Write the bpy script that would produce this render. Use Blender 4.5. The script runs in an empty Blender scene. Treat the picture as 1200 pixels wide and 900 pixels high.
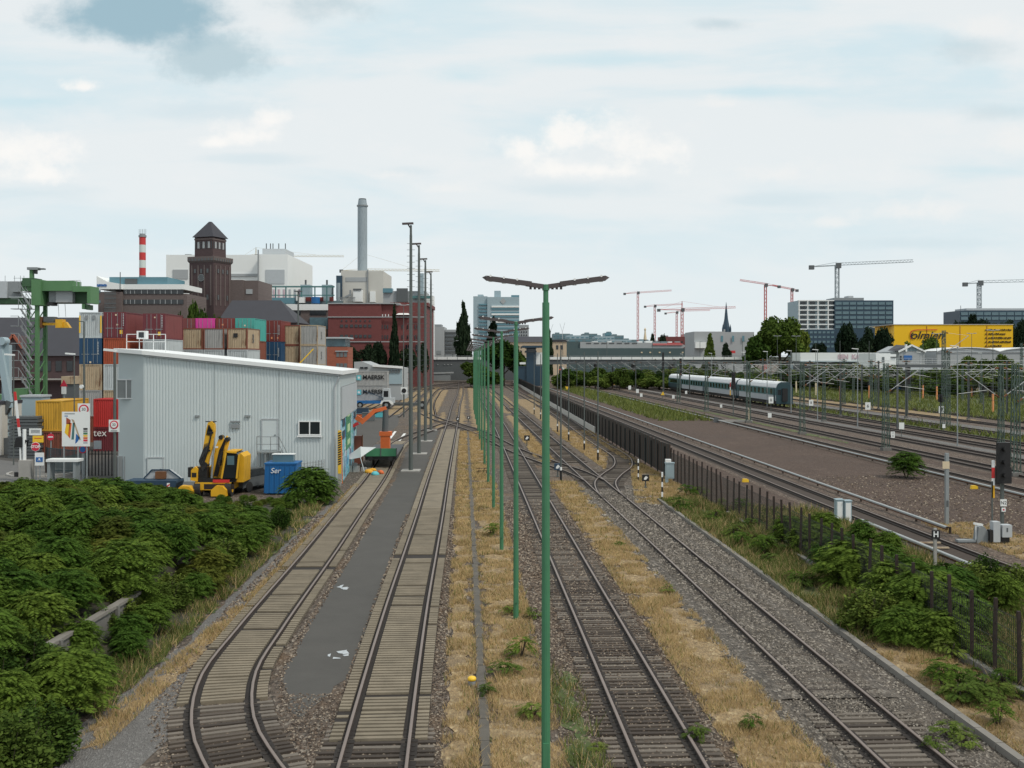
import bpy, math, random
import numpy as np
from mathutils import Vector
random.seed(7); rng = np.random.default_rng(7)
R = math.radians
sc = bpy.context.scene; COL = sc.collection
F, CX, HY, CAMZ = 1200., 600., 420., 9.17          # measured from the photograph: focal length, centre, horizon, eye height

# ------------------------------------------------------------------ camera, light, exposure
cam = bpy.data.objects.new('camera', bpy.data.cameras.new('camera')); COL.objects.link(cam)
cam.location = (0, 0, CAMZ); cam.rotation_euler = (R(90), 0, 0)
cam.data.sensor_width = 36; cam.data.lens = 36; cam.data.shift_y = -0.025
cam.data.clip_start = .5; cam.data.clip_end = 12000
sc.camera = cam
sc.view_settings.view_transform = 'Standard'; sc.view_settings.look = 'None'
sc.view_settings.gamma = 1; sc.view_settings.exposure = 0.08
try: sc.view_settings.use_curve_mapping = False
except Exception: pass
SUN_EL, SUN_AZ = R(52), R(125)                      # azimuth from +Y towards +X
sl = bpy.data.lights.new('sun', 'SUN'); sl.energy = 2.; sl.angle = R(10); sl.color = (1, .93, .82)
so = bpy.data.objects.new('sun', sl); COL.objects.link(so); so.location = (0, 0, 200)
sd = Vector((math.sin(SUN_AZ)*math.cos(SUN_EL), math.cos(SUN_AZ)*math.cos(SUN_EL), math.sin(SUN_EL)))
so.rotation_euler = sd.to_track_quat('Z', 'Y').to_euler()

W = bpy.data.worlds.new('World'); sc.world = W; W.use_nodes = True
nt = W.node_tree; N = nt.nodes; L = nt.links; N.clear()
def nd(t, **k):
    n = N.new(t)
    for a, v in k.items(): setattr(n, a, v)
    return n
def mth(op, a, b=None, c=None, clamp=False):
    n = nd('ShaderNodeMath', operation=op, use_clamp=clamp)
    for i, v in enumerate((a, b, c)):
        if v is None: continue
        if isinstance(v, (int, float)): n.inputs[i].default_value = v
        else: L.new(v, n.inputs[i])
    return n.outputs[0]
def mixc(f, a, b):
    n = nd('ShaderNodeMix', data_type='RGBA')
    for i, v in ((0, f), (6, a), (7, b)):
        if isinstance(v, (int, float)): n.inputs[i].default_value = v
        elif isinstance(v, tuple): n.inputs[i].default_value = (*v, 1)
        else: L.new(v, n.inputs[i])
    return n.outputs[2]
def lin(r, g, b):
    f = lambda c: (c/255/12.92 if c/255 <= .04045 else ((c/255+.055)/1.055)**2.4)
    return (f(r), f(g), f(b))
SKYS = .1
def skc(r, g, b): return tuple(v/SKYS for v in lin(r, g, b))
sky = nd('ShaderNodeTexSky', sky_type='NISHITA', sun_disc=False)
sky.sun_elevation = SUN_EL; sky.sun_rotation = SUN_AZ
tc = nd('ShaderNodeTexCoord'); sx = nd('ShaderNodeSeparateXYZ'); L.new(tc.outputs['Generated'], sx.inputs[0])
ay = mth('MAXIMUM', mth('ABSOLUTE', sx.outputs[1]), .05)
U = mth('DIVIDE', sx.outputs[0], ay); V = mth('DIVIDE', sx.outputs[2], ay)
def uvnoise(su, sv, scale, det, rough=.55, off=0., dist=0.):
    c = nd('ShaderNodeCombineXYZ'); L.new(mth('MULTIPLY', U, su), c.inputs[0]); L.new(mth('MULTIPLY', V, sv), c.inputs[1]); c.inputs[2].default_value = off
    n = nd('ShaderNodeTexNoise'); L.new(c.outputs[0], n.inputs['Vector'])
    n.inputs['Scale'].default_value = scale; n.inputs['Detail'].default_value = det; n.inputs['Roughness'].default_value = rough
    n.inputs['Distortion'].default_value = dist
    return n.outputs['Fac']
def ramp(v, a, b):
    n = nd('ShaderNodeMapRange', interpolation_type='SMOOTHSTEP'); L.new(v, n.inputs[0])
    n.inputs[1].default_value = a; n.inputs[2].default_value = b
    return n.outputs[0]
n1 = uvnoise(1.6, 8, 1.6, 7, .55, 3.1, .4)          # long soft layers
n2 = uvnoise(3, 6, 4, 9, .6, 8.7)                    # puffs
base = mixc(ramp(n1, .44, .68), skc(231, 236, 237), skc(211, 229, 235))
base = mixc(mth('MULTIPLY', ramp(n2, .5, .75), .35), base, skc(240, 240, 239))
base = mixc(ramp(V, .2, .0), base, skc(226, 234, 237))
def blob(col, px, py, rx, ry, soft, amt, ns, base, bx=3.0, by=3.0, seed=0., flat=0., amp=2.0):
    # a cloud in one direction of the sky: ellipse round a bearing, broken by noise
    du = mth('DIVIDE', mth('SUBTRACT', U, (px-CX)/F), rx/F)
    dv = mth('DIVIDE', mth('SUBTRACT', V, (HY-py)/F), ry/F)
    if flat: dv = mth('MULTIPLY', dv, mth('ADD', 1.0, mth('MULTIPLY', mth('LESS_THAN', dv, 0.0), flat)))
    d = mth('SQRT', mth('ADD', mth('MULTIPLY', du, du), mth('MULTIPLY', dv, dv)))
    nz = uvnoise(bx, by, ns, 8, .62, seed)
    m = mth('SUBTRACT', mth('ADD', 1.0, mth('MULTIPLY', mth('SUBTRACT', nz, .5), amp)), d)
    return mixc(mth('MULTIPLY', ramp(m, 0.0, soft), amt), base, col)
WHT = skc(249, 247, 243); OFF = skc(240, 240, 238); DRK = skc(158, 187, 199); MID = skc(186, 206, 213); BLU = skc(194, 224, 233)
base = blob(BLU, 720, 70, 190, 14, 1.0, .6, 6, base, 1, 4, 1.)
base = blob(BLU, 880, 108, 170, 12, 1.0, .6, 6, base, 1, 4, 2.)
base = blob(BLU, 540, 90, 90, 22, 1.0, .6, 6, base, 1, 3, 3.)
base = blob(BLU, 40, 118, 120, 14, 1.0, .6, 6, base, 1, 4, 4.)
for k, (px, py, rx, ry) in enumerate([(670, 222, 140, 16), (300, 186, 90, 10), (50, 226, 100, 14), (900, 235, 90, 12), (250, 130, 120, 16), (1080, 285, 120, 10), (480, 200, 60, 10)]): base = blob(skc(208, 224, 230), px, py, rx, ry, 1., .55, 6, base, 1.5, 4, 61.+k)
base = blob(BLU, 1150, 200, 120, 16, 1.0, .5, 6, base, 1, 4, 4.5)
CU = [(615, 178, 46, 30, 0), (655, 165, 52, 40, 0), (705, 160, 62, 36, 0), (765, 182, 58, 32, 0), (690, 200, 120, 22, 0), (292, 160, 58, 22, 0), (318, 142, 30, 24, 0), (258, 168, 44, 14, 0), (18, 178, 44, 38, 0), (66, 182, 44, 32, 0), (40, 206, 76, 22, 0), (98, 102, 36, 13, 0), (845, 122, 40, 13, 1), (910, 205, 66, 24, 1), (520, 222, 48, 13, 1), (1075, 250, 100, 24, 1), (1165, 36, 85, 30, 1), (1190, 170, 56, 32, 1), (460, 205, 36, 12, 1), (980, 262, 50, 14, 1)]
for k, (px, py, rx, ry, o_) in enumerate(CU):
    base = blob(OFF if o_ else WHT, px, py, rx, ry, 1.05, .7 if o_ else .97, 11, base, 3, 3.6, 11.3+(k//3)*3.7, .9, 2.2)
base = blob(MID, 252, 68, 84, 40, .6, .95, 8, base, 3, 4, 31., 0, 1.2)
base = blob(DRK, 165, 16, 140, 50, .6, 1., 7, base, 2.6, 3.6, 37., 0, 1.05)
base = blob(MID, 375, 5, 75, 28, 1., .7, 7, base, 3, 4, 41.)
base = blob(MID, 848, 28, 45, 11, .9, .55, 5, base, 3, 4, 43.)
base = blob(MID, 1145, 55, 75, 22, 1., .45, 5, base, 3, 4, 47.)
base = blob(MID, 1170, 132, 70, 16, 1., .35, 5, base, 3, 4, 49.)
colr = mixc(.94, sky.outputs[0], base)
bg = nd('ShaderNodeBackground'); bg.inputs[1].default_value = SKYS; L.new(colr, bg.inputs[0])
wo = nd('ShaderNodeOutputWorld'); L.new(bg.outputs[0], wo.inputs[0])

# ------------------------------------------------------------------ helpers
def G(px, py, z=0.):
    Y = (CAMZ-z)*F/(py-HY); return Vector(((px-CX)*Y/F, Y, z))
def WX(px, Y): return (px-CX)*Y/F
def WZ(py, Y): return CAMZ-(py-HY)*Y/F

def new_mat(name):
    m = bpy.data.materials.new(name); m.use_nodes = True; t = m.node_tree; t.nodes.clear()
    o = t.nodes.new('ShaderNodeOutputMaterial'); b = t.nodes.new('ShaderNodeBsdfPrincipled'); t.links.new(b.outputs[0], o.inputs[0])
    return m, t, b
def tnoise(t, src, scale, det=5, rough=.6, mp=None):
    n = t.nodes.new('ShaderNodeTexNoise'); n.inputs['Scale'].default_value = scale; n.inputs['Detail'].default_value = det; n.inputs['Roughness'].default_value = rough
    if mp:
        k = t.nodes.new('ShaderNodeMapping'); k.inputs['Scale'].default_value = mp; t.links.new(src, k.inputs[0]); src = k.outputs[0]
    t.links.new(src, n.inputs['Vector']); return n.outputs['Fac']
def tmix(t, f, a, b):
    n = t.nodes.new('ShaderNodeMix'); n.data_type = 'RGBA'
    for i, v in ((0, f), (6, a), (7, b)):
        if isinstance(v, (int, float)): n.inputs[i].default_value = v
        elif isinstance(v, tuple): n.inputs[i].default_value = (*v[:3], 1)
        else: t.links.new(v, n.inputs[i])
    return n.outputs[2]
def tramp(t, v, a, b):
    n = t.nodes.new('ShaderNodeMapRange'); n.interpolation_type = 'SMOOTHSTEP'; t.links.new(v, n.inputs[0]); n.inputs[1].default_value = a; n.inputs[2].default_value = b
    return n.outputs[0]
def tbump(t, b, h, strength, dist):
    n = t.nodes.new('ShaderNodeBump'); n.inputs['Strength'].default_value = strength; n.inputs['Distance'].default_value = dist
    t.links.new(h, n.inputs['Height']); t.links.new(n.outputs[0], b.inputs['Normal'])
def sc3(c, k): return tuple(min(1, v*k) for v in c)
def paint(name, col, rough=.6, metal=0, var=.18, scale=1.3, rust=None, ramt=.62, streak=False, bump=0., brick=None):
    m, t, b = new_mat(name); co = t.nodes.new('ShaderNodeTexCoord').outputs['Object']
    c = tmix(t, tnoise(t, co, scale, 6, .65), sc3(col, 1-var), sc3(col, 1+var))
    if streak: c = tmix(t, tramp(t, tnoise(t, co, 3.2, 4, .6, (1, 1, .12)), .5, .78), c, sc3(col, .62))
    if brick:
        k = t.nodes.new('ShaderNodeTexBrick'); t.links.new(co, k.inputs['Vector'])
        mp = t.nodes.new('ShaderNodeMapping'); mp.inputs['Rotation'].default_value = (R(90), 0, 0); t.links.new(co, mp.inputs[0]); t.links.new(mp.outputs[0], k.inputs['Vector'])
        k.inputs['Scale'].default_value = brick; k.inputs['Color1'].default_value = (*sc3(col, .85), 1); k.inputs['Color2'].default_value = (*sc3(col, 1.2), 1); k.inputs['Mortar'].default_value = (*sc3(col, 1.5), 1)
        c = tmix(t, .55, c, k.outputs['Color'])
    if rust:
        f = tramp(t, tnoise(t, co, 1.1, 8, .7, (1.5, 1.5, .35)), ramt-.05, ramt+.1)
        c = tmix(t, f, c, tmix(t, tnoise(t, co, 9, 3), sc3(rust, .6), sc3(rust, 1.3)))
    t.links.new(c, b.inputs['Base Color']); b.inputs['Roughness'].default_value = rough; b.inputs['Metallic'].default_value = metal
    if bump: tbump(t, b, tnoise(t, co, 14, 5), bump, .02)
    return m
def gravel(name, c1, c2, c3, scale=16., big=.25, rough=.95, tint=None):
    # broken stone: one colour and one height per stone, larger stains over it
    m, t, b = new_mat(name); co = t.nodes.new('ShaderNodeTexCoord').outputs['Object']
    v = t.nodes.new('ShaderNodeTexVoronoi'); v.inputs['Scale'].default_value = scale; mp = t.nodes.new('ShaderNodeMapping'); mp.inputs['Scale'].default_value = (1, .5, 1); t.links.new(co, mp.inputs[0]); t.links.new(mp.outputs[0], v.inputs['Vector'])
    sp = t.nodes.new('ShaderNodeSeparateColor'); t.links.new(v.outputs['Color'], sp.inputs[0])
    c = tmix(t, sp.outputs[0], c1, c2); c = tmix(t, tramp(t, sp.outputs[1], .8, 1.), c, c3)
    c = tmix(t, tramp(t, tnoise(t, co, big, 7, .65), .35, .75), c, tmix(t, .5, c, sc3(c1, .55)))
    c = tmix(t, tramp(t, tnoise(t, co, big*3.7, 6, .7), .52, .72), c, tmix(t, .5, c, sc3(c3, .8)))
    if tint: c = tmix(t, tramp(t, tnoise(t, co, big*.6, 7, .7), .5, .68), c, tmix(t, .65, c, tint))
    t.links.new(c, b.inputs['Base Color']); b.inputs['Roughness'].default_value = rough
    tbump(t, b, v.outputs['Distance'], .9, .05)
    return m
def leafmat(name, a, b2, rnd=.35, trans=.15, dead=None):
    m, t, b = new_mat(name); g = t.nodes.new('ShaderNodeNewGeometry'); oi = t.nodes.new('ShaderNodeObjectInfo')
    co = t.nodes.new('ShaderNodeTexCoord').outputs['Object']
    c = tmix(t, g.outputs['Random Per Island'], a, b2)
    c = tmix(t, tramp(t, tnoise(t, co, .9, 3), .38, .66), c, tmix(t, .5, c, sc3(b2, 1.25)))
    h = t.nodes.new('ShaderNodeHueSaturation'); t.links.new(c, h.inputs['Color'])
    mr = t.nodes.new('ShaderNodeMapRange'); t.links.new(oi.outputs['Random'], mr.inputs[0]); mr.inputs[3].default_value = 1-rnd; mr.inputs[4].default_value = 1+rnd
    t.links.new(mr.outputs[0], h.inputs['Value'])
    mr2 = t.nodes.new('ShaderNodeMapRange'); t.links.new(oi.outputs['Random'], mr2.inputs[0]); mr2.inputs[3].default_value = .505; mr2.inputs[4].default_value = .47
    t.links.new(mr2.outputs[0], h.inputs['Hue'])
    t.links.new(h.outputs[0], b.inputs['Base Color']); b.inputs['Roughness'].default_value = .9; b.inputs['Specular IOR Level'].default_value = .06
    if trans:
        o = [n for n in t.nodes if n.type == 'OUTPUT_MATERIAL'][0]
        tr = t.nodes.new('ShaderNodeBsdfTranslucent'); t.links.new(h.outputs[0], tr.inputs[0])
        mx = t.nodes.new('ShaderNodeMixShader'); mx.inputs[0].default_value = trans; t.links.new(b.outputs[0], mx.inputs[1]); t.links.new(tr.outputs[0], mx.inputs[2]); t.links.new(mx.outputs[0], o.inputs[0])
    return m

RUST = (.16, .07, .03)
M = {}
def mk(name, *a, **k): M[name] = paint(name, *a, **k)
mk('rail_side', (.026, .017, .013), .8, var=.4, scale=3); mk('grease_shade', (.022, .017, .014), .9, var=.5, scale=5); mk('stained_bed', (.046, .032, .024), .95, var=.4, scale=1.5); mk('rail_head', (.23, .18, .155), .45, .4, var=.15)
mk('wood_sleeper', (.085, .068, .054), .95, var=.5, scale=2.2, bump=.6); mk('wood_sleeper_pale', (.15, .128, .106), .95, var=.4, scale=2.2, bump=.6); mk('wood_sleeper_dark', (.047, .036, .028), .95, var=.5, scale=2.2, bump=.6)
mk('infill', (.2, .168, .122), .95, var=.5, scale=1.1, bump=.5)
mk('drain', (.1, .09, .076), .95, var=.5, scale=1.5, bump=.5); mk('concrete', (.33, .32, .3), .9, var=.2, bump=.3); mk('concrete_dark', (.15, .145, .135), .9, var=.35, scale=2, bump=.4); mk('kerb', (.2, .185, .165), .9, var=.3, bump=.4)
mk('asphalt', (.068, .064, .058), .9, var=.25, scale=.7, bump=.4); mk('road', (.12, .118, .115), .9, var=.2, scale=.6)
mk('white_line', (.7, .7, .68), .7, var=.15)
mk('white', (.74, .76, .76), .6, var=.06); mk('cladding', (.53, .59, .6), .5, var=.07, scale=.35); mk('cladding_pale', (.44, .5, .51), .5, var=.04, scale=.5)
mk('grey_light', (.42, .45, .47), .6, var=.1); mk('grey', (.23, .25, .26), .6, var=.12); mk('grey_dark', (.09, .1, .105), .6, var=.2); mk('black', (.012, .012, .013), .5, var=.3)
mk('mast_grey', (.1, .115, .11), .6, .2, var=.15); mk('lamp_green', (.05, .18, .09), .55, var=.22, scale=2.2); mk('lamp_head', (.075, .06, .06), .6, var=.2); mk('galv', (.3, .33, .34), .5, .4, var=.12)
mk('lattice_green', (.06, .095, .078), .7, var=.2); mk('crane_green', (.085, .2, .085), .6, var=.2, scale=.3); mk('crane_green_dark', (.04, .1, .045), .6, var=.2)
mk('tubes', (.36, .38, .38), .5, .3, var=.08); mk('orange_paint', (.75, .3, .12), .6, var=.12); mk('cream', (.62, .52, .36), .7, var=.1)
mk('yellow', (.68, .37, .015), .5, var=.22, scale=1.6, rust=(.1, .06, .02), ramt=.66); mk('yellow_sign', (.8, .5, .03), .5, var=.06); mk('yellow_wall', (.8, .47, .0), .6, var=.05, scale=.1)
mk('orange', (.62, .13, .03), .6, var=.2); mk('red', (.55, .03, .03), .5, var=.1); mk('red_sign', (.55, .02, .05), .5, var=.05); mk('blue_sign', (.02, .12, .36), .5, var=.05)
mk('blue_bin', (.01, .12, .33), .5, var=.12); mk('blue_dark', (.02, .05, .09), .6, var=.2); mk('turquoise', (.1, .45, .5), .6); mk('green_panel', (.05, .22, .11), .6, var=.1); mk('green_pale', (.45, .6, .35), .6)
mk('fence_brown', (.055, .036, .027), .9, var=.45, scale=2.5, bump=.3); mk('fence_dark', (.02, .024, .022), .7, var=.3); mk('rusty_post', (.03, .02, .016), .9, var=.4)
mk('teal', (.06, .165, .165), .4, var=.15); mk('teal_dark', (.018, .05, .062), .5, var=.2); mk('roof_white', (.74, .76, .77), .5, var=.08)
mk('slate', (.036, .036, .045), .7, var=.15, scale=.4); mk('brick_dark', (.068, .044, .045), .9, var=.2, scale=.4, brick=1.); mk('brick_red', (.145, .042, .04), .85, var=.12, scale=.2, brick=1.); mk('brick_brown', (.12, .095, .09), .9, var=.12, scale=.3, brick=1.); mk('brick_orange', (.27, .085, .05), .85, var=.1, brick=1.)
mk('wall_white', (.74, .76, .75), .7, var=.06, scale=.1); mk('wall_cream', (.52, .51, .47), .8, var=.1, scale=.1); mk('wall_peach', (.5, .4, .29), .8, var=.1, scale=.1); mk('wall_grey', (.34, .36, .37), .8, var=.08, scale=.1); mk('wall_blue', (.3, .39, .43), .6, var=.08, scale=.1); mk('band_blue', (.1, .22, .27), .4, var=.1); mk('navy', (.022, .052, .082), .4, var=.1)
mk('chimney', (.27, .32, .35), .7, var=.1, scale=.08, streak=True); mk('chim_red', (.5, .04, .04), .7, var=.06); mk('chim_white', (.55, .62, .6), .7, var=.06)
mk('crane_red', (.5, .14, .14), .6, var=.1); mk('crane_grey', (.32, .36, .38), .6, var=.1); mk('crane_cream', (.55, .5, .36), .6, var=.1); mk('far_roof', (.14, .2, .22), .7, var=.25, scale=.05); mk('hall_teal', (.06, .095, .1), .7, var=.25, scale=.05)
mk('pink_graffiti', (.55, .42, .46), .7, var=.3, scale=.8); mk('tarp', (.52, .55, .57), .4, var=.08); mk('tyre', (.02, .02, .02), .8); mk('rag_yellow', (.7, .35, .03), .8)
mk('bark', (.07, .055, .04), .95, var=.3, scale=4)
def glass(name, col, rough=.12):
    m, t, b = new_mat(name); co = t.nodes.new('ShaderNodeTexCoord').outputs['Object']
    t.links.new(tmix(t, tnoise(t, co, .7, 2), sc3(col, .6), sc3(col, 1.4)), b.inputs['Base Color']); b.inputs['Roughness'].default_value = rough; b.inputs['Specular IOR Level'].default_value = .6
    M[name] = m
glass('glass_dark', (.02, .024, .028)); glass('glass_blue', (.1, .17, .2), .2); glass('glass_grey', (.13, .145, .15), .25)
def lampmat(name, col, s):
    m, t, b = new_mat(name); b.inputs['Base Color'].default_value = (*col, 1); b.inputs['Emission Color'].default_value = (*col, 1); b.inputs['Emission Strength'].default_value = s; M[name] = m
lampmat('signal_red', (1, .02, .02), 1.2); lampmat('signal_white', (.9, .9, .85), .5)
M['lens'] = paint('lens', (.75, .76, .74), .3, var=.05)
for n, c, ru, ra in [('maroon', (.15, .026, .035), None, 0), ('maroon_dusty', (.19, .05, .05), RUST, .7), ('deep_red', (.17, .03, .025), RUST, .72), ('cblue', (.01, .055, .125), RUST, .78), ('beige_rust', (.42, .33, .22), RUST, .56), ('grey_rust', (.34, .34, .33), RUST, .63), ('cwhite', (.45, .49, .5), RUST, .66), ('pink', (.6, .05, .3), None, 0), ('cteal', (.06, .34, .3), RUST, .75), ('cred', (.45, .03, .03), None, 0), ('cyellow', (.55, .31, .03), RUST, .78), ('corange', (.34, .07, .028), RUST, .7), ('rust_red', (.2, .06, .035), RUST, .6)]:
    mk('c_'+n, c, .6, var=.15, scale=.9, rust=ru, ramt=ra or .6, streak=True)
mk('rust', RUST, .9, var=.4, scale=3)
M['ballast'] = gravel('ballast', (.14, .097, .072), (.034, .024, .018), (.25, .2, .155), 13)
M['ballast_yard'] = gravel('ballast_yard', (.13, .099, .076), (.031, .024, .018), (.28, .24, .195), 14, .3, tint=(.15, .09, .045))
M['ballast_grey'] = gravel('ballast_grey', (.135, .115, .095), (.04, .034, .028), (.27, .24, .205), 14, .35, tint=(.11, .085, .06))
M['brown_grit'] = gravel('brown_grit', (.1, .062, .044), (.044, .028, .02), (.17, .12, .095), 22, .12, tint=(.06, .042, .034))
M['path_grey'] = gravel('path_grey', (.18, .17, .16), (.12, .115, .11), (.25, .24, .23), 30, .4)
M['straw'] = gravel('straw', (.32, .225, .115), (.18, .125, .065), (.42, .32, .18), 14, .5, tint=(.11, .085, .06))
M['weedy'] = gravel('weedy', (.075, .105, .03), (.05, .075, .02), (.22, .18, .09), 8, .35, tint=(.17, .13, .07))
M['soil'] = gravel('soil', (.05, .045, .03), (.03, .03, .02), (.09, .075, .05), 8, .4)
M['leaf_ail'] = leafmat('leaf_ail', (.016, .044, .006), (.095, .175, .028), .25, .28); M['leaf_ail_y'] = leafmat('leaf_ail_y', (.06, .066, .01), (.13, .115, .02)); M['leaf_ail_b'] = leafmat('leaf_ail_b', (.036, .056, .01), (.09, .115, .02), .3, .25)
M['leaf_tree'] = leafmat('leaf_tree', (.018, .045, .01), (.052, .1, .018)); M['leaf_dark'] = leafmat('leaf_dark', (.01, .021, .012), (.024, .042, .022)); M['leaf_mid'] = leafmat('leaf_mid', (.04, .075, .014), (.1, .15, .03))
M['leaf_weed'] = leafmat('leaf_weed', (.045, .085, .015), (.1, .15, .03)); M['blade_straw'] = leafmat('blade_straw', (.33, .23, .105), (.56, .42, .22), .1, .2); M['blade_green'] = leafmat('blade_green', (.06, .1, .02), (.17, .19, .06), .1, .15)

m_ = bpy.data.materials.new('haze'); m_.use_nodes = True; t_ = m_.node_tree; t_.nodes.clear(); o_ = t_.nodes.new('ShaderNodeOutputMaterial'); v_ = t_.nodes.new('ShaderNodeVolumePrincipled')
v_.inputs['Color'].default_value = (.86, .92, .96, 1); v_.inputs['Density'].default_value = .00028; v_.inputs['Anisotropy'].default_value = .2; t_.links.new(v_.outputs[0], o_.inputs['Volume']); M['haze'] = m_
class MB:
    def __init__(s): s.v, s.f, s.mi, s.c = [], [], [], 0
    def m(s, i): s.c = i; return s
    def add(s, vs, fs):
        k = len(s.v); s.v += [tuple(p) for p in vs]; s.f += [tuple(i+k for i in f) for f in fs]; s.mi += [s.c]*len(fs); return s
    def box(s, x0, x1, y0, y1, z0, z1):
        return s.add([(x0, y0, z0), (x1, y0, z0), (x1, y1, z0), (x0, y1, z0), (x0, y0, z1), (x1, y0, z1), (x1, y1, z1), (x0, y1, z1)], [(0, 3, 2, 1), (4, 5, 6, 7), (0, 1, 5, 4), (1, 2, 6, 5), (2, 3, 7, 6), (3, 0, 4, 7)])
    def cb(s, x, y, z, sx, sy, sz): return s.box(x-sx/2, x+sx/2, y-sy/2, y+sy/2, z, z+sz)
    def bar(s, p, q, w, h=None):
        p, q = Vector(p), Vector(q); d = q-p; h = h or w
        if d.length < 1e-6: return s
        d.normalize(); up = Vector((0, 0, 1)) if abs(d.z) < .98 else Vector((0, 1, 0))
        a = d.cross(up).normalized(); b = a.cross(d)
        vs = [e + a*i*w/2 + b*j*h/2 for e in (p, q) for i, j in ((-1, -1), (1, -1), (1, 1), (-1, 1))]
        return s.add(vs, [(0, 1, 2, 3), (7, 6, 5, 4), (0, 4, 5, 1), (1, 5, 6, 2), (2, 6, 7, 3), (3, 7, 4, 0)])
    def tube(s, p, q, r, r2=None, n=8):
        p, q = Vector(p), Vector(q); r2 = r if r2 is None else r2; d = (q-p).normalized(); up = Vector((0, 0, 1)) if abs(d.z) < .98 else Vector((0, 1, 0))
        a = d.cross(up).normalized(); b = a.cross(d); vs = []
        for e, rr in ((p, r), (q, r2)):
            for i in range(n):
                t = 2*math.pi*i/n; vs.append(e + a*math.cos(t)*rr + b*math.sin(t)*rr)
        return s.add(vs, [(i, i+n, (i+1) % n+n, (i+1) % n) for i in range(n)] + [tuple(range(n)), tuple(range(2*n-1, n-1, -1))])
    def lathe(s, prof, n=16, x=0, y=0):
        vs = []
        for r, z in prof:
            for i in range(n):
                t = 2*math.pi*i/n; vs.append((x+r*math.cos(t), y+r*math.sin(t), z))
        fs = [(j*n+i, j*n+(i+1) % n, (j+1)*n+(i+1) % n, (j+1)*n+i) for j in range(len(prof)-1) for i in range(n)]
        fs += [tuple(range(n-1, -1, -1)), tuple(range((len(prof)-1)*n, len(prof)*n))]
        return s.add(vs, fs)
    def prism(s, pts, a, b, axis='z'):
        n = len(pts)
        def mp(u, v, w): return (u, v, w) if axis == 'z' else ((u, w, v) if axis == 'y' else (w, u, v))
        vs = [mp(u, v, a) for u, v in pts] + [mp(u, v, b) for u, v in pts]
        return s.add(vs, [tuple(range(n-1, -1, -1)), tuple(range(n, 2*n))] + [(i, (i+1) % n, (i+1) % n+n, i+n) for i in range(n)])
    def wheel(s, c, r, w, axis='x', n=16):
        c = Vector(c); d = Vector((w/2, 0, 0)) if axis == 'x' else Vector((0, w/2, 0)); return s.tube(c-d, c+d, r, n=n)
    def build(s, name, mats, parent=None, w=False, smooth=False):
        if not isinstance(mats, (list, tuple)): mats = [mats]
        off = Vector((0, 0, 0))
        if w and parent is not None:
            r = parent
            while r is not None: off += r.location; r = r.parent
        me = bpy.data.meshes.new(name); me.from_pydata([(a-off.x, b-off.y, c-off.z) for a, b, c in s.v], [], s.f)
        for q in mats: me.materials.append(M[q] if isinstance(q, str) else q)
        if len(mats) > 1: me.polygons.foreach_set('material_index', s.mi)
        if smooth: me.polygons.foreach_set('use_smooth', [True]*len(me.polygons))
        import bmesh
        b = bmesh.new(); b.from_mesh(me); bmesh.ops.recalc_face_normals(b, faces=b.faces); b.to_mesh(me); b.free()
        o = bpy.data.objects.new(name, me); COL.objects.link(o)
        if parent is not None: o.parent = parent
        return o
def tag(o, label=None, cat=None, group=None, kind=None):
    for k, v in (('label', label), ('category', cat), ('group', group), ('kind', kind)):
        if v: o[k] = v
    return o
def thing(name, label, cat, loc=(0, 0, 0), group=None, rz=0):
    o = bpy.data.objects.new(name, None); COL.objects.link(o); o.location = loc; o.rotation_euler = (0, 0, rz); o.empty_display_size = .3
    return tag(o, label, cat, group)
def copy_tree(o, parent=None):
    c = o.copy(); COL.objects.link(c); c.parent = parent
    for ch in list(o.children): copy_tree(ch, c)
    return c
def place(o, loc, rz=0, s=1, label=None, group=None):
    o.location = loc; o.rotation_euler = (0, 0, rz); o.scale = (s, s, s) if not isinstance(s, tuple) else s
    if label: o['label'] = label
    if group: o['group'] = group
    return o
def struct(o): o['kind'] = 'structure'; return o
def text(parent, body, size, loc, mat, rot=(R(90), 0, 0), ext=.01, shear=0., name='lettering', align='CENTER', sx=1., bold=0.):
    cu = bpy.data.curves.new('t', 'FONT'); cu.body = body; cu.size = size; cu.extrude = ext; cu.shear = shear; cu.align_x = align; cu.align_y = 'CENTER'; cu.offset = bold
    o = bpy.data.objects.new('t', cu); COL.objects.link(o); bpy.context.view_layer.update()
    me = bpy.data.meshes.new_from_object(o.evaluated_get(bpy.context.evaluated_depsgraph_get()))
    bpy.data.objects.remove(o); bpy.data.curves.remove(cu)
    me.materials.clear(); me.materials.append(M[mat]); me.name = name
    p = bpy.data.objects.new(name, me); COL.objects.link(p)
    off = Vector((0, 0, 0)); r = parent
    while r is not None: off += r.location; r = r.parent
    p.location = Vector(loc)-off; p.rotation_euler = rot; p.scale = (sx, 1, 1); p.parent = parent
    return p
def quads(name, ctr, u, v, mat, parent=None, diamond=True, extra=None):
    n = len(ctr)
    if diamond: vs = np.stack([ctr-u, ctr+v, ctr+u, ctr-v], 1).reshape(-1, 3)
    else: vs = np.stack([ctr-u-v, ctr+u-v, ctr+u+v, ctr-u+v], 1).reshape(-1, 3)
    me = bpy.data.meshes.new(name); me.vertices.add(4*n); me.vertices.foreach_set('co', vs.ravel().astype('f4'))
    me.loops.add(4*n); me.loops.foreach_set('vertex_index', np.arange(4*n)); me.polygons.add(n); me.polygons.foreach_set('loop_start', np.arange(0, 4*n, 4)); 
    try: me.polygons.foreach_set('loop_total', np.full(n, 4))
    except Exception: pass
    me.update(calc_edges=True); me.validate(); me.materials.append(M[mat])
    o = bpy.data.objects.new(name, me); COL.objects.link(o)
    if parent is not None: o.parent = parent
    return o
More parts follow.
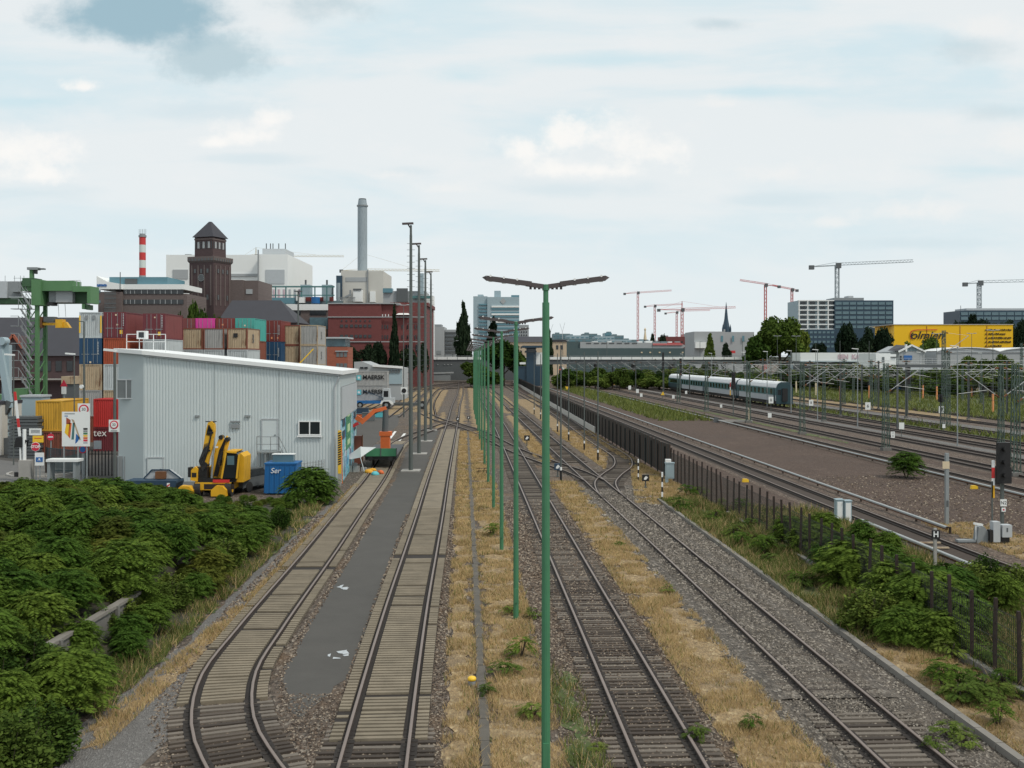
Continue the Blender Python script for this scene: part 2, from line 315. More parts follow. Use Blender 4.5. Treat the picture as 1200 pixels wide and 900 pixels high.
def tris(name, a, b, c, mat, parent=None):
    n = len(a); vs = np.stack([a, b, c], 1).reshape(-1, 3)
    me = bpy.data.meshes.new(name); me.vertices.add(3*n); me.vertices.foreach_set('co', vs.ravel().astype('f4'))
    me.loops.add(3*n); me.loops.foreach_set('vertex_index', np.arange(3*n)); me.polygons.add(n); me.polygons.foreach_set('loop_start', np.arange(0, 3*n, 3))
    me.update(calc_edges=True); me.validate(); me.materials.append(M[mat])
    o = bpy.data.objects.new(name, me); COL.objects.link(o)
    if parent is not None: o.parent = parent
    return o
# ------------------------------------------------------------------ the ground
SL = -.047
def lx(c, y): return c + SL*y
g = MB(); g.add([(-5000, -60, 0), (5000, -60, 0), (5000, 9000, 0), (-5000, 9000, 0)], [(0, 1, 2, 3)]); struct(g.build('ground', 'ballast_yard'))
from mathutils import noise as mnoise
def nz(x, y, z=0., s=1.): return mnoise.noise(Vector((x*s, y*s, z)))
def strip(name, c0, c1, y0, y1, z, mat, jag=.15, step=.6, slope=SL, kind='structure', fs=.8, ends=0.):
    """a lane of ground between two lines along the tracks, with a wandering edge"""
    n = max(2, int((y1-y0)/step)); vs, fs_ = [], []
    c0f = c0 if callable(c0) else (lambda y: c0 + slope*y); c1f = c1 if callable(c1) else (lambda y: c1 + slope*y)
    for i in range(n+1):
        y = y0+(y1-y0)*i/n
        a = c0f(y) + jag*(nz(y, 3.1+c0f(0), 1, fs)+.6*nz(y, 9, 2, fs*3.7)); b = c1f(y) + jag*(nz(y, 7.7+c1f(0), 3, fs)+.6*nz(y, 5, 4, fs*3.7))
        if ends:
            k = min(1, min(y-y0, y1-y)/ends+.02); mid = (a+b)/2; a = mid+(a-mid)*k**.5; b = mid+(b-mid)*k**.5
        vs += [(a, y, z), (b, y, z)]
        if i: fs_.append((2*i-2, 2*i-1, 2*i+1, 2*i))
    m = MB(); m.add(vs, fs_); o = m.build(name, mat); o['kind'] = kind; return o
# right-hand main line field, S-Bahn bed, grey stone by the fourth track
strip('ballast_bed', 15.3, 100, 20, 420, .004, 'brown_grit', .5, 2)
strip('ballast_bed', 21.2, 25.6, 24, 400, .008, 'ballast', .2)
for c0, c1 in ((36.2, 40.4), (42., 51.), (53.2, 83.)): strip('ballast_bed', c0, c1, 35, 420, .008, 'ballast', .35, 1)
strip('service_path', 51.2, 52.9, 60, 330, .012, 'path_grey', .15, 1)
strip('service_path', 66.8, 69.5, 90, 330, .012, 'path_grey', .3, 1)
strip('gravel_bed', 8.1, 12.5, 15, 74, .008, 'ballast_grey', .35)
t1x = lambda y: float(np.interp(y, [22.5, 25.5, 29.4, 34, 38.6, 48, 60, 77, 90, 100, 109, 132], [-5.85, -7.2, -8.12, -8.42, -8.62, -8.98, -9.55, -10.3, -11.15, -11.85, -12.15, -10.5]))
strip('asphalt_path', lambda y: max(t1x(y)+1.5, -40) if y < 112 else -10.4-.02*(y-112), lambda y: (-3.3-.047*(y-22.5)-.95) if y > 31 else -5.0+(y-26.5)*.075, 26.2, 132, .008, 'asphalt', .2, ends=2.6)
strip('service_path', lambda y: -11.2+.12*(y-22.5) if y < 28 else -10.45-.03*(y-28), lambda y: -8.3+.03*(y-22.5) if y < 30 else -9.6-.035*(y-30), 17, 66, .008, 'path_grey', .25)
yard = MB(); yard.add([(-75, 64, 0), (-12.4, 72, 0), (-14.2, 92, 0), (-15.6, 140, 0), (-22, 205, 0), (-75, 205, 0)], [(0, 1, 2, 3, 4, 5)])
yo = yard.build('yard_asphalt', 'asphalt'); yo.location.z = .006; struct(yo)
rd = MB(); rd.add([(-90, 70, 0), (-33, 70, 0), (-36, 84, 0), (-60, 104, 0), (-110, 110, 0)], [(0, 1, 2, 3, 4)]); ro = rd.build('road', 'road'); ro.location.z = .012; struct(ro)
k = MB()
for i in range(9):
    a0, a1 = R(180+20*i), R(200+20*i); k.bar((-37.4+2.6*math.cos(a0), 82+3.2*math.sin(a0), .06), (-37.4+2.6*math.cos(a1), 82+3.2*math.sin(a1), .06), .2, .14)
tag(k.build('kerb', 'concrete'), 'curved pale kerb of the traffic island at the gate barrier', 'kerb')
tr_ = MB(); tr_.add([(-40, 78.5, 0), (-34.8, 78.5, 0), (-34.8, 84.5, 0), (-40, 84.5, 0)], [(0, 1, 2, 3)]); t_ = tr_.build('pavement', 'concrete_dark'); t_.location.z = .016; struct(t_)
wl = MB()
for a, b in (((462.5, 521), (473, 508)), ((455.5, 514), (462, 505.5))):
    a, b = G(*a), G(*b); wl.add([(a[0], a[1], 0), (a[0]+.3, a[1], 0), (b[0]+.3, b[1], 0), (b[0], b[1], 0)], [(0, 1, 2, 3)])
w_ = wl.build('road_marking', 'white_line'); w_.location.z = .014; struct(w_)

# dry grass lanes between the tracks
DRY = []
for c in (23.05, 37.9, 43.8, 49.3, 54.7, 59.2, 64.9, 73, 80): strip('track_bed', c-1.35, c+1.35, 28 if c < 30 else max(45, c/.6-6), 420, .012, 'stained_bed', .12, 1.5)
def dry(c0, c1, y0, y1, jag=.25, dens=1., slope=SL, mat='straw', ends=3.):
    f0 = c0 if callable(c0) else (lambda y: c0+slope*y); f1 = c1 if callable(c1) else (lambda y: c1+slope*y)
    strip('dry_grass' if mat == 'straw' else 'weeds', lambda y: f0(y)+.1, lambda y: f1(y)-.1, y0, y1, .02, mat, jag*1.5, .22, kind='stuff', fs=.7, ends=ends); DRY.append((f0, f1, y0, y1, dens, mat))
dry(-.5, .3, 16, 128, .18); dry(.72, 2.25, 16, 75, .3); dry(.72, 2.0, 75, 128, .3)
dry(6.35, lambda y: 8.15+SL*y, 16, 76, .4)
dry(lambda y: 6.6+SL*y, lambda y: 8.0+SL*y, 90, 165, .3); dry(6.6, 8.2, 170, 290, .3)
dry(lambda y: 12.15-.053*y, lambda y: 11.6-.028*y if y > 96 else 8.9-(96-y)*.1, 84, 230, .3, .8)
dry(lambda y: 13.9-.04*y if y > 92 else 10.6+(92-y)*-.09, lambda y: 14.6-.037*y, 64, 260, .4)
dry(lambda y: -10.9+.02*y if y < 40 else -10.1-.04*(y-40), lambda y: -9.9+.01*y if y < 40 else -9.5-.042*(y-40), 24, 74, .35)
dry(-7.2, -4.4, 140, 300, .3); dry(-13.5, -10.5, 165, 320, .5); dry(-20, -16, 170, 330, .5); dry(-3.9, -2.9, 132, 175, .3)
dry(lambda y: 12.75+SL*y, lambda y: 14.7-.037*y, 16, 34, .3, 1.)
dry(lambda y: 12.75+SL*y, lambda y: 14.7-.037*y, 33, 66, .35, 1.2, mat='weedy')
dry(lambda y: 15.1-.037*y, lambda y: 20.9+SL*y, 18, 62, .5, 1., mat='weedy')
dry(lambda y: 29+SL*y, lambda y: 36.2+SL*y, 150, 330, 1.2, .5, mat='weedy', ends=25)
dry(lambda y: 83+SL*y, lambda y: 140+SL*y, 95, 420, 1.5, .25, mat='weedy', ends=10)
dry(lambda y: -11.8-.03*(y-27), lambda y: -10.6-.03*(y-27), 26, 66, .4, .8, mat='weedy'); dry(25.6, 28.6, 44, 57, .4, .8); dry(71., 78.8, 150, 330, .8, .2, ends=20); dry(60.9, 62.6, 100, 220, .4, .4, mat='weedy', ends=20); dry(41., 42.2, 110, 190, .5, .5, mat='weedy', ends=10); dry(2.4, 3.2, 20, 30, .4, .5, mat='weedy')
dry(-1.2, .3, 132, 330, .5); dry(1.0, 3.4, 130, 330, .5); dry(-9.5, -7.5, 175, 330, .5); dry(8.8, 10.2, 175, 260, .4); dry(-27, -15.5, 206, 240, .8, .3, slope=-.05)
def blades(name, lst, mat, hgt, wid, per, ymax, label):
    A = []
    for f0, f1, y0, y1, dens, m in lst:
        y1 = min(y1, ymax)
        if y1 <= y0: continue
        yy = []; 
        for y in np.arange(y0, y1, .5):
            w = f1(y)-f0(y)
            if w <= 0: continue
            n = rng.poisson(per*dens*w*.5*min(1., (38./max(y, 20))**1.2)); yy.append(np.stack([f0(y)+w*(rng.random(n)*1.16-.08), y+rng.random(n)*.5], 1))
        if yy: A.append(np.concatenate(yy))
    p = np.concatenate(A); keep = np.array([nz(a, b, 5, .9)+.6*nz(a, b, 8, 2.7) > -.16 for a, b in p]); p = p[keep]; n = len(p)
    hs = np.clip(hgt*(.4+rng.random(n)*.9), .03, 2)*np.array([1+.8*nz(a, b, 11, .6) for a, b in p]); sc_ = np.clip(p[:, 1]/38, .8, 3); th = rng.random(n)*6.283
    b0 = np.stack([p[:, 0], p[:, 1], np.full(n, .01)], 1); d = np.stack([np.cos(th), np.sin(th), np.zeros(n)], 1)*(wid*sc_*(.6+rng.random(n)*.8))[:, None]
    ln = rng.normal(0, .45, (n, 2))*hs[:, None]; tip = b0+np.stack([ln[:, 0], ln[:, 1], hs], 1)
    return tag(tris(name, b0-d, b0+d, tip, mat), kind='stuff')
blades('dry_grass', [d for d in DRY if d[5] == 'straw'], 'blade_straw', .14, .0095, 800, 130, '')
blades('green_grass', [(d[0], d[1], d[2], d[3], d[4]*.12, '') for d in DRY if d[5] == 'straw'], 'blade_green', .17, .014, 420, 90, '')
blades('weeds', [d for d in DRY if d[5] == 'weedy'], 'blade_green', .38, .016, 330, 90, '')
blades('weeds', [(d[0], d[1], d[2], d[3], d[4]*.5, '') for d in DRY if d[5] == 'weedy'], 'blade_straw', .4, .012, 260, 90, '')
blades('weeds', [d for d in DRY if d[5] == 'weedy' and d[3] > 200], 'blade_green', .75, .03, 110, 400, '')

# ------------------------------------------------------------------ tracks
def crom(pts, step):
    P_ = [Vector((x, y, 0)) for y, x in pts]; P_ = [2*P_[0]-P_[1]]+P_+[2*P_[-1]-P_[-2]]; out = []
    for i in range(1, len(P_)-2):
        a, b, c, d = P_[i-1:i+3]; n = max(1, int((c-b).length/step))
        for k in range(n):
            t = k/n; out.append(.5*((2*b)+(c-a)*t+(2*a-5*b+4*c-d)*t*t+(3*b-a-3*c+d)*t**3))
    out.append(P_[-2]); return out
def frames(path):
    r = []
    for i, p in enumerate(path):
        d = (path[min(i+1, len(path)-1)]-path[max(i-1, 0)]); d.normalize(); r.append((p, d, Vector((d.y, -d.x, 0))))
    return r
RP = [(-.07, .04), (-.07, .056), (-.013, .075), (-.013, .125), (-.038, .135), (-.038, .165), (-.03, .17), (.03, .17), (.038, .165), (.038, .135), (.013, .125), (.013, .075), (.07, .056), (.07, .04)]
def sweep(mb, fr, lat, prof, matf=None):
    n = len(prof); vs = [p + nn*(lat+a) + Vector((0, 0, z)) for p, d, nn in fr for a, z in prof]; fs = []
    for k in range(n-1):
        mb.m(matf(k) if matf else 0); k0 = len(mb.v) if k == 0 else k0
        if k == 0: mb.v += [tuple(v) for v in vs]
        for i in range(len(fr)-1):
            mb.f.append((k0+i*n+k, k0+i*n+k+1, k0+(i+1)*n+k+1, k0+(i+1)*n+k)); mb.mi.append(mb.c)
PITCH = .275      # sleepers lie close together here
SLEEPER = {}
def sleeper_mesh(k, top=.045):
    if (k, top) not in SLEEPER:
        m = MB(); hw = .07; r = random.Random(k)
        m.box(-1.3-r.random()*.05, 1.3+r.random()*.05, -hw-r.random()*.01, hw, -.1, top-.004*r.random()); 
        for s in (-.75, .75): m.m(1).box(s-.15, s+.15, -.055, .055, top-.002, top+.012)
        o = m.build('sleeper', [['wood_sleeper', 'wood_sleeper_pale', 'wood_sleeper_dark'][k % 3], 'grease_shade']); SLEEPER[(k, top)] = o.data; bpy.data.objects.remove(o)
    return SLEEPER[(k, top)]
def track(label, pts, sl=None, step=None, top=.06, infill=None, wood_till=None, far=False, buried=0., lift=0.):
    bf = buried if callable(buried) else (lambda y: buried)
    path = crom(pts, step or (3 if far else 1.)); root = thing('railway_track', label, 'railway track', (path[0].x, path[0].y, lift)); fr = frames(path)
    loc = [(p-path[0], d, n) for p, d, n in fr]
    prof = RP if not far else [(-.07, .03), (-.04, .17), (.04, .17), (.07, .03)]
    for s in (-.75, .75):
        m = MB(); sweep(m, loc, s, prof, (lambda k: 1 if 4 <= k <= 8 else 0) if not far else (lambda k: 1 if k == 1 else 0)); m.build('rail', ['rail_side', 'rail_head'], root, smooth=not far)
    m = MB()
    for s in (-.75, .75): sweep(m, loc, s, [(-.2, .062), (.2, .062)] if not far else [(-.2, .02), (.2, .02)])  # dark strip along each rail: grease plus the groove's shadow, painted as colour
    m.build('grease_shade_strip', 'grease_shade', root)
    # arc length lookup
    acc = [0.]
    for a, b in zip(path[:-1], path[1:]): acc.append(acc[-1]+(b-a).length)
    def at(s):
        import bisect
        i = min(max(bisect.bisect_right(acc, s)-1, 0), len(path)-2); t = (s-acc[i])/max(1e-6, acc[i+1]-acc[i]); p = loc[i][0].lerp(loc[i+1][0], t); d = loc[i][1].lerp(loc[i+1][1], t).normalized()
        return p, d
    if sl:
        s, cnt, far_mb = 0., 0, MB(); nfar = 0
        while s < acc[-1]:
            p, d = at(s); y = p.y+path[0].y
            if sl[0] <= y <= sl[1] and random.random() >= bf(y)*(.5+.8*nz(0, y, 3, .12)):
                rz = math.atan2(-d.x, d.y)+random.gauss(0, .008)
                if cnt < 100:
                    o = bpy.data.objects.new('sleeper', sleeper_mesh(random.randrange(6), top)); COL.objects.link(o); o.parent = root; o.location = (p.x+random.gauss(0, .015), p.y, random.gauss(0, .004)); o.rotation_euler = (0, 0, rz); cnt += 1
                else:
                    n = Vector((d.y, -d.x, 0)); far_mb.m(random.randrange(3)); far_mb.bar(p-n*1.3+Vector((0, 0, top-.07)), p+n*1.3+Vector((0, 0, top-.07)), .14, .14); nfar += 1
            s += PITCH
        if nfar: far_mb.build('far_sleepers', ['wood_sleeper', 'wood_sleeper_pale', 'wood_sleeper_dark'], root)['kind'] = 'stuff'
    if infill:
        m = MB(); s = 0.
        while s < acc[-1]:
            p, d = at(s); y = p.y+path[0].y
            if infill[0] <= y <= infill[1]:
                n = Vector((d.y, -d.x, 0)); near = y < 62; w = .15 if near else .56
                zt = .135 - (.03 if y < infill[0]+2 else 0)
                for a, b in ((-.57, .57), (.87, 1.17), (-1.17, -.87)):
                    if near and (random.random() < .02 or nz(0, s, 7, .5) > .55): continue
                    dz = random.gauss(0, .004) + .012*nz(y, a, 2, .8); m.bar(p+n*a+Vector((0, 0, zt-.06+dz)), p+n*b+Vector((0, 0, zt-.06+dz*.4)), w, .12)
                s += .25 if near else .6
            else: s += .3
        for a, b in ((-.6, .6), (.86, 1.18), (-1.18, -.86)):    # the dirt between the slabs
            prev = None
            for q, (p, d, n) in enumerate(loc):
                y = p.y+path[0].y
                if infill[0] <= y <= infill[1]:
                    cur = (p+n*a+Vector((0, 0, .075)), p+n*b+Vector((0, 0, .075)))
                    if prev: m.m(1).add([prev[0], prev[1], cur[1], cur[0]], [(0, 1, 2, 3)]); m.m(0)
                    prev = cur
        m.build('crossing_panel', ['infill', 'grease_shade'], root)
    return root
T1 = [(12, 1.5), (17, -2.7), (20, -4.45), (22.5, -5.85), (25.5, -7.2), (29.4, -8.12), (34, -8.42), (38.6, -8.62), (48, -8.98), (60, -9.55), (77, -10.3), (90, -11.15), (100, -11.85), (109, -12.15), (120, -11.75), (134, -10.1), (148, -8.45)]
T2 = [(12, -1.9), (17, -2.65), (22.5, -3.08), (36, -3.78), (49, -4.32), (60, -4.78), (80, -5.68), (110, -6.95), (135, -8.0), (160, -9.1), (200, -10.9), (260, -13.2), (330, -16.5), (400, -20)]
T3 = [(12, 4.05), (22.5, 3.56), (43.7, 2.6), (61, 1.83), (100, .07), (160, -2.7), (230, -6.2), (310, -10.8), (390, -16)]
T4 = [(12, 9.6), (22.5, 9.03), (40, 8.1), (60, 7.0), (105, 4.5), (180, .4), (270, -4.6), (390, -11.4)]
T5 = [(66, 6.67), (70, 6.55), (75, 6.85), (80, 7.85), (86, 9.3), (93, 10.0), (100, 9.85), (108, 9.4), (125, 8.75), (174, 7.1), (270, 1.8), (380, -4)]
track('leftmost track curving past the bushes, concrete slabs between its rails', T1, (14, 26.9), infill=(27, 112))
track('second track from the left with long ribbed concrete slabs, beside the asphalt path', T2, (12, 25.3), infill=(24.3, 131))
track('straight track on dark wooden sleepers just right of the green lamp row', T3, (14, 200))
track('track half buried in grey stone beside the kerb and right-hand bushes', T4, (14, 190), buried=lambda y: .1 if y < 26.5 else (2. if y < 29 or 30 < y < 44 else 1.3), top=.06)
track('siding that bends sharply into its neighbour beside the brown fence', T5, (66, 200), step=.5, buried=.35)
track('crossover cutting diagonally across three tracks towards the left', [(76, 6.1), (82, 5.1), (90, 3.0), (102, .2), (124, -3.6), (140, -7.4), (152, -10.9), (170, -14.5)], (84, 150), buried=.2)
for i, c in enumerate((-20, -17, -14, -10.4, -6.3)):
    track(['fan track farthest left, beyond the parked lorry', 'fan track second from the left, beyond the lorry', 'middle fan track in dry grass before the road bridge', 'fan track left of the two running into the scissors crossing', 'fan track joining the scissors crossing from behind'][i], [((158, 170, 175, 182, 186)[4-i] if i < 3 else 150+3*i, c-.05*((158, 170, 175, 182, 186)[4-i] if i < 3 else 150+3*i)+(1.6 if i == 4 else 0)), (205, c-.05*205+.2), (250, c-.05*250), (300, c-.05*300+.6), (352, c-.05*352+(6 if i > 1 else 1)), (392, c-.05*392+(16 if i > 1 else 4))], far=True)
track('ladder track swinging sideways across the yard throat before the bridge', [(388, -4), (352, -7.5), (325, -13), (306, -20), (300, -27), (282, -33)], far=True)
MAINC = [(23.05, 'S-Bahn track just behind the fence with white third-rail covers'), (37.9, 'track beyond the wide brown strip with a white third rail along it'), (43.8, 'main line track first right of the lattice mast row'), (49.3, 'main line track just left of the pale service path'), (54.7, 'main line track just right of the pale service path'), (59.2, 'main line track carrying the parked teal train'), (64.9, 'track beyond the teal train, left of the second pale path'), (73, 'far weedy track running beside dry yellow grass'), (80, 'outermost track along the green weeds')]
for c, lb in MAINC:
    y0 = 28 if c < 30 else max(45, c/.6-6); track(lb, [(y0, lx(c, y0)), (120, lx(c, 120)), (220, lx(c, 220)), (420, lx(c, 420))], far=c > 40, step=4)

def third_rail(label, pts, z=.36):
    path = crom(pts, 2.); root = thing('third_rail', label, 'third rail', (path[0].x, path[0].y, 0)); loc = [(p-path[0], d, n) for p, d, n in frames(path)]
    m = MB(); sweep(m, loc, 0, [(-.085, z-.08), (-.085, z+.0), (-.05, z+.03), (.05, z+.03), (.085, z), (.085, z-.08)]); m.build('cover', 'tubes', root)
    m = MB(); sweep(m, loc, 0, [(-.035, z-.16), (-.035, z-.08), (.035, z-.08), (.035, z-.16)]); m.build('conductor', 'rust', root)
    n = 0
    for i, (p, d, nn) in enumerate(loc):
        if i % 2 == 0 and n < 90:
            b = MB(); b.bar(p+nn*.16, p+nn*.16+Vector((0, 0, z)), .09); b.bar(p+nn*.18+Vector((0, 0, z-.03)), p+Vector((0, 0, z-.03)), .07); b.build('bracket', 'rail_side', root); n += 1
for a, b, c, lb in ((26, 56, 21.75, 'nearest white third-rail cover, on the fence side of the S-Bahn track'), (53.5, 330, 25.25, 'long white third-rail cover on the left edge of the brown strip')):
    third_rail(lb, [(a, lx(c, a)), ((a+b)/2, lx(c, (a+b)/2)), (b, lx(c, b))])
third_rail('white third-rail cover on the far edge of the brown strip', [(52, lx(36.3, 52)), (150, lx(36.35, 150)), (330, lx(36.4, 330))])

# loose stones of the near ballast, as real lumps
def stones(name, lanes, per, mat, z0=0., sz=1.):
    P_ = []
    for f0, f1, y0, y1 in lanes:
        for y in np.arange(y0, y1, .5):
            w = max(0, f1(y)-f0(y)); n = rng.poisson(per*w*.5*min(1, (32/max(y, 22))**1.6)); P_.append(np.stack([f0(y)+w*rng.random(n), y+.5*rng.random(n)], 1))
    p = np.concatenate(P_); n = len(p); s = (.018+.028*rng.random(n)**2)*np.clip(p[:, 1]/30, .9, 1.9); s = s*sz; c = np.stack([p[:, 0], p[:, 1], z0+s*.35], 1)
    oc = np.array([[1, 0, 0], [0, 1, 0], [-1, 0, 0], [0, -1, 0], [0, 0, 1], [0, 0, -1]]); th = rng.random(n)*6.283; co, si = np.cos(th), np.sin(th)
    v = oc[None]*(s[:, None, None]*(.65+.7*rng.random((n, 6, 1)))); vx = v[:, :, 0]*co[:, None]-v[:, :, 1]*si[:, None]; vy = v[:, :, 0]*si[:, None]+v[:, :, 1]*co[:, None]; v = np.stack([vx, vy, v[:, :, 2]*.8], 2)+c[:, None, :]
    fc = np.array([[0, 1, 4], [1, 2, 4], [2, 3, 4], [3, 0, 4]]); f = (fc[None]+6*np.arange(n)[:, None, None]).reshape(-1, 3); m_ = len(f)
    me = bpy.data.meshes.new(name); me.vertices.add(6*n); me.vertices.foreach_set('co', v.reshape(-1).astype('f4')); me.loops.add(3*m_); me.loops.foreach_set('vertex_index', f.reshape(-1)); me.polygons.add(m_); me.polygons.foreach_set('loop_start', np.arange(0, 3*m_, 3)); me.update(calc_edges=True); me.validate(); me.materials.append(M[mat])
    o = bpy.data.objects.new(name, me); COL.objects.link(o); return tag(o, kind='stuff')
def stonemat(name, a, b2, c):
    m, t, b = new_mat(name); g_ = t.nodes.new('ShaderNodeNewGeometry'); cr = t.nodes.new('ShaderNodeValToRGB'); t.links.new(g_.outputs['Random Per Island'], cr.inputs[0]); e = cr.color_ramp.elements; e[0].color = (*a, 1); e[1].color = (*c, 1); e[1].position = 1.; k_ = e.new(.6); k_.color = (*b2, 1)
    t.links.new(cr.outputs[0], b.inputs['Base Color']); b.inputs['Roughness'].default_value = .95; M[name] = m
stonemat('stone_brown', (.024, .017, .012), (.13, .092, .066), (.31, .26, .2)); stonemat('stone_grey', (.034, .029, .024), (.13, .111, .09), (.32, .285, .24))
ln = lambda c: (lambda y: c+SL*y)
t1c = lambda y: float(np.interp(y, [q[0] for q in T1], [q[1] for q in T1]))
stones('ballast_stone', [(ln(2.3), ln(6.4), 19, 66), (ln(-.95), ln(-.45), 19, 60), (ln(-3.4), ln(-2.9), 26, 60), (lambda y: t1c(y)+1.35, lambda y: t1x(y)+1.55 if y > 27.5 else -3.35-.047*(y-22.5)-.9, 19, 60), (lambda y: t1c(y)-1.9, lambda y: t1c(y)-1.3, 20, 60), (ln(-3.2), ln(-.7), 19, 25), (lambda y: t1c(y)-1.3, lambda y: t1c(y)+1.3, 19, 27)], 210, 'stone_brown')
stones('ballast_stone', [(ln(8.), ln(12.4), 19, 72)], 230, 'stone_grey'); t4c = lambda y: float(np.interp(y, [q[0] for q in T4], [q[1] for q in T4])); stones('ballast_stone', [(lambda y: t4c(y)-1.3, lambda y: t4c(y)-.82, 19, 70), (lambda y: t4c(y)-.66, lambda y: t4c(y)+.66, 26, 70), (lambda y: t4c(y)+.82, lambda y: t4c(y)+1.3, 19, 70)], 170, 'stone_grey', .05, .9); stones('ballast_stone', [(lambda y: 4.57-.045*y-1.35, lambda y: 4.57-.045*y-.84, 19, 60), (lambda y: 4.57-.045*y-.64, lambda y: 4.57-.045*y+.64, 19, 60), (lambda y: 4.57-.045*y+.84, lambda y: 4.57-.045*y+1.35, 19, 60)], 75, 'stone_brown', .05, .75); gm = MB(); sweep(gm, [(Vector((t4c(y), y, 0)), Vector((-.055, 1, 0)), Vector((1, .055, 0))) for y in np.arange(27.5, 72, 1.)], 0, [(-1.9, .009), (-1.3, .056), (1.3, .056), (1.9, .009)]); struct(gm.build('gravel_bed', 'ballast_grey')); stones('ballast_stone', [(ln(26), ln(36), 45, 80)], 40, 'stone_brown')
# drain channel and kerb
d = MB(); fr = [(Vector((lx(.5, y), y, 0)), Vector((SL, 1, 0)), Vector((1, .047, 0))) for y in np.arange(14, 128, 1.5)]
for p, dd, n in fr: d.bar(p+Vector((0, 0, random.uniform(-.005, .012)))+n*random.gauss(0, .02), p+Vector((SL*1.46, 1.46, .004)), random.uniform(.22, .28), .07)
tag(d.build('drain_channel', 'drain'), 'long concrete drain channel running through the dry grass', 'drain')
d = MB()
for y in np.arange(14, 66, 1.): d.bar((lx(12.55, y)+random.gauss(0, .01), y, .07), (lx(12.55, y+.97), y+.97, .07), .2, .2)
tag(d.build('kerb', 'kerb'), 'concrete kerb dividing grey stone from the weeds on the right', 'kerb')

# fences
fx = lambda y: 14.95-.037*y
post_me = None
fence = thing('post_fence', 'fence of thin dark posts standing in the weeds along the S-Bahn', 'fence', (fx(24), 24, 0))
ys = np.arange(24, 80, 1.35)
m = MB()
for y in ys[:-1]: 
    for z in (.25, .7, 1.15, 1.6, 2.0): m.bar((fx(y), y, z), (fx(y+1.35), y+1.35, z), .012)
    for q in range(1, 12): m.bar((fx(y+q*.112), y+q*.112, .1), (fx(y+q*.112), y+q*.112, 2.05), .011)
m.build('wire_mesh', 'fence_dark', fence, w=True)
pm = MB(); pm.box(-.045, .045, -.045, .045, 0, 2.35); po = pm.build('post', 'rusty_post', fence)
for i, y in enumerate(ys):
    o = po if i == 0 else po.copy()
    if i: COL.objects.link(o)
    o.location = (fx(y)-fx(24), y-24, random.uniform(-.15, .05)); o.rotation_euler = (random.gauss(0, .015), random.gauss(0, .02), 0); o.parent = fence
m = MB()
for y in np.arange(24, 60, 2.): m.bar((fx(y)-.1, y, .08), (fx(y+1.95)-.1, y+1.95, .08), .2, .3)
m.build('plinth', 'concrete_dark', fence, w=True)
fence = thing('board_fence', 'long dark brown board fence between the yard and the S-Bahn', 'fence', (fx(78), 78, 0))
m = MB(); y = 78.; k = 0
while y < 385:
    w = .55 if y < 150 else 1.6; h = 2.4+random.gauss(0, .03); x0, x1 = fx(y), fx(y+w); m.m(k % 2).bar((x0+random.gauss(0, .015), y, h/2+.15), (x1, y+w-.03, h/2+.15), .05, h); y += w; k += 1
m.build('boards', ['fence_brown', 'fence_dark'], fence, w=True)
m = MB()
for y in np.arange(80, 380, 3.): m.bar((fx(y)-.08, y, 0), (fx(y)-.08, y, 2.3), .1)
m.build('fence_posts', 'fence_dark', fence, w=True)
m = MB()
for y in np.arange(125, 384, 3.): m.bar((fx(y)-.2, y, .4), (fx(y+3)-.2, y+3, .4), .12, .8)
m.build('plinth', 'wall_cream', fence, w=True)

# ------------------------------------------------------------------ left embankment
def sstep(a, b, x): t = max(0, min(1, (x-a)/(b-a))); return t*t*(3-2*t)
WALLX = lambda y: -12.9 + .02*(y-30) if y < 40 else -12.7-.03*(y-40)
def bank(x, y):
    e = sstep(66, 58, y)
    h = .75*sstep(WALLX(y)-.1, WALLX(y)-.5, x) + .35*sstep(-10.6, WALLX(y), x) + 1.3*sstep(WALLX(y)-1, WALLX(y)-9, x)
    return h*e*(1-.62*sstep(38, 58, y))*(1+.15*nz(x, y, 4, .3)) - .03
nx, ny = 60, 60; vs = []; fs_ = []
for j in range(ny+1):
    for i in range(nx+1):
        x = -70+60.3*(i/nx)**.6; y = 14+54*j/ny; vs.append((x, y, bank(x, y)))
for j in range(ny):
    for i in range(nx):
        a = j*(nx+1)+i; fs_.append((a, a+1, a+nx+2, a+nx+1))
m = MB(); m.add(vs, fs_); struct(m.build('embankment', 'soil', smooth=True))
wall = thing('retaining_wall', 'low concrete retaining wall half hidden in the left-hand bushes', 'wall', (WALLX(26), 26, 0))
m = MB()
for y in np.arange(27, 34, 2.): m.bar((WALLX(y), y, .55), (WALLX(y+1.9), y+1.9, .55), .12, 1.15); m.bar((WALLX(y)+.1, y, 0), (WALLX(y)+.1, y, 1.2), .16)
m.build('panels', 'concrete_dark', wall, w=True)
m = MB()
for y in np.arange(27, 34, 2.): m.bar((WALLX(y), y, 1.17), (WALLX(y+2), y+2, 1.17), .26, .1)
m.build('coping', 'kerb', wall, w=True)
for px, py, ww in ((398, 690, .25), (395, 769, .3), (236, 798, .3)):
    q = G(px, py); m = MB(); r = random.Random(px)
    for _ in range(7): a = r.uniform(-ww, ww); b = r.uniform(-.35, .35); z_ = r.uniform(.02, .07); m.add([(q.x+a, q.y+b, .02), (q.x+a+r.uniform(.06, .25), q.y+b+r.uniform(-.1, .1), .02), (q.x+a+r.uniform(.05, .22), q.y+b+r.uniform(.05, .3), z_), (q.x+a-r.uniform(0, .1), q.y+b+r.uniform(.03, .2), .03)], [(0, 1, 2, 3)])
    tag(m.build('litter', 'grey_light'), {398: 'scrap of white rubbish halfway along the asphalt path', 395: 'white rubbish near the wide front end of the asphalt path', 236: 'pale scrap lying by the leftmost rail in the front'}[px], 'litter')
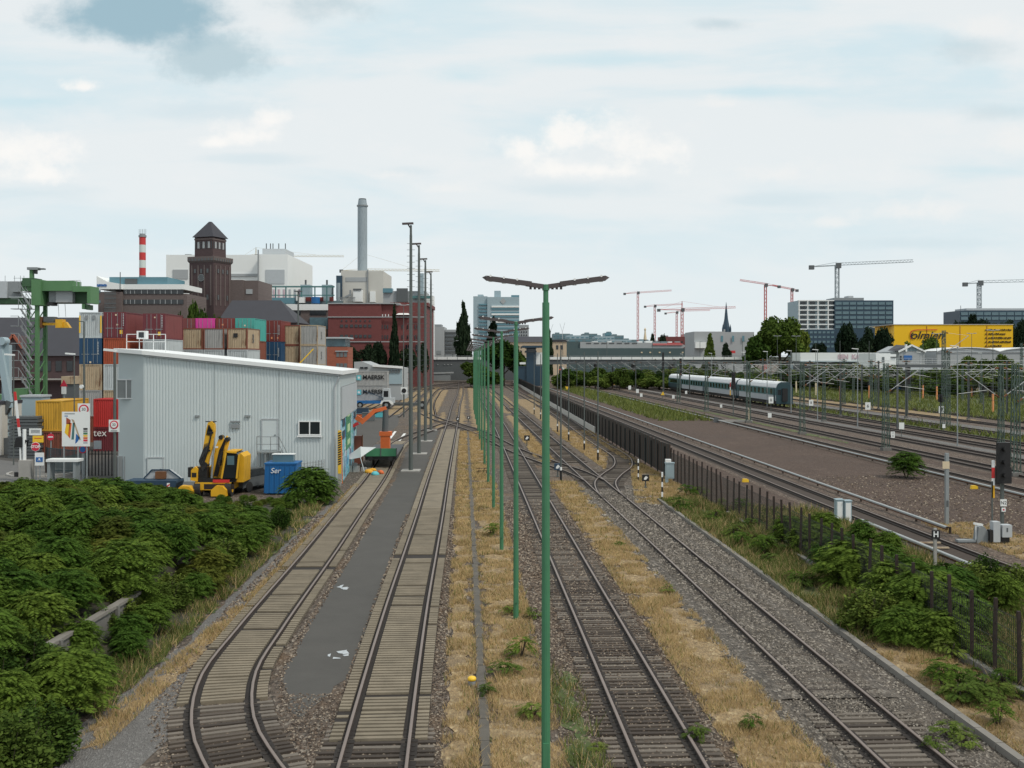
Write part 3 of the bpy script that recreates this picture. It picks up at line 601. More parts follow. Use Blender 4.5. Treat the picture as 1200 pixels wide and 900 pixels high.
# ------------------------------------------------------------------ vegetation
def fronds(seed, n, h, spread, flen=.62, leafmul=1.):
    """a shrub of arching feathered leaves: returns leaflet centres and axes"""
    r = np.random.default_rng(seed); C_, U_, V_ = [], [], []
    for i in range(n):
        a = r.random()*6.283; t = r.random()**.6; rad = spread*t*(.35+.65*r.random()); zz = h*(1-.5*(rad/spread)**2)*(.2+.8*r.random()**.6)
        b = np.array([math.cos(a)*rad, math.sin(a)*rad, zz]); ao = a+r.normal(0, .7); L_ = flen*(.6+.6*r.random()); up = .55-.5*t+r.normal(0, .2); k = 9
        d = np.array([math.cos(ao), math.sin(ao), up]); d /= np.linalg.norm(d); side = np.cross(d, [0, 0, 1]); side /= np.linalg.norm(side)+1e-6; droop = .35+.35*r.random()
        for j in range(k):
            s = (j+1)/k; p = b+d*L_*s-np.array([0, 0, droop*L_*s*s]); ll = .17*flen/.62*(.55+.9*math.sin(math.pi*min(.95, s*.85+.1)))*leafmul
            for sg in (-1, 1):
                ax = side*sg*.9+d*.35-np.array([0, 0, .25+.2*r.random()]); ax /= np.linalg.norm(ax)
                C_.append(p+ax*ll*.5); U_.append(ax*ll*.5); w = np.cross(ax, np.cross(side*sg, d)); w = np.cross(np.array([0, 0, 1.])+d*.3+r.normal(0, .25, 3), ax); w /= np.linalg.norm(w)+1e-6; V_.append(w*ll*.17)
    return np.array(C_), np.array(U_), np.array(V_)
def shrub(name, label, cat, seed, n, h, spread, mat='leaf_ail', flen=.62, group=None, lm=1.):
    root = thing(name, label, cat, group=group); c, u, v = fronds(seed, n, h, spread, flen, lm); quads('foliage', c, u, v, mat, root)
    m = MB(); r = random.Random(seed)
    for i in range(5):
        a = r.random()*6.28; m.tube((0, 0, -.1), (math.cos(a)*spread*.5, math.sin(a)*spread*.5, h*.75), .025, .008, 5)
    m.build('stems', 'bark', root); return root
PROTO = [shrub('shrub', 'x', 'shrub', 11+i, 560, 1.65, (1.0, .85, 1.1, .9)[i], 'leaf_ail', (.44, .38, .48, .41)[i]) for i in range(4)] + [shrub('shrub', 'x', 'shrub', 31, 460, 1.3, .95, 'leaf_ail_y', .4), shrub('shrub', 'x', 'shrub', 35, 460, 1.5, .95, 'leaf_ail_b', .44)]
def broad(name, seed, n, h, spread, mat):
    # a looser bush: single oval leaves on bare twigs
    root = thing(name, 'x', 'shrub'); r = np.random.default_rng(seed); a = r.random(n)*6.283; q = spread*r.random(n)**.5; top = h*(1-.45*(q/spread)**2)*(.75+.35*np.sin(a*3+seed)); z = top*(.15+.85*r.random(n)**.5)
    c = np.stack([np.cos(a)*q, np.sin(a)*q, z], 1)+r.normal(0, .06, (n, 3)); u = r.normal(0, 1, (n, 3))*[1, 1, .45]; u /= np.linalg.norm(u, axis=1)[:, None]; v = np.cross(u, r.normal(0, .5, (n, 3))+[0, 0, 1]); v /= np.linalg.norm(v, axis=1)[:, None]; s_ = (.035+.035*r.random(n))[:, None]
    quads('foliage', c, u*s_*1.3, v*s_*.75, mat, root); m = MB(); rr = random.Random(seed)
    for i in range(9): t_ = rr.random()*6.28; k_ = rr.uniform(.3, .95); m.tube((0, 0, -.1), (math.cos(t_)*spread*k_, math.sin(t_)*spread*k_, h*rr.uniform(.7, 1.12)*(1-.35*k_*k_)), .018, .005, 5)
    m.build('stems', 'bark', root); return root
PROTO += [broad('shrub', 51, 5200, 1.45, .95, 'leaf_weed'), broad('shrub', 52, 5200, 1.6, .9, 'leaf_tree')]
used = set()
def put(k, x, y, z, s, label, group=None):
    if k not in used: used.add(k); o = PROTO[k]
    else: o = copy_tree(PROTO[k])
    place(o, (x, y, z), random.random()*6.28, (s*random.uniform(.9, 1.15), s*random.uniform(.9, 1.15), s*random.uniform(.85, 1.15)), label)
    o['group'] = group or 'shrubs'
    return o
LBL = 'feathery dark green shrub packed among its neighbours on the left-hand bank'
pts = []
def free(x, y, dmin): return all((x-a)**2+(y-b)**2 > dmin*dmin for a, b in pts)
tries = 0
while tries < 9000 and len(pts) < 300:
    tries += 1; y = 22+44*random.random()**1.0; x = -9.6-random.random()*28
    if x < -.535*y-1.5: continue
    edge = -9.55+.1*(23-y) if y < 27 else (-10.9-.03*(y-27)+.5*nz(0, y, 2, .25) if y < 58 else -12.2-.1*(y-58))
    if y < 27: edge = -9.2-(y-23)*.5
    if x > edge-.25: continue
    dw = abs(x-WALLX(y))
    px = CX+x*F/y
    if 27.6 < y < 29.6 and x > WALLX(y)-.1 and x < WALLX(y)+.75: continue
    if 30.6 < y < 32.4 and x > WALLX(y)-.1 and x < WALLX(y)+.75: continue
    if y > 65 and x > -17: continue
    dm = .86 if y < 45 else 1.05
    front = x > WALLX(y)-.2
    if not free(x, y, dm): continue
    pts.append((x, y)); s = random.uniform(.72, 1.08)
    z = bank(x, y); cy_ = 560 if px < 150 else (566 if px < 212 else (586 if px < 300 else 592)); mx = CAMZ-(cy_-HY)*y/F          # bushes crest below the yard's edge
    if y > 40: s = min(s, max(.3, (mx-z)/1.85))
    if front: s *= .68 if 27 < y < 40 else .9
    yel = -29 < x < -23 and 47 < y < 56 and random.random() < .8
    put(4 if yel else (5 if nz(x, y, 21, .16) > .2 and random.random() < .5 else (random.choice((6, 7)) if random.random() < .16 or (front and random.random() < .3) else random.randrange(4))), x, y, z, s, 'yellowish flowering shrub among the darker ones on the left-hand bank' if yel else LBL, 'shrubs on the left-hand bank')
# fix labels so that the species reads right
for o in COL.objects:
    if o.get('category') == 'shrub' and o.get('group') == 'shrubs on the left-hand bank':
        o['label'] = 'yellowish shrub among the darker ones on the left-hand bank' if any(c.data and c.data.materials and c.data.materials[0].name == 'leaf_ail_y' for c in o.children) else LBL
RB = [(985, 668, 1.1), (1000, 690, 1.2), (1035, 680, 1.05), (1045, 720, 1.2), (1085, 735, 1.35), (1020, 740, 1.0), (1065, 700, 1.1), (1110, 715, 1.1), (1125, 745, 1.0), (950, 650, 1.0), (925, 640, .95), (965, 632, .9), (905, 648, .7), (1010, 650, .9), (880, 622, .7), (1040, 655, .8), (1100, 760, .8), (1135, 700, .9), (1155, 690, .8), (1175, 720, .8), (870, 600, .6), (845, 592, .55), (820, 580, .6), (800, 600, .55), (1060, 755, .8), (835, 612, .5), (1190, 700, .8)]
RBW = [r_ for r_ in RB if r_[2] < .8]; RB = [r_ for r_ in RB if r_[2] >= .8]
for i, (px, py, s) in enumerate(RB):
    q = G(px, py); put(random.choice((0, 1, 2, 3, 0, 1, 2, 3, 6, 7)), q.x, q.y, 0, s, 'leafy green shrub crowding the thin post fence on the right', 'shrubs along the post fence')
q = G(1062, 560); put(1, q.x, q.y, 0, 1.35, 'lone round bush growing out of the wide brown strip', 'bush on the brown strip'); 
put(2, -12.75, 64.4, 0, 1.45, 'tall bush before the blue bin at the white hall', 'bushes by the white hall'); put(0, -11.9, 64.5, 0, .85, 'bush right of the tall one, by the grey mesh fence of the hall', 'bushes by the white hall'); put(3, -14.2, 62, 0, .5, 'low bush left of the tall one, beneath the blue bin', 'bushes by the white hall')
# small plants in the dry grass
def herb(name, seed, n, h, spread, mat): return shrub(name, 'x', 'plant', seed, n, h, spread, mat, .34, lm=.9)
H = [herb('weed_plant', 71, 26, .55, .3, 'leaf_weed'), herb('weed_plant', 72, 34, .4, .42, 'leaf_weed'), herb('weed_plant', 73, 40, .65, .35, 'leaf_ail')]
HP = [(592, 790, 1, 1.0, 'bushy green weed by the drain, right of the yellow marker cap'), (610, 770, 2, 1.0, 'dark weed at the foot of the second green lamp'), (577, 628, 2, 1.1, 'dark spreading weed against the channel, far down the lamp row'), (598, 720, 1, .8, 'green weed clump at the base of a green lamp post'), (626, 725, 0, .8, 'small weed in the gravel between two green lamps'), (624, 840, 1, .9, 'tall grassy weed close beside the nearest lamp post'), (815, 868, 0, .8, 'small weed in dry grass between the two front right tracks'), (783, 695, 0, .7, 'green tuft in the dry lane left of the grey stone track'), (880, 855, 2, .6, 'thin reddish weed at the lower edge of the dry lane'), (1112, 862, 1, .9, 'creeping green plant on the grey stone beside the kerb'), (1130, 875, 1, .8, 'second creeping plant on the stone, nearest the frame edge'), (726, 640, 1, .6, 'tuft in the dry lane well down the yard'), (570, 815, 0, .7, 'weed growing out of the drain channel joints'), (1170, 850, 2, 1.0, 'leafy weed behind the kerb in the lower right corner'), (700, 880, 1, .5, 'low weed in gravel between the lamp and the sleepers'), (1095, 880, 0, .7, 'small plant at the end of the grey stone sleepers')]
hu = set()
for px, py, k, s, lb in HP:
    q = G(px, py); o = H[k] if k not in hu else copy_tree(H[k]); hu.add(k); place(o, (q.x, q.y, 0), random.random()*6, s, lb); o['group'] = 'weeds between the tracks'

for i, (px, py, s_) in enumerate(RBW+[(790+9*k+random.uniform(-12, 30), 585+6*k+random.uniform(-14, 16), .6) for k in range(18)]+[(1100+6*k, 775+random.uniform(-10, 50), .5) for k in range(14)]):
    q = G(px, py)
    if lx(12.8, q.y) < q.x < 21+SL*q.y: o = copy_tree(H[i % 3]); place(o, (q.x, q.y, 0), random.random()*6, s_*random.uniform(1.5, 2.6), 'loose green weed in the grass along the thin post fence'); o['group'] = 'weeds along the post fence'; o['category'] = 'plant'

def crown(kind, n, seed, leaf):
    r = np.random.default_rng(seed); P_ = []
    if kind == 'round': cl = [(r.normal(0, .2, 3)*[1, 1, .8]+[0, 0, .1], .4)] + [((lambda a, e, q: np.array([math.cos(a)*math.cos(e)*q, math.sin(a)*math.cos(e)*q, math.sin(e)*q*1.05]))(r.random()*6.28, r.uniform(-.6, 1.45), r.uniform(.3, .72)), r.uniform(.2, .36)) for _ in range(24)]
    elif kind == 'poplar': cl = [(np.array([r.normal(0, .3)*(1.1-.9*max(0, z)), r.normal(0, .3)*(1.1-.9*max(0, z)), z]), r.uniform(.25, .42)*(1.1-.8*max(0, z))) for z in np.linspace(-1, .98, 60)]
    elif kind == 'cone': cl = [((lambda a, z: np.array([math.cos(a)*.55*(1-z), math.sin(a)*.55*(1-z), z*2-1]))(r.random()*6.28, z), .1+.4*(1-z)) for z in np.linspace(0, 1, 60)]
    else: cl = [(np.array([r.uniform(-.8, .8), r.uniform(-.6, .6), r.uniform(-.6, .35)]), r.uniform(.25, .5)) for _ in range(14)]
    wts = np.array([c[1]**2 for c in cl]); wts /= wts.sum(); idx = r.choice(len(cl), n, p=wts)
    ctr = np.array([cl[i][0] for i in idx]); rad = np.array([cl[i][1] for i in idx]); d = r.normal(0, 1, (n, 3)); d /= np.linalg.norm(d, axis=1)[:, None]
    c = ctr+d*(rad*(.55+.5*r.random(n)))[:, None]*([1, 1, .45] if kind in ('poplar', 'cone') else [1, 1, 1]); ax = r.normal(0, 1, (n, 3))+d*.4; ax /= np.linalg.norm(ax, axis=1)[:, None]; b = np.cross(ax, r.normal(0, 1, (n, 3))+d); b /= np.linalg.norm(b, axis=1)[:, None]
    s = leaf*(.6+.8*r.random(n))[:, None]; return c, ax*s, b*s*.6
TREE = {}
def tree(name, label, px, top, Y, wpx, kind, mat='leaf_tree', base=0., group=None, n=4200, leaf=None, seed=0):
    x, zt = WX(px, Y), WZ(top, Y); hw = wpx*Y/F/2; key = (kind, mat, seed % 3, leaf)
    root = thing(name, label, 'tree', (x, Y, base), group or 'trees')
    tk = {'round': .18, 'poplar': .1, 'cone': .06, 'bush': .05}[kind]; h = zt-base; zb = base+h*tk
    if key not in TREE: c, u, v = crown(kind, n, 100+seed % 3+len(kind), leaf or {'round': .085, 'poplar': .13, 'cone': .13, 'bush': .1}[kind]); TREE[key] = quads('crown', c, u, v, mat).data; bpy.data.objects.remove([o for o in COL.objects if o.data == TREE[key]][0])
    o = bpy.data.objects.new('crown', TREE[key]); COL.objects.link(o); o.parent = root; o.location = (0, 0, (zb+zt)/2-base); o.scale = (hw, hw, (zt-zb)/2*1.02)
    o.rotation_euler = (0, 0, random.random()*6.28)
    m = MB(); m.tube((0, 0, -.2), (0, 0, h*.55), max(.12, hw*.07), max(.05, hw*.03), 7)
    if kind == 'round':
        for i in range(5): a = i*1.3; m.tube((0, 0, h*(.25+.05*i)), (math.cos(a)*hw*.5, math.sin(a)*hw*.5, h*(.5+.06*i)), hw*.03, hw*.012, 5)
    m.build('trunk', 'bark', root); return root
T = tree
T('poplar_tree', 'tall dark poplar left of the pale blue tower block', 543, 356, 430, 22, 'poplar', 'leaf_dark', n=4200)
T('poplar_tree', 'dark poplar in front of the pale blue tower block', 577, 374, 440, 20, 'poplar', 'leaf_dark', seed=1)
T('conifer_tree', 'tall narrow conifer in front of the red brick factory', 462, 361, 312, 19, 'cone', 'leaf_dark')
for i, (px, tp, w) in enumerate(((412, 402, 26), (432, 404, 28), (446, 398, 24), (478, 404, 30), (496, 402, 18), (404, 396, 16))): T('dark_tree', 'low dark tree in the row at the foot of the red brick factory', px, tp, 306+3*i, w, 'round', 'leaf_dark', group='trees at the foot of the brick factory', seed=i)
T('green_tree', 'large green tree rising behind the row of green lamps', 590, 399, 345, 56, 'round', seed=1); T('green_tree', 'bright green tree left of the lamp row before the bridge', 556, 423, 335, 40, 'round', 'leaf_mid', seed=2); T('green_tree', 'low green bush filling the gap left of the green lamp row at the bridge', 572, 430, 322, 44, 'bush', seed=0); T('green_tree', 'green tree right behind the second lamp, taller than the bridge', 606, 408, 360, 30, 'round', seed=0)
T('broad_tree', 'largest round tree on the skyline, right of the church spire', 914, 365, 385, 70, 'round', n=11000, leaf=.06, seed=0); T('broad_tree', 'smaller tree at the left foot of the largest round tree', 884, 394, 380, 40, 'round', seed=1); T('broad_tree', 'tree at the right foot of the largest round tree', 936, 384, 392, 32, 'round', 'leaf_mid', seed=2)
T('broad_tree', 'pointed olive tree in front of the grey hall with the spire behind', 832, 393, 410, 26, 'cone', 'leaf_mid', seed=2); T('broad_tree', 'small dark tree in front of the grey hall', 850, 402, 405, 16, 'round', 'leaf_dark', seed=1)
for px, tp, w, lb in ((992, 376, 28, 'dark pointed tree before the blue glass office block'), (1018, 384, 26, 'dark tree between the office block and the yellow building'), (1035, 378, 30, 'dark tree at the left corner of the yellow building'), (1008, 396, 40, 'low dark tree behind the graffiti building'), (960, 398, 28, 'tree beneath the balconied apartment block')): T('dark_tree', lb, px, tp, 395, w, 'round', 'leaf_dark', seed=px)
for i, px in enumerate((1124, 1140, 1156, 1170, 1182)): T('broad_tree', 'dark tree of the row showing above the yellow building roof', px, (371, 369, 371, 373, 376)[i], 520, 30, 'round', 'leaf_dark', group='trees behind the yellow building', seed=i)
T('broad_tree', 'dark tree touching the right end of the yellow building', 1197, 376, 415, 30, 'round', 'leaf_dark', seed=1)
T('broad_tree', 'rounded tree in front of the lettering on the yellow building', 1086, 393, 345, 34, 'round', 'leaf_mid', seed=2); T('broad_tree', 'smaller tree by the gabled house before the yellow wall', 1064, 401, 345, 26, 'round', 'leaf_mid', seed=1)
T('cypress_tree', 'slim dark cypress beside the cream apartment house', 644, 388, 520, 9, 'poplar', 'leaf_dark', seed=2)
for i, (px, tp, w) in enumerate(((210, 358, 26), (226, 355, 30), (240, 357, 28), (254, 361, 24))): T('broad_tree', 'green treetop showing above the container stacks', px, tp, 172, w, 'round', group='trees behind the container stacks', seed=i)
T('broad_tree', 'dark tree clump left of the teal hall on the skyline', 777, 388, 700, 12, 'round', 'leaf_dark', seed=0); T('broad_tree', 'small round tree left of the dark clump on the skyline', 765, 391, 700, 10, 'round', 'leaf_dark', seed=1)
BS = [(942, 447, 300), (956, 440, 290), (972, 437, 300), (990, 432, 285), (1004, 438, 290), (1020, 440, 275), (1034, 446, 280), (1050, 440, 285), (1066, 448, 260), (1080, 440, 280), (1094, 444, 265), (1110, 442, 270), (1125, 436, 262), (1136, 430, 270), (1150, 431, 258), (1162, 440, 262), (1174, 428, 255), (1184, 436, 250), (1196, 440, 255), (1140, 446, 240), (1160, 448, 238), (1110, 452, 235), (1082, 455, 245), (1045, 455, 262), (1010, 452, 280), (985, 452, 290), (1190, 450, 236)]
for i, (px, tp, Y) in enumerate(BS): T('hedge_tree', 'bushy green tree in the row beyond the main line tracks', px, tp-12, Y, random.uniform(32, 48), 'round' if i % 3 else 'bush', ('leaf_tree', 'leaf_mid', 'leaf_mid')[i % 3], group='bushy trees beyond the tracks', seed=i)
for i, px in enumerate(list(range(660, 905, 7))+list(range(905, 1000, 9))): T('scrub_tree', 'green scrub tree in the belt below the road bridge', px+random.uniform(-4, 4), 429+random.uniform(-4, 10), 330+random.uniform(-40, 50), random.uniform(18, 32), 'round' if i % 3 else 'bush', ('leaf_mid', 'leaf_tree', 'leaf_mid')[i % 3], group='scrub below the bridge', seed=i)

for i, px in enumerate(range(655, 1000, 9)): T('scrub_bush', 'low wide bush filling the green belt below the road bridge', px+random.uniform(-5, 5), 439+random.uniform(-4, 5), 318+random.uniform(-25, 30), random.uniform(22, 40), 'bush', ('leaf_mid', 'leaf_weed', 'leaf_tree', 'leaf_mid')[i % 4], group='low bushes below the bridge', seed=i)
# ------------------------------------------------------------------ lamps and masts of the yard
def green_lamp(h):
    t = thing('lamp_post', 'x', 'lamp post')
    m = MB(); m.tube((0, 0, -.1), (0, 0, h*.5), .095, .085, 14); m.tube((0, 0, h*.5), (0, 0, h-.35), .085, .075, 14); m.tube((0, 0, h-.35), (0, 0, h-.05), .055, .055, 12); m.tube((0, 0, h-.1), (0, 0, h+.02), .075, .075, 12); m.m(0).box(-.06, .06, -.13, -.08, .6, 1.1); m.build('pole', 'lamp_green', t, smooth=False)
    for s in (-1, 1):
        m = MB(); m.bar((s*.05, 0, h-.02), (s*.42, 0, h+.03), .1, .09); m.bar((s*.3, 0, h+.03), (s*1.25, 0, h+.15), .13, .1)
        for q in range(3): m.bar((s*(.14+.09*q), 0, h-.08), (s*(.14+.09*q), 0, h), .05)
        m.add([(s*1.25, -.065, h+.1), (s*1.25, .065, h+.1), (s*1.25, .065, h+.2), (s*1.25, -.065, h+.2), (s*1.34, 0, h+.165)], [(0, 1, 4), (1, 2, 4), (2, 3, 4), (3, 0, 4), (0, 3, 2, 1)])
        a = m.build('arm', 'lamp_head', t)
        b = MB()
        for q in (.6, .88, 1.16): b.tube((s*q, -.069, h+.09+.13*(q-.3)-.01), (s*q, -.074, h+.09+.13*(q-.3)-.01), .025, n=10); b.tube((s*q, 0, h+.0+.13*(q-.3)-.035), (s*q, 0, h+.03+.13*(q-.3)), .045, n=10)
        b.build('lens', 'lens', a)
    return t
gl = green_lamp(10.45); ginfo = [(21.5, .71, 'nearest tall green lamp post, its double arms wide against the sky'), (36, .14, 'second green lamp post from the front, its arms crossing the nearest pole')]
for k in range(11): y = 49+13.2*k; ginfo.append((y, 1.83-.0475*y, 'green lamp post far back in the row, lined up behind the two nearest'))
for i, (y, x, lb) in enumerate(ginfo):
    o = gl if i == 0 else copy_tree(gl); place(o, (x, y, 0), random.gauss(0, .04), 1, lb); o['group'] = 'green double-armed lamp posts'
    if i == 0: o.scale = (1, 1, 1.024)
def tall_mast():
    t = thing('lamp_mast', 'x', 'lamp mast'); m = MB(); m.tube((0, 0, 0), (0, 0, 19.2), .18, .11, 12); m.tube((0, 0, 19.2), (0, 0, 20), .1, .09, 10)
    for k in range(28): m.bar((-.32, 0, 5+k*.5), (.32, 0, 5+k*.5), .03)
    m.build('pole', 'mast_grey', t)
    m = MB(); m.bar((0, 0, 19.7), (-.25, 0, 20.1), .1); m.bar((-.7, 0, 20.12), (.2, 0, 20.16), .35, .14); m.build('lamp_head', 'lamp_head', t)
    m = MB(); m.cb(0, 0, -.02, 1.5, 1.5, .12); m.build('foundation', 'concrete', t); return t
tm = tall_mast(); LB = ['tallest-looking grey lamp mast with step irons, nearest of the four', 'second grey lamp mast in line, just right of the nearest', 'third grey lamp mast in line between the two left tracks', 'fourth grey lamp mast, farthest of the step-iron row']
for i, (px, Y) in enumerate(((481.5, 83.3), (491, 98), (498.5, 113), (505, 130))):
    o = tm if i == 0 else copy_tree(tm); place(o, (WX(px, Y), Y, 0), 0, 1, LB[i], 'grey lamp masts between the left tracks')
def slim(name, label, h, head='single', mat='galv', base=None, cat='lamp post'):
    t = thing(name, label, cat); m = MB(); m.tube((0, 0, 0), (0, 0, h), .075, .05, 8); m.build('pole', mat, t)
    if head == 'single': m = MB(); m.bar((-.1, 0, h+.03), (.75, 0, h+.1), .22, .1); m.build('lamp_head', 'wall_white', t)
    elif head == 'T':
        m = MB(); m.bar((-1., 0, h), (1., 0, h), .09); m.bar((-1.15, 0, h+.06), (-.45, 0, h+.06), .3, .1); m.bar((.45, 0, h+.06), (1.15, 0, h+.06), .3, .1); m.build('lamp_head', 'grey_light', t)
    if base == 'bw':
        m = MB(); m.tube((0, 0, 0), (0, 0, .8), .085, n=8); m.m(1).tube((0, 0, .8), (0, 0, 1.05), .085, n=8); m.build('base_band', ['black', 'white'], t)
    elif base == 'orange': m = MB(); m.tube((0, 0, .2), (0, 0, 3.2), .17, n=8); m.build('base_band', 'orange_paint', t)
    elif base == 'cream': m = MB(); m.tube((0, 0, .2), (0, 0, 3.2), .2, n=8); m.build('base_band', 'cream', t)
    return t
t5 = MB(); o = slim('lamp_mast', 'grey lamp mast with a T-shaped double head far down the left yard', 17.5, 'T', 'mast_grey', cat='lamp mast'); place(o, (WX(473, 160), 160, 0)); o['group'] = 'distant yard lamp masts'
s0 = slim('lamp_post', 'x', 9.8, None, 'mast_grey', 'bw'); SLB = ['slim grey post with banded foot nearest the blue dwarf signal', 'slim grey post with banded foot on the dry patch inside the bend', 'slim grey post with banded foot, second back from the bend', 'slim grey post with banded foot, third back from the bend', 'slim grey post right of the nearest green lamp, far back', 'slim grey post between the two right yard tracks before the bridge', 'farthest slim grey post between the two right yard tracks']
for i, (px, Y) in enumerate(((657.3, 76.6), (700.7, 91), (684.7, 101), (666.4, 113), (653.3, 127), (633.5, 154), (626, 168))):
    o = s0 if i == 0 else copy_tree(s0); place(o, (WX(px, Y), Y, 0), .2, 1, SLB[i], 'slim grey posts between the right yard tracks')
s1 = slim('lamp_post', 'x', 10.4, 'single'); used1 = 0
for px, Y in ((1122, 107), (1005, 137.5), (958, 152), (927, 172), (899, 192), (873, 215), (800, 300), (834, 255), (1150, 245), (1078, 214)):
    o = s1 if not used1 else copy_tree(s1); used1 = 1; place(o, (WX(px, Y), Y, 0), math.pi, 1, 'slender grey lamp post with a pale flat head among the main line tracks', 'lamp posts along the main line')
for j, (px, py, bs, lb, hh) in enumerate(((1163.6, 484, 'orange', 'tall T-headed lamp post with an orange foot in front of the yellow building', 13.9), (1081.6, 468, 'orange', 'orange-footed lamp post below the gabled house', 14), (984.4, 470, 'orange', 'orange-footed post beside the farthest weeds, left of a plated mast', 13), (1018.5, 469, 'orange', 'orange-footed post just left of the dark lattice pair', 13), (933, 461, 'cream', 'T-headed lamp post with a cream foot right of the train end', 15), (956, 464, 'cream', 'cream-footed post, second right of the train', 13), (911, 458, 'cream', 'T-headed lamp post rising behind the train end', 15.5), (1097.8, 470, 'orange', 'T-headed lamp post before the middle of the yellow building', 14.5), (1138.7, 466, 'orange', 'T-headed lamp post before the right half of the yellow building', 15))):
    q = G(px, py); o = slim('lamp_post', lb, hh, 'T' if 'T-head' in lb else None, 'mast_grey', bs); place(o, q, .05)

# catenary
def lattice(m, h, w0, w1, r=.034, n=None):
    n = n or int(h/.95)
    for sx in (-1, 1):
        for sy in (-1, 1): m.bar((sx*w0/2, sy*w0/2, 0), (sx*w1/2, sy*w1/2, h), r*2.)
    for k in range(n):
        z0, z1 = h*k/n, h*(k+1)/n; a, b = (w0+(w1-w0)*k/n)/2, (w0+(w1-w0)*(k+1)/n)/2; s = 1 if k % 2 else -1
        m.bar((-s*a, -a, z0), (s*b, -b, z1), r); m.bar((-s*a, a, z0), (s*b, b, z1), r); m.bar((-a, -s*a, z0), (-b, s*b, z1), r); m.bar((a, -s*a, z0), (b, s*b, z1), r)
def cantilever(t, side, h, reach=3.3):
    m = MB(); m.tube((side*.2, 0, h-2.9), (side*reach, 0, h-.7), .04, n=6); m.tube((side*.2, 0, h-.3), (side*reach, 0, h-.7), .018, n=6); m.tube((side*reach*.35, 0, h-2.25), (side*(reach+.6), 0, h-2.6), .025, n=6)
    m.tube((side*(reach*.6), 0, h-2.35), (side*(reach*.62), 0, h-1.5), .02, n=5); m.build('cantilever', 'tubes', t)
    m = MB(); m.tube((side*.2, 0, h-2.9), (side*.55, 0, h-2.65), .085, n=8); m.tube((side*.2, 0, h-.3), (side*.55, 0, h-.34), .08, n=8); m.build('insulator', 'rust', t)
def cat_mast(h, w0, sides, reach=3.3, kind='lattice', plate=False):
    t = thing('catenary_mast', 'x', 'catenary mast'); m = MB()
    if kind == 'lattice': lattice(m, h, w0, w0*.62)
    else: m.box(-.13, .13, -.02, .02, 0, h); m.box(-.13, -.1, -.12, .12, 0, h); m.box(.1, .13, -.12, .12, 0, h)
    m.build('mast', 'lattice_green' if kind == 'lattice' else 'mast_grey', t)
    m = MB(); m.cb(0, 0, -.1, w0*1.5, w0*1.5, .4); m.build('foundation', 'concrete_dark', t)
    for s in sides: cantilever(t, s, h, reach)
    return t
def plate(t, x, z, s, w=.38, h=.62):
    m = MB(); m.box(x-w/2, x+w/2, -.42, -.4, z, z+h); p = m.build('number_plate', 'wall_white', t)
    for i, ch in enumerate(s): text(p, ch, .28, Vector(t.location)+Vector((x, -.425, z+h*(.75-.5*i))), 'black', name='digit', ext=.002)
C1 = cat_mast(8.7, .56, (1,)); C2 = cat_mast(8.6, .42, (1, -1)); C3 = cat_mast(12.8, .5, (1,)); C4 = cat_mast(8.8, .3, (1, -1), 3., 'beam'); C5 = cat_mast(8.6, .3, (-1,), 3.2, 'beam')
cu_ = set()
def pc(proto, px, py, label, group, s=1., rz=.05):
    q = G(px, py); o = proto if proto not in cu_ else copy_tree(proto); cu_.add(proto); place(o, q, rz, s, label); o['group'] = group; return o
for i, (px, py) in enumerate(((1190, 558), (1038, 528), (940, 509), (877, 495.5), (828, 482.5), (795, 473))):
    o = pc(C1, px, py, ['green lattice mast right of the big black signal', 'stout green lattice mast with number plates above the round bush', 'lattice mast on a concrete foot below the train end', 'slim lattice mast in front of the train, right of a signal', 'paired lattice mast before the middle of the train', 'lattice mast at the far end of the train'][i], 'lattice masts along the first main line track')
    if i == 1: plate(o, .55, 1.3, '29'); 
pc(C3, 1106, 503, 'very tall lattice mast standing against the yellow building', 'tall lattice masts'); pc(C3, 1111.5, 500, 'second very tall lattice mast right behind the first, yellow wall behind', 'tall lattice masts', .8); pc(C3, 1197, 475, 'tall lattice mast at the right edge of the picture', 'tall lattice masts', .95)
pc(C2, 1173, 540, 'thin lattice mast hidden partly by the big black signal', 'lattice masts by the service path')
for px, py in ((1021, 480), (965.5, 494), (1026, 476), (989, 474), (1000, 471), (915, 463), (903, 460), (1128, 470), (1066, 470), (1150, 474)): pc(C2, px, py, 'lattice catenary mast in the crowd between the train and the yellow building', 'lattice masts by the service path', random.uniform(.9, 1.1))
for px, py in ((949, 481), (1029.5, 480), (894, 474), (860, 466), (850, 462), (838, 458), (985, 488), (1062, 490), (1135, 492), (1180, 488), (812, 455), (790, 452), (768, 450)): pc(C4, px, py, 'grey catenary post with silver arms on both sides among the main line tracks', 'two-armed catenary posts', random.uniform(.93, 1.05), random.gauss(.05, .05))
for px, py in ((700, 452), (686, 451), (712, 449), (724, 452), (738, 449), (752, 452), (667, 449), (676, 455), (745, 458), (778, 459), (808, 463), (875, 470), (925, 476), (1010, 482), (728, 446), (760, 446), (783, 446), (692, 446)): pc(C5, px, py, 'distant grey catenary post before the road bridge', 'distant catenary posts', random.uniform(.92, 1.05), random.gauss(0, .1))
m = MB(); t = thing('signal_gantry', 'dark steel gantry beam reaching left from the tall lattice mast', 'gantry', G(1106, 503))
a = t.location; m.bar((-6, 0, 8.2), (.2, 0, 8.2), .4, .38); m.bar((-6, 0, 0), (-6, 0, 8.4), .2); m.build('beam', 'grey_dark', t); m = MB(); m.bar((-6, 0, 8.65), (.2, 0, 8.65), .05); m.bar((-6, 0, 9.2), (.2, 0, 9.2), .04)
for k in range(9): m.bar((-6+k*.75, 0, 8.4), (-6+k*.75, 0, 9.2), .03)
m.build('railing', 'grey_light', t)
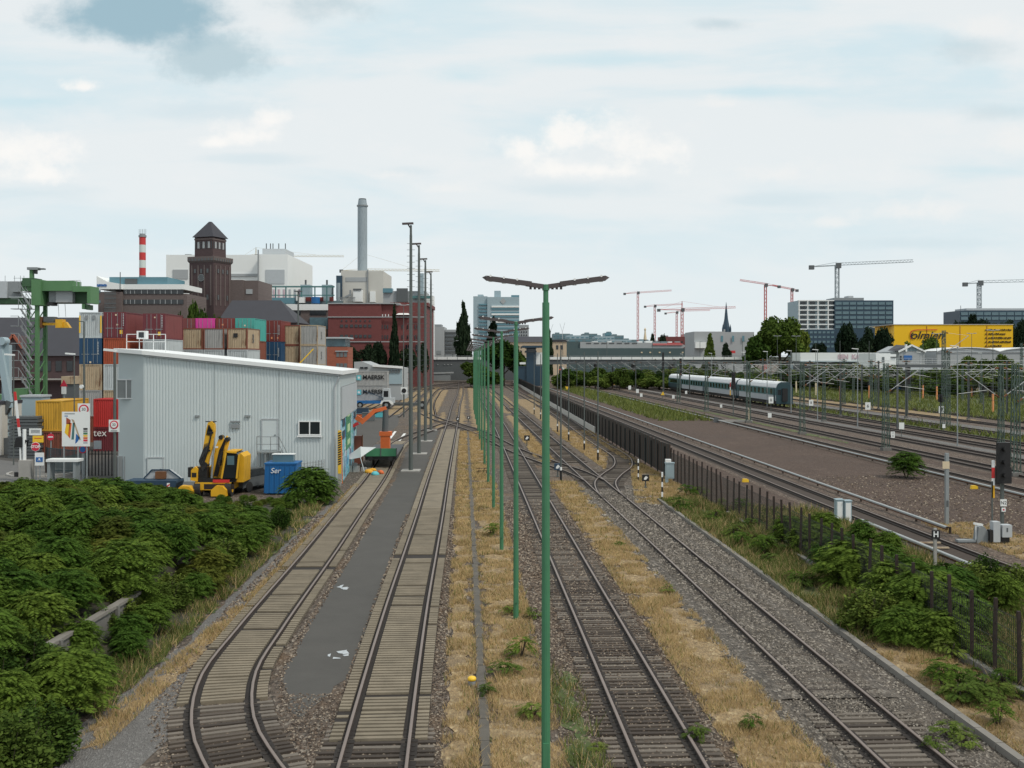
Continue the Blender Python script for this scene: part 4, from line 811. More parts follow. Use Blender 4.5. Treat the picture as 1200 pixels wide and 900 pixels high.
for c, lb in ((43.8, 'contact wire above the first main line track'), (49.3, 'contact wire above the second main line track'), (54.7, 'contact wire above the track right of the service path'), (59.2, 'contact wire above the train'), (64.9, 'contact wire behind the train'), (73, 'contact wire above the far weedy track')):
    t = thing('overhead_wire', lb, 'overhead wire', (lx(c, 40), 40, 0), 'overhead wires'); m = MB(); y0 = 50.; 
    for y in np.arange(40, 400, 40):
        for k in range(8):
            ya, yb = y+5*k, y+5*k+5; sg = lambda q: 7.6-1.1*(1-((q-y-20)/20)**2); m.bar((lx(c, ya), ya, sg(ya)), (lx(c, yb), yb, sg(yb)), .018); m.bar((lx(c, yb), yb, sg(yb)), (lx(c, yb), yb, 5.7), .01)
        m.bar((lx(c, y), y, 5.7), (lx(c, y+40), y+40, 5.7), .02)
    m.build('wire', 'grey_dark', t, w=False); t.children[0].location = -Vector(t.location)
for i, (xa, xb, y, z) in enumerate(((38, 98, 128, 8.9), (34, 96, 158, 8.2), (33, 100, 205, 8.0), (30, 95, 245, 8.4))):
    m = MB(); m.tube((xa, y, z), (xb, y, z), .022, n=5); m.tube((xa, y, z-1.1), (xb, y, z-1.1), .018, n=5); tag(m.build('cross_span', 'galv'), 'pair of thin cross-span wires stretched over the main line', 'overhead wire', 'cross-span wires')

# ------------------------------------------------------------------ signals, plates, cabinets
def signal(label, px, py, hbox, wbox, ztop, stripes=True, lit=None, mat='mast_grey', Y=None, steps=True):
    q = G(px, py); t = thing('railway_signal', label, 'signal', q); m = MB(); m.bar((0, .1, 0), (0, .1, ztop-hbox*.4), .14); m.build('mast', mat, t)
    m = MB(); w = wbox/2; m.box(-w, w, -.12, .1, ztop-hbox*.62, ztop); m.box(-w*1.18, w*1.18, -.14, .1, ztop-hbox, ztop-hbox*.6)
    b = m.build('signal_head', 'black', t)
    for k in range(3):
        m = MB(); z = ztop-hbox*(.15+.32*k); m.tube((0, -.13 if k < 2 else -.15, z), (0, -.36, z), wbox*.18, wbox*.2, 10); m.build('hood', 'black', b)
    if lit: m = MB(); m.tube((0, -.3, ztop-hbox*.47), (0, -.37, ztop-hbox*.47), wbox*.3, n=12); m.build('lamp', lit, b)
    if stripes:
        for k, (c, a, e) in enumerate((('white', .34, .42), ('red', .22, .34), ('white', .14, .22), ('yellow', 0, .14))):
            m = MB(); zz = ztop-hbox; m.box(-.07-.5*(wbox > .5), .07-.5*(wbox > .5), -.03, .02, zz*2.0*a+.25 if wbox <= .5 else zz+hbox*(a*2.2-.36), zz*2.0*e+.25 if wbox <= .5 else zz+hbox*(e*2.2-.36)); m.build('mast_sign', c, t)
    return t
t = signal('big black main signal on a grey mast at the right edge, striped sign beside it', 1175.5, 634, 2.05, .62, 4.95)
m = MB(); m.box(-.16, .16, -.06, -.03, 1.75, 2.1); p = m.build('name_plate', 'wall_white', t); text(p, 'N2', .24, t.location+Vector((0, -.065, 1.92)), 'black', ext=.002)
m = MB(); m.box(-.1, .1, -.06, -.03, 1.48, 1.68); p = m.build('small_plate', 'wall_white', t); m = MB(); m.box(-.04, .04, -.066, -.061, 1.54, 1.62); m.build('red_mark', 'red_sign', p)
p = p; m = MB(); m.box(-.04, .04, -.066, -.061, 1.54, 1.62)
m = MB(); m.bar((-.55, 0, 0), (-.55, 0, 3.), .06); m.build('sign_stake', 'mast_grey', t)
q = G(1172, 637); t = thing('relay_cabinet', 'pair of grey cabinets at the foot of the big black signal', 'cabinet', q)
m = MB(); m.box(-.42, -.08, -.2, .2, .1, 1.1); m.build('cabinet_box', 'grey_light', t); m = MB(); m.box(0, .48, -.25, .2, .35, .95); b = m.build('cabinet_box', 'grey_light', t); m = MB(); m.box(.2, .27, -.262, -.252, .62, .82); m.build('label_plate', 'grey_dark', b); m = MB(); m.box(-.6, -.46, -.2, .1, .1, .7); m.box(-.04, .4, -.15, .15, 0, .34); m.build('stand', 'black', t)
q = G(1147, 636); t = thing('buffer_stop', 'blue-grey buffer stop with a white top beside the end of the third rail', 'buffer stop', q); m = MB(); m.prism([(-.2, 0), (.35, 0), (.35, .6), (.15, .85), (-.1, .8)], -.25, .25, 'y'); m.box(-1.1, -.2, -.2, .2, .05, .16); m.build('body', 'grey', t); m = MB(); m.bar((-.3, -.1, .98), (.15, -.1, .9), .1); m.bar((-.18, -.1, .1), (-.2, -.1, .95), .05); m.build('top_bar', 'white', t)
q = G(1109.5, 615); t = thing('grey_post', 'plain blue-grey post with a cream plate standing on the brown strip', 'post', q); m = MB(); m.box(-.09, .09, -.09, .09, 0, 3.95); m.build('post', 'galv', t); m = MB(); m.box(-.28, .1, -.12, -.1, 3.1, 3.5); m.build('plate', 'cream', t); m = MB(); m.box(-.06, .06, -.1, -.093, 1.0, 1.35); m.build('clamp', 'grey_dark', t)
Y = 45.; t = thing('stop_board', 'black board with a white letter H on a post by the fence', 'sign', (WX(1096.5, Y), Y, 0)); m = MB(); m.bar((0, .06, 0), (0, .06, 1.7), .12); m.build('post', 'concrete', t); m = MB(); m.box(-.18, .18, -.03, 0, 1.25, 1.62); p = m.build('board', 'black', t); text(p, 'H', .34, t.location+Vector((0, -.035, 1.435)), 'white', ext=.003, bold=.01)
q = G(988, 612); t = thing('track_cabinet', 'pair of tall pale cabinets behind the thin fence posts', 'cabinet', q)
for x0, x1, y0, h, nm in ((-.42, -.02, .05, 1.25, 'cabinet_box'), (.02, .4, -.05, 1.2, 'cabinet_box')):
    m = MB(); m.box(x0, x1, y0-.2, y0+.2, 0, h); m.box(x0-.03, x1+.03, y0-.23, y0+.23, h, h+.05); b = m.build(nm, 'wall_blue', t); m = MB(); m.box(x0+.05, x1-.05, y0-.215, y0-.203, .1, h-.08); m.build('door', 'wall_white', b)
q = G(784.5, 566); t = thing('signal_cabinet', 'blue-grey cabinet beside the board fence near the bend', 'cabinet', q); m = MB(); m.box(-.3, .32, -.2, .2, .35, 1.45); m.box(-.34, .36, -.24, .24, 1.45, 1.52); m.box(-.3, -.1, -.15, .15, 0, .35); b = m.build('box', 'wall_blue', t); m = MB(); m.box(-.22, .25, -.213, -.203, .45, 1.38); m.build('door', 'wall_blue', b); m = MB(); m.box(-.3, .1, -.2, .2, 1.53, 1.75); m.build('top_box', 'wall_white', t)
def stripes(label, px, py, h, n=6, name='marker_post', cols=('black', 'white'), r=.05):
    q = G(px, py); t = thing(name, label, 'marker post', q)
    for k in range(n): m = MB(); m.box(-r, r, -r, r, h*k/n, h*(k+1)/n); m.build('band', cols[k % 2], t)
    return t
stripes('black and white banded post right of the bend, by the weeds', 776, 588, 1.9); stripes('banded post at the outside of the sharp siding bend', 748, 563, 1.6)
def dwarf(label, px, py, s=1., face='black'):
    q = G(px, py); t = thing('dwarf_signal', label, 'signal', q); m = MB(); m.tube((0, 0, 0), (0, 0, .55*s), .05, n=8); m.box(-.1, .1, -.1, .1, 0, .1); m.build('stand', 'mast_grey', t); m = MB(); m.box(-.24*s, .24*s, -.1, .12, .5*s, .95*s); b = m.build('box', face, t)
    m = MB(); m.add([(-.12*s, -.105, .6*s), (.02*s, -.105, .6*s), (.16*s, -.105, .76*s), (.02*s, -.105, .88*s), (-.12*s, -.105, .72*s)], [(0, 1, 2, 3, 4)]); m.build('white_mark', 'wall_white', b); return t
dwarf('black dwarf signal with a white mark right of the siding bend', 756.5, 572, 1.); dwarf('dark blue dwarf signal with white marks left of a slim post', 653.5, 559, 1.1, 'blue_dark'); dwarf('small dark dwarf signal on dry grass between the right yard tracks', 617.5, 523, 1.2)
q = G(473.5, 489); t = thing('signal_lamp', 'white square framed dark lamp on a thin post in the left yard', 'signal', q); m = MB(); m.tube((0, 0, 0), (0, 0, 4.3), .08, n=8); m.build('post', 'mast_grey', t); m = MB(); m.box(-.5, .5, -.12, 0, 3.6, 4.7); b = m.build('backboard', 'wall_white', t); m = MB(); m.tube((0, -.13, 4.15), (0, -.2, 4.15), .36, n=16); m.build('lamp', 'black', b)
for px, py, s, lb in ((536.5, 497, 1., 'small black point machine by the scissors crossing'), (549, 494, .8, 'small black lever frame on dry grass right of the scissors crossing')): dwarf(lb, px, py, s)
m = MB(); t = thing('switch_lever', 'rusty iron point lever frame lying by the drain channel', 'lever frame', G(564, 556)); 
for x in (-.3, .1, .35): m.bar((x, 0, 0), (x+.15, 0, .5), .04)
m.bar((-.4, 0, .25), (.5, 0, .3), .04); m.bar((-.4, 0, .48), (.4, 0, .5), .04); m.build('frame', 'rusty_post', t)
q = G(553, 803.5); t = thing('cable_marker', 'grey stub with a rounded yellow cap on the dry grass strip', 'marker', q); m = MB(); m.tube((0, 0, -.02), (0, 0, .17), .105, .11, 16); m.build('stub', 'grey', t); m = MB(); m.lathe([(.118, .15), (.125, .2), (.11, .24), (.06, .265)], 16); m.build('cap', 'yellow_sign', t, smooth=True)
for px, py, lb in ((1008, 622, 'yellow track magnet box beside the fence end of the near third rail'), (873.5, 565, 'yellow box on the sleepers of the S-Bahn track, behind the fence'), (1141.5, 573, 'yellow box beside the far third rail, left of the big signal')):
    q = G(px, py); t = thing('track_magnet', lb, 'track magnet', q); m = MB(); m.prism([(-.25, 0), (.25, 0), (.22, .2), (.1, .25), (-.2, .25)], -.12, .12, 'y'); m.build('box', 'yellow_sign', t); m = MB(); m.box(-.04, .04, -.05, .05, -.02, .02); m.bar((.3, 0, 0), (.3, 0, .12), .1); m.build('foot', 'grey_dark', t)
for px, py in ((1069, 640), (1078.5, 646)):
    q = G(px+20, py-2); m = MB(); m.cb(q.x, q.y, .06, 1.1, .14, .06); tag(m.build('timber', 'c_beige_rust'), 'pale board lying across the S-Bahn track beside the H sign', 'plank', 'pale boards across the S-Bahn track')
for px, yt, py, w, lb in ((777, 413, 462, .5, 'black signal left of the train seen against the bridge'), (797.5, 420, 466, .55, 'tall black signal at the far end of the train'), (718, 429, 455, .5, 'black signal left of the yellow marker before the scrub'), (859.5, 436, 488, .55, 'black main signal with a striped mast in front of the train'), (1102.6, 462, 503, .6, 'small black signal on the side of the tall lattice mast'), (1153, 451, 486, .7, 'black signal on a thin post before the right bushes'), (1064, 430, 486, .6, 'black signal beneath the gantry before the gabled house')):
    q = G(px, py); signal(lb, px, py, (20 if yt < 440 else 9)*q.y/F, w, WZ(yt, q.y), stripes=(py > 480 and px < 900))
signal('signal glowing red left of the brown board fence', 657, 458, 2., .8, WZ(429, G(657, 458).y), False, 'signal_red')
for px, py, s, pl, lb in ((1028.5, 526, '29', 0, ''), (902, 497, '', .5, 'white number board on a short post before the main line'), (1056.5, 512, '', .6, 'white box sign beside the tall lattice mast'), (1103, 470, '', 0, '')):
    if lb: q = G(px, py); t = thing('number_board', lb, 'sign', q); m = MB(); m.bar((0, .05, 0), (0, .05, 1.2), .06); m.build('post', 'mast_grey', t); m = MB(); m.box(-pl/2, pl/2, -.03, 0, .9, .9+pl*1.3); m.build('board', 'wall_white', t)
for px, py, top, txt_, lb in ((950.5, 484, 468.5, 'II', 'white plate with two dark bars on a mast left of the weeds'), (1017, 492, 471.5, '6', 'white plate marked 6 low on a mast before the weeds'), (903.5, 484, 465, 'II', 'white double plate in front of the train end'), (845, 482, 474, '', 'pair of white plates by the cable trough before the train'), (738, 462, 452, '', 'white plate cluster on a post left of the brown yard throat'), (747, 466, 456, '', 'white plates on a post in the brown track throat'), (751.5, 470, 461, '', 'small white plate right of the plate post in the throat'), (789, 472, 463, '', 'small white plate below the yellow triangle'), (804, 466, 458, '', 'white plates on the mast by the rear of the train'), (1103, 494, 476, '3', 'white plates low on the very tall lattice mast'), (1106, 506, 497, '', 'white boxes at the foot of the very tall lattice mast'), (648.5, 452, 444, '', 'small white lamp box near the red signal')):
    q = G(px, py); t = thing('white_plate', lb, 'sign', q); z1 = WZ(top, q.y); s_ = q.y/F; m = MB(); m.bar((0, .05, 0), (0, .05, z1), .07); m.build('post', 'mast_grey', t); h = max(.5, min(1.1, (py-top)*.45*s_)); m = MB(); m.box(-h*.36, h*.36, -.04, 0, z1-h, z1); p = m.build('plate', 'wall_white', t)
    if txt_: text(p, txt_, h*.6, t.location+Vector((0, -.06, z1-h/2)), 'black', ext=.005)
for px, py, lb in ((664.5, 462, 'yellow speed board on a post behind the brown fence'), (721, 456, 'yellow angled board below the black signal in the scrub'), (776.5, 468, 'yellow triangular board with a white plate beneath in the brown throat')):
    q = G(px, py); s_ = q.y/F; t = thing('speed_board', lb, 'sign', q); m = MB(); m.bar((0, .05, 0), (0, .05, 8*s_), .08); m.build('post', 'mast_grey', t); m = MB(); a = 2.2*s_; m.prism([(-a, 5*s_), (a, 5*s_), (.1, 5*s_+2*a)] if px > 700 else [(-a, 5*s_+1.8*a), (a, 5*s_+1.8*a), (0, 5*s_)], -.04, 0, 'y'); m.build('board', 'yellow_sign', t)
q = G(860, 495); t = thing('cable_trough', 'pale concrete cable trough with a white stake near the signal', 'trough', q); m = MB(); m.box(-2, 2.6, -.3, .3, 0, .35); m.build('trough', 'concrete', t); m = MB(); m.bar((2.2, 0, 0), (2.2, 0, 2.1), .16); m.build('stake', 'cream', t); m = MB(); m.prism([(-2.9, 0), (-2.2, 0), (-2.3, .7), (-2.7, .8)], -.4, .3, 'y'); m.build('heap', 'grey_dark', t)
# ------------------------------------------------------------------ the white hall
YB = 74.; XL, XR, XM = WX(168, YB), WX(398.5, YB), WX(137.5, YB+1)
zl, zr = WZ(413.5, YB), WZ(437, YB)
hall = thing('warehouse', 'white corrugated hall with a sloping roof beside the yellow excavator', 'warehouse', ((XL+XR)/2, YB, 0))
roofz = lambda x: zl+(zr-zl)*(x-XL)/(XR-XL)
m = MB(); n = 64; px_ = []
for i in range(n):
    a = XL+(XR-XL)*i/n; w = (XR-XL)/n; px_ += [(a, YB), (a+w*.3, YB), (a+w*.38, YB-.035), (a+w*.92, YB-.035)]
px_.append((XR, YB)); vs = []
for x, y in px_: vs += [(x, y, 0), (x, y, roofz(x)-.1)]
m.add(vs, [(2*i, 2*i+2, 2*i+3, 2*i+1) for i in range(len(px_)-1)]); m.build('front_wall', 'cladding', hall, w=True)
XB = XR-1.45; YE = 91.
m = MB(); vs = [(XL, YB, 0), (XM, YB+1.2, 0), (XM-2, YE, 0), (XB, YE, 0), (XR, YB+.02, 0)]; z_ = [zl, zl+.2, zl+.2, WZ(435, YE), zr]
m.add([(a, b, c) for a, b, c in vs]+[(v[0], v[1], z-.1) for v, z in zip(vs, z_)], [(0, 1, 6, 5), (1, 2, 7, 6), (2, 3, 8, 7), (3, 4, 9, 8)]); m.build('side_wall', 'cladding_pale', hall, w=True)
m = MB(); rf = [(XR+.25, YB-.3, zr), (XL, YB-.3, zl), (XM-.2, YB+.8, zl+.18), (XM-2.2, YE, zl+.2), (XB+.25, YE, WZ(434.5, YE))]
m.add([(a, b, c-.12) for a, b, c in rf]+[(a, b, c+.16) for a, b, c in rf], [(0, 1, 2, 3, 4), (5, 6, 7, 8, 9)]+[(i, (i+1) % 5, (i+1) % 5+5, i+5) for i in range(5)]); roof = m.build('roof', 'white', hall, w=True)
m = MB(); m.tube((XR-.05, YB-.22, zr-.3), (XR-.35, YB-.14, zr-1.0), .05); m.tube((XR-.35, YB-.14, zr-1.0), (XR-.35, YB-.14, .2), .05); m.build('downpipe', 'grey_light', hall, w=True)
m = MB(); m.box(XL+.02, XR-.02, YB-.075, YB-.04, 0, .28); m.build('base_flashing', 'grey', hall, w=True)
m = MB(); m.add([(XL, YB-.16, zl-.24), (XR, YB-.16, zr-.24), (XR, YB-.04, zr-.24), (XL, YB-.04, zl-.24), (XL, YB-.16, zl-.13), (XR, YB-.16, zr-.13), (XR, YB-.04, zr-.13), (XL, YB-.04, zl-.13)], [(0, 1, 5, 4), (0, 3, 2, 1), (3, 7, 6, 2), (4, 5, 6, 7)]); m.build('gutter', 'grey_light', hall, w=True)
for f_ in (.36, .69): m = MB(); x_ = XL+(XR-XL)*f_; m.box(x_-.03, x_+.03, YB-.055, YB-.02, .28, roofz(x_)-.25); m.build('panel_joint', 'cladding_pale', hall, w=True)
def hwin(name, x0, x1, z0, z1, fr_mat, gl, y=YB-.1, bars=1, label=None):
    m = MB(); t_ = .08; m.box(x0, x1, y-.06, y+.05, z0, z0+t_); m.box(x0, x1, y-.06, y+.05, z1-t_, z1)
    for k in range(bars+2): xx = x0+(x1-x0-t_)*k/(bars+1); m.box(xx, xx+t_, y-.058, y+.048, z0+t_, z1-t_)
    f = m.build(name, fr_mat, hall, w=True); m = MB(); m.box(x0+.03, x1-.03, y-.02, y+.03, z0+.03, z1-.03); m.build('pane', gl, f, w=True); return f
f = hwin('window', WX(350, YB), WX(376.5, YB), WZ(510, YB), WZ(493, YB), 'white', 'glass_dark')
m = MB(); m.box(WX(348.5, YB), WX(378, YB), YB-.2, YB-.1, WZ(511.5, YB)-.03, WZ(510, YB)-.02); m.build('sill', 'white', f, w=True)
hwin('window', WX(139, YB+1), WX(167.5, YB), WZ(468, YB), WZ(444.5, YB), 'grey_light', 'glass_grey', YB+.6, 2)
def hdoor(x0, x1, z0, z1):
    m = MB(); m.box(x0, x1, YB-.1, YB-.07, z0, z1); d_ = m.build('door', 'cladding', hall, w=True); m = MB()
    m.box(x0-.06, x0, YB-.13, YB-.05, z0, z1); m.box(x1, x1+.06, YB-.13, YB-.05, z0, z1); m.box(x0-.1, x1+.1, YB-.14, YB-.05, z1, z1+.07); m.build('frame', 'grey_light', d_, w=True); m = MB(); m.box(x1-.2, x1-.08, YB-.16, YB-.1, z0+1.05, z0+1.1); m.build('handle', 'grey_dark', d_, w=True)
hdoor(WX(308, YB), WX(325, YB), WZ(527, YB), WZ(491.5, YB)); hdoor(WX(174, YB), WX(191, YB), .1, WZ(536.5, YB))
st = MB(); zp = WZ(527.5, YB); xa, xb, xe = WX(305.5, YB), WX(331, YB), WX(352, YB)
st.box(xa, xb, YB-1.2, YB-.12, zp-.1, zp)
for k in range(8): a = xb+(xe-xb)*k/8; st.box(a, a+(xe-xb)/8+.03, YB-1.15, YB-.2, zp*(1-(k+1)/9)-.03, zp*(1-(k+1)/9)+.02)
for x in (xa+.05, xa+.6, xb-.1): st.bar((x, YB-1.1, 0), (x, YB-1.1, zp), .09); st.bar((x, YB-.25, 0), (x, YB-.25, zp), .09)
sp_ = st.build('entrance_stairs', 'galv', hall, w=True); m = MB()
for z in (.52, 1.05): m.bar((xa, YB-1.15, zp+z), (xb, YB-1.15, zp+z), .04); m.bar((xb, YB-1.15, zp+z), (xe, YB-1.15, z), .04)
for x in (xa, (xa+xb)/2+.2, xb): m.bar((x, YB-1.15, zp), (x, YB-1.15, zp+1.05), .04)
m.bar(((xb+xe)/2, YB-1.15, zp/2), ((xb+xe)/2, YB-1.15, zp/2+1.05), .04); m.bar((xe, YB-1.15, 0), (xe, YB-1.15, 1.05), .04); m.bar((xa, YB-.3, zp+1.05), (xa, YB-1.15, zp+1.05), .04); m.build('railing', 'grey', sp_, w=True)
for px, py, w_, h_, lb in ((231.5, 486.5, .3, .12, 'outside_lamp'), (276, 493, .7, .1, 'wall_vent'), (276, 497, .65, .28, 'wall_vent'), (290.5, 486.5, .4, .12, 'wall_vent')): m = MB(); m.box(WX(px, YB)-w_/2, WX(px, YB)+w_/2, YB-.16, YB-.05, WZ(py, YB)-h_, WZ(py, YB)); m.build(lb, 'grey', hall, w=True)
# plinth panels at the left, gable grille and mural
m = MB()
for i in range(4): a = XM+.1+i*.45; m.box(a, a+.06, YB+.85, YB+1.1, 0, 2.0)
m.box(XM, XL-.1, YB+.98, YB+1.15, 0, 2.02); m.build('plinth', 'grey', hall, w=True)
def gable(a, b, z0, z1, mat, name, d_=.06):
    # a panel on the gable: a, b = fractions along it
    pa = Vector((XR+(XB-XR)*a, YB+(YE-YB)*a, 0)); pb = Vector((XR+(XB-XR)*b, YB+(YE-YB)*b, 0)); nn = Vector((1, .085, 0)); m = MB()
    m.add([pa+nn*d_+Vector((0, 0, z0)), pb+nn*d_+Vector((0, 0, z0)), pb+nn*d_+Vector((0, 0, z1)), pa+nn*d_+Vector((0, 0, z1)), pa+Vector((0, 0, z0)), pb+Vector((0, 0, z0)), pb+Vector((0, 0, z1)), pa+Vector((0, 0, z1))], [(0, 1, 2, 3), (0, 4, 5, 1), (1, 5, 6, 2), (2, 6, 7, 3), (3, 7, 4, 0)]); return m.build(name, mat, hall, w=True)
gr = gable(.03, .98, 4.7, 7.1, 'grey', 'louvre_panel', .05)
m = MB()
for i in range(24):
    a = .04+.93*i/24; m.bar((XR+(XB-XR)*a+.09, YB+(YE-YB)*a, 4.75), (XR+(XB-XR)*a+.09, YB+(YE-YB)*a, 7.05), .12, .3)
m.build('louvre', 'grey_light', gr, w=True)
mu, t_, b_ = new_mat('mural'); co = t_.nodes.new('ShaderNodeTexCoord').outputs['Object']
v_ = t_.nodes.new('ShaderNodeTexNoise'); v_.inputs['Scale'].default_value = .55; v_.inputs['Detail'].default_value = 2; v_.inputs['Distortion'].default_value = 2.; mp_ = t_.nodes.new('ShaderNodeMapping'); mp_.inputs['Scale'].default_value = (1, .6, .5); t_.links.new(co, mp_.inputs[0]); t_.links.new(mp_.outputs[0], v_.inputs['Vector'])
cr = t_.nodes.new('ShaderNodeValToRGB'); cr.color_ramp.interpolation = 'CONSTANT'
for i, (p_, c_) in enumerate(((0, (.02, .1, .3)), (.36, (.1, .4, .6)), (.44, (.35, .6, .72)), (.5, (.1, .42, .42)), (.56, (.6, .65, .68)), (.6, (.03, .05, .15)), (.66, (.3, .55, .7)))):
    e = cr.color_ramp.elements[i] if i < 2 else cr.color_ramp.elements.new(p_); e.position = p_; e.color = (*c_, 1)
t_.links.new(v_.outputs['Fac'], cr.inputs[0]); t_.links.new(cr.outputs[0], b_.inputs['Base Color']); M['mural'] = mu
gable(.03, .99, .05, 4.65, 'mural', 'mural', .05)
for a, b, z0, z1 in ((.28, .55, 3.1, 4.75), (.28, .55, 1.9, 3.1), (.28, .55, .9, 1.9)):
    p = gable(a, b, z0+1.2, z1+1.15, 'green_panel', 'green_board', .1); gable(a+.06, b-.06, z0+1.5, z1+.9, 'green_pale', 'pale_square', .12).parent = p
for q, (a, z) in enumerate(((.08, 4.1), (.08, 3.2), (.8, 4.0), (.8, 3.0))): gable(a, a+.12, z, z+.6, 'navy', 'blue_patch', .1)
t = thing('safety_rail', 'white rooftop railing with a ladder cage on the hall roof', 'railing', (WX(155, 76), 76.5, zl+.3)); m = MB()
for z in (.55, 1.1): m.bar((-.6, 0, z), (2.3, 0, z), .045)
for x in (-.6, .35, 1.4, 2.3): m.bar((x, 0, -.3), (x, 0, 1.1), .045)
m.build('rails', 'white', t); m = MB(); m.box(.25, .95, -.3, .2, .75, 1.35); m.build('box', 'white', t); m = MB(); m.box(.4, .8, -.32, -.31, .85, 1.25); m.build('window', 'glass_dark', t)
t = thing('hazard_post', 'yellow and black hazard post leaning at the hall corner', 'post', (XR+.05, YB-.5, 0))
for k in range(14): m = MB(); z = 1.5+k*.17; m.add([(-.11, -.03, z), (.11, -.03, z+.09), (.11, -.03, z+.2), (-.11, -.03, z+.11)], [(0, 1, 2, 3)]); o = m.build('stripe', 'black', t)
m = MB(); m.box(-.12, .12, -.02, .06, .9, 4.); m.build('board', 'yellow_sign', t); m = MB(); m.box(-.1, .1, -.0, .2, 0, .9); m.build('foot', 'concrete', t); m = MB(); m.bar((.2, 0, .2), (.14, .05, 3.6), .06); m.build('orange_rod', 'orange', t)
t = thing('mesh_fence', 'grey mesh fence panel between the tall bush and the hall corner', 'fence', (-14.6, 69.5, 0)); m = MB()
for k in range(12): m.bar((-.3+k*.14, k*.3, 0), (-.3+k*.14, k*.3, 2.0), .04)
for z in np.arange(.1, 2.05, .2): m.bar((-.3, 0, z), (1.25, 3.3, z), .03)
m.build('mesh', 'grey', t)
# ------------------------------------------------------------------ vehicles and gear by the hall
Y = 69.; q = Vector((WX(254, Y), Y, 0)); ex = thing('excavator', 'yellow wheeled excavator with its arm folded upright before the white hall', 'excavator', q); S = Y/F
def e(px, py, d=0.): return ((px-254)*S, d, (578-py)*S)
m = MB(); m.box(-1.1, 1.3, -1.2, 1.4, .45, .95); m.build('chassis', 'yellow', ex)
for x in (-.95, 1.1):
    for y in (-.9, 1.2): m = MB(); m.wheel((x, y, .5), .5, .4); w_ = m.build('wheel', 'tyre', ex, smooth=False); m = MB(); m.wheel((x, y, .5), .24, .43); m.build('rim', 'yellow', w_)
for a, b in ((-2.2, -1.1), (.1, 1.1)): m = MB(); m.prism([(a, .1), (b, .1), (b, .5), (b-.25, .75), (a+.3, .78), (a, .5)], -1.7, -1.0, 'y'); m.build('outrigger', 'yellow', ex)
m = MB(); m.prism([(-.9, 1.0), (1.6, 1.0), (1.7, 1.5), (1.6, 1.9), (-.6, 1.9)], -.3, 1.9, 'y'); m.build('body', 'yellow', ex); m = MB(); m.box(-.6, 1.5, -.8, -.3, .95, 1.15); m.build('turntable', 'black', ex)
m = MB(); m.prism([(.62, 1.2), (1.62, 1.2), (1.72, 2.75), (1.5, 2.95), (.9, 2.95)], -1.0, .6, 'y'); cab = m.build('cab', 'glass_dark', ex); m = MB(); m.box(.98, 1.45, -1.012, -1.002, 2.1, 2.7); m.build('windscreen', 'glass_blue', cab)
m = MB(); fr_ = [((.62, -1.03, 1.2), (.92, -1.03, 2.95)), ((1.62, -1.03, 1.2), (1.78, -1.03, 2.8)), ((.9, -1.03, 2.97), (1.6, -1.03, 2.92))]
for a, b in fr_: m.bar(a, b, .1)
m.box(.9, 1.6, -1.0, .6, 2.96, 3.02); m.build('cab_frame', 'yellow', cab); m = MB(); m.prism([(1.45, .9), (1.95, .9), (2.0, 2.6), (1.75, 2.85), (1.6, 2.8)], -.6, 1.2, 'y'); m.build('counterweight', 'yellow', ex)
m = MB(); m.prism([(-.2, 1.2), (.12, 1.15), (.3, 2.4), (.62, 3.6), (.58, 4.0), (.38, 4.0), (.1, 3.3), (-.1, 2.3)], -.6, -.42, 'y'); m.prism([(.2, 1.15), (.6, 1.2), (.66, 2.5), (.92, 3.4), (.98, 3.75), (.8, 4.0), (.6, 3.7), (.42, 2.6)], -.5, -.3, 'y'); m.prism([(.1, 1.2), (.3, 1.2), (.42, 1.9), (.18, 1.9)], -.56, -.4, 'y'); m.prism([(.42, 3.0), (.7, 3.1), (.78, 3.5), (.55, 3.5)], -.55, -.35, 'y'); bo = m.build('boom', 'yellow', ex)
m = MB(); m.prism([(.34, 2.0), (.46, 2.0), (.6, 2.9), (.5, 2.95)], -.51, -.502, 'y'); m.build('slot', 'black', bo)
for a_, b_ in ((.86, 3.75), (.45, 3.9)): m = MB(); m.tube((a_, -.66, b_), (a_, -.2, b_), .15, n=12); m.build('joint', 'black', bo)
m = MB(); m.prism([(-.82, 1.9), (-.38, 1.85), (-.22, 2.6), (.02, 3.4), (.14, 4.4), (.12, 4.8), (-.06, 5.0), (-.3, 4.9), (-.44, 4.3), (-.58, 3.4), (-.72, 2.6)], -1.04, -.65, 'y'); m.m(1); m.tube((-.62, -1.1, 2.15), (-.22, -1.1, 3.3), .085, n=8); m.tube((-.22, -1.1, 3.3), (-.02, -1.1, 4.3), .05, n=8); m.box(-.5, -.12, -1.13, -1.04, 3.0, 3.12); m.box(-.3, .08, -1.13, -1.04, 4.2, 4.32); m.tube((-.12, -1.0, 4.78), (-.12, -.6, 4.78), .16, n=12); m.box(-.5, .2, -.9, -.7, 4.93, 4.99); m.tube((-.5, -1.12, 2.1), (-.5, -.58, 2.1), .2, n=12); m.build('stick', ['yellow', 'black'], ex)
m = MB(); m.tube((-.12, -.78, 1.2), (-.02, -.78, 2.7), .075); m.tube((-.02, -.78, 2.7), (.08, -.78, 3.9), .045); m.build('hydraulic_ram', 'galv', ex)
m = MB()
for k in range(5):
    pts_ = [(-.6+.05*k, -1.12, 1.7+.06*k), (-.86+.07*k, -1.05-.03*k, 2.35+.08*k), (-.55+.08*k, -1.02, 3.2+.05*k), (-.42+.07*k, -.98, 3.9), (-.2+.05*k, -1.1, 4.75-.08*k)]
    for p_, q_ in zip(pts_[:-1], pts_[1:]): m.tube(p_, q_, .042, n=6)
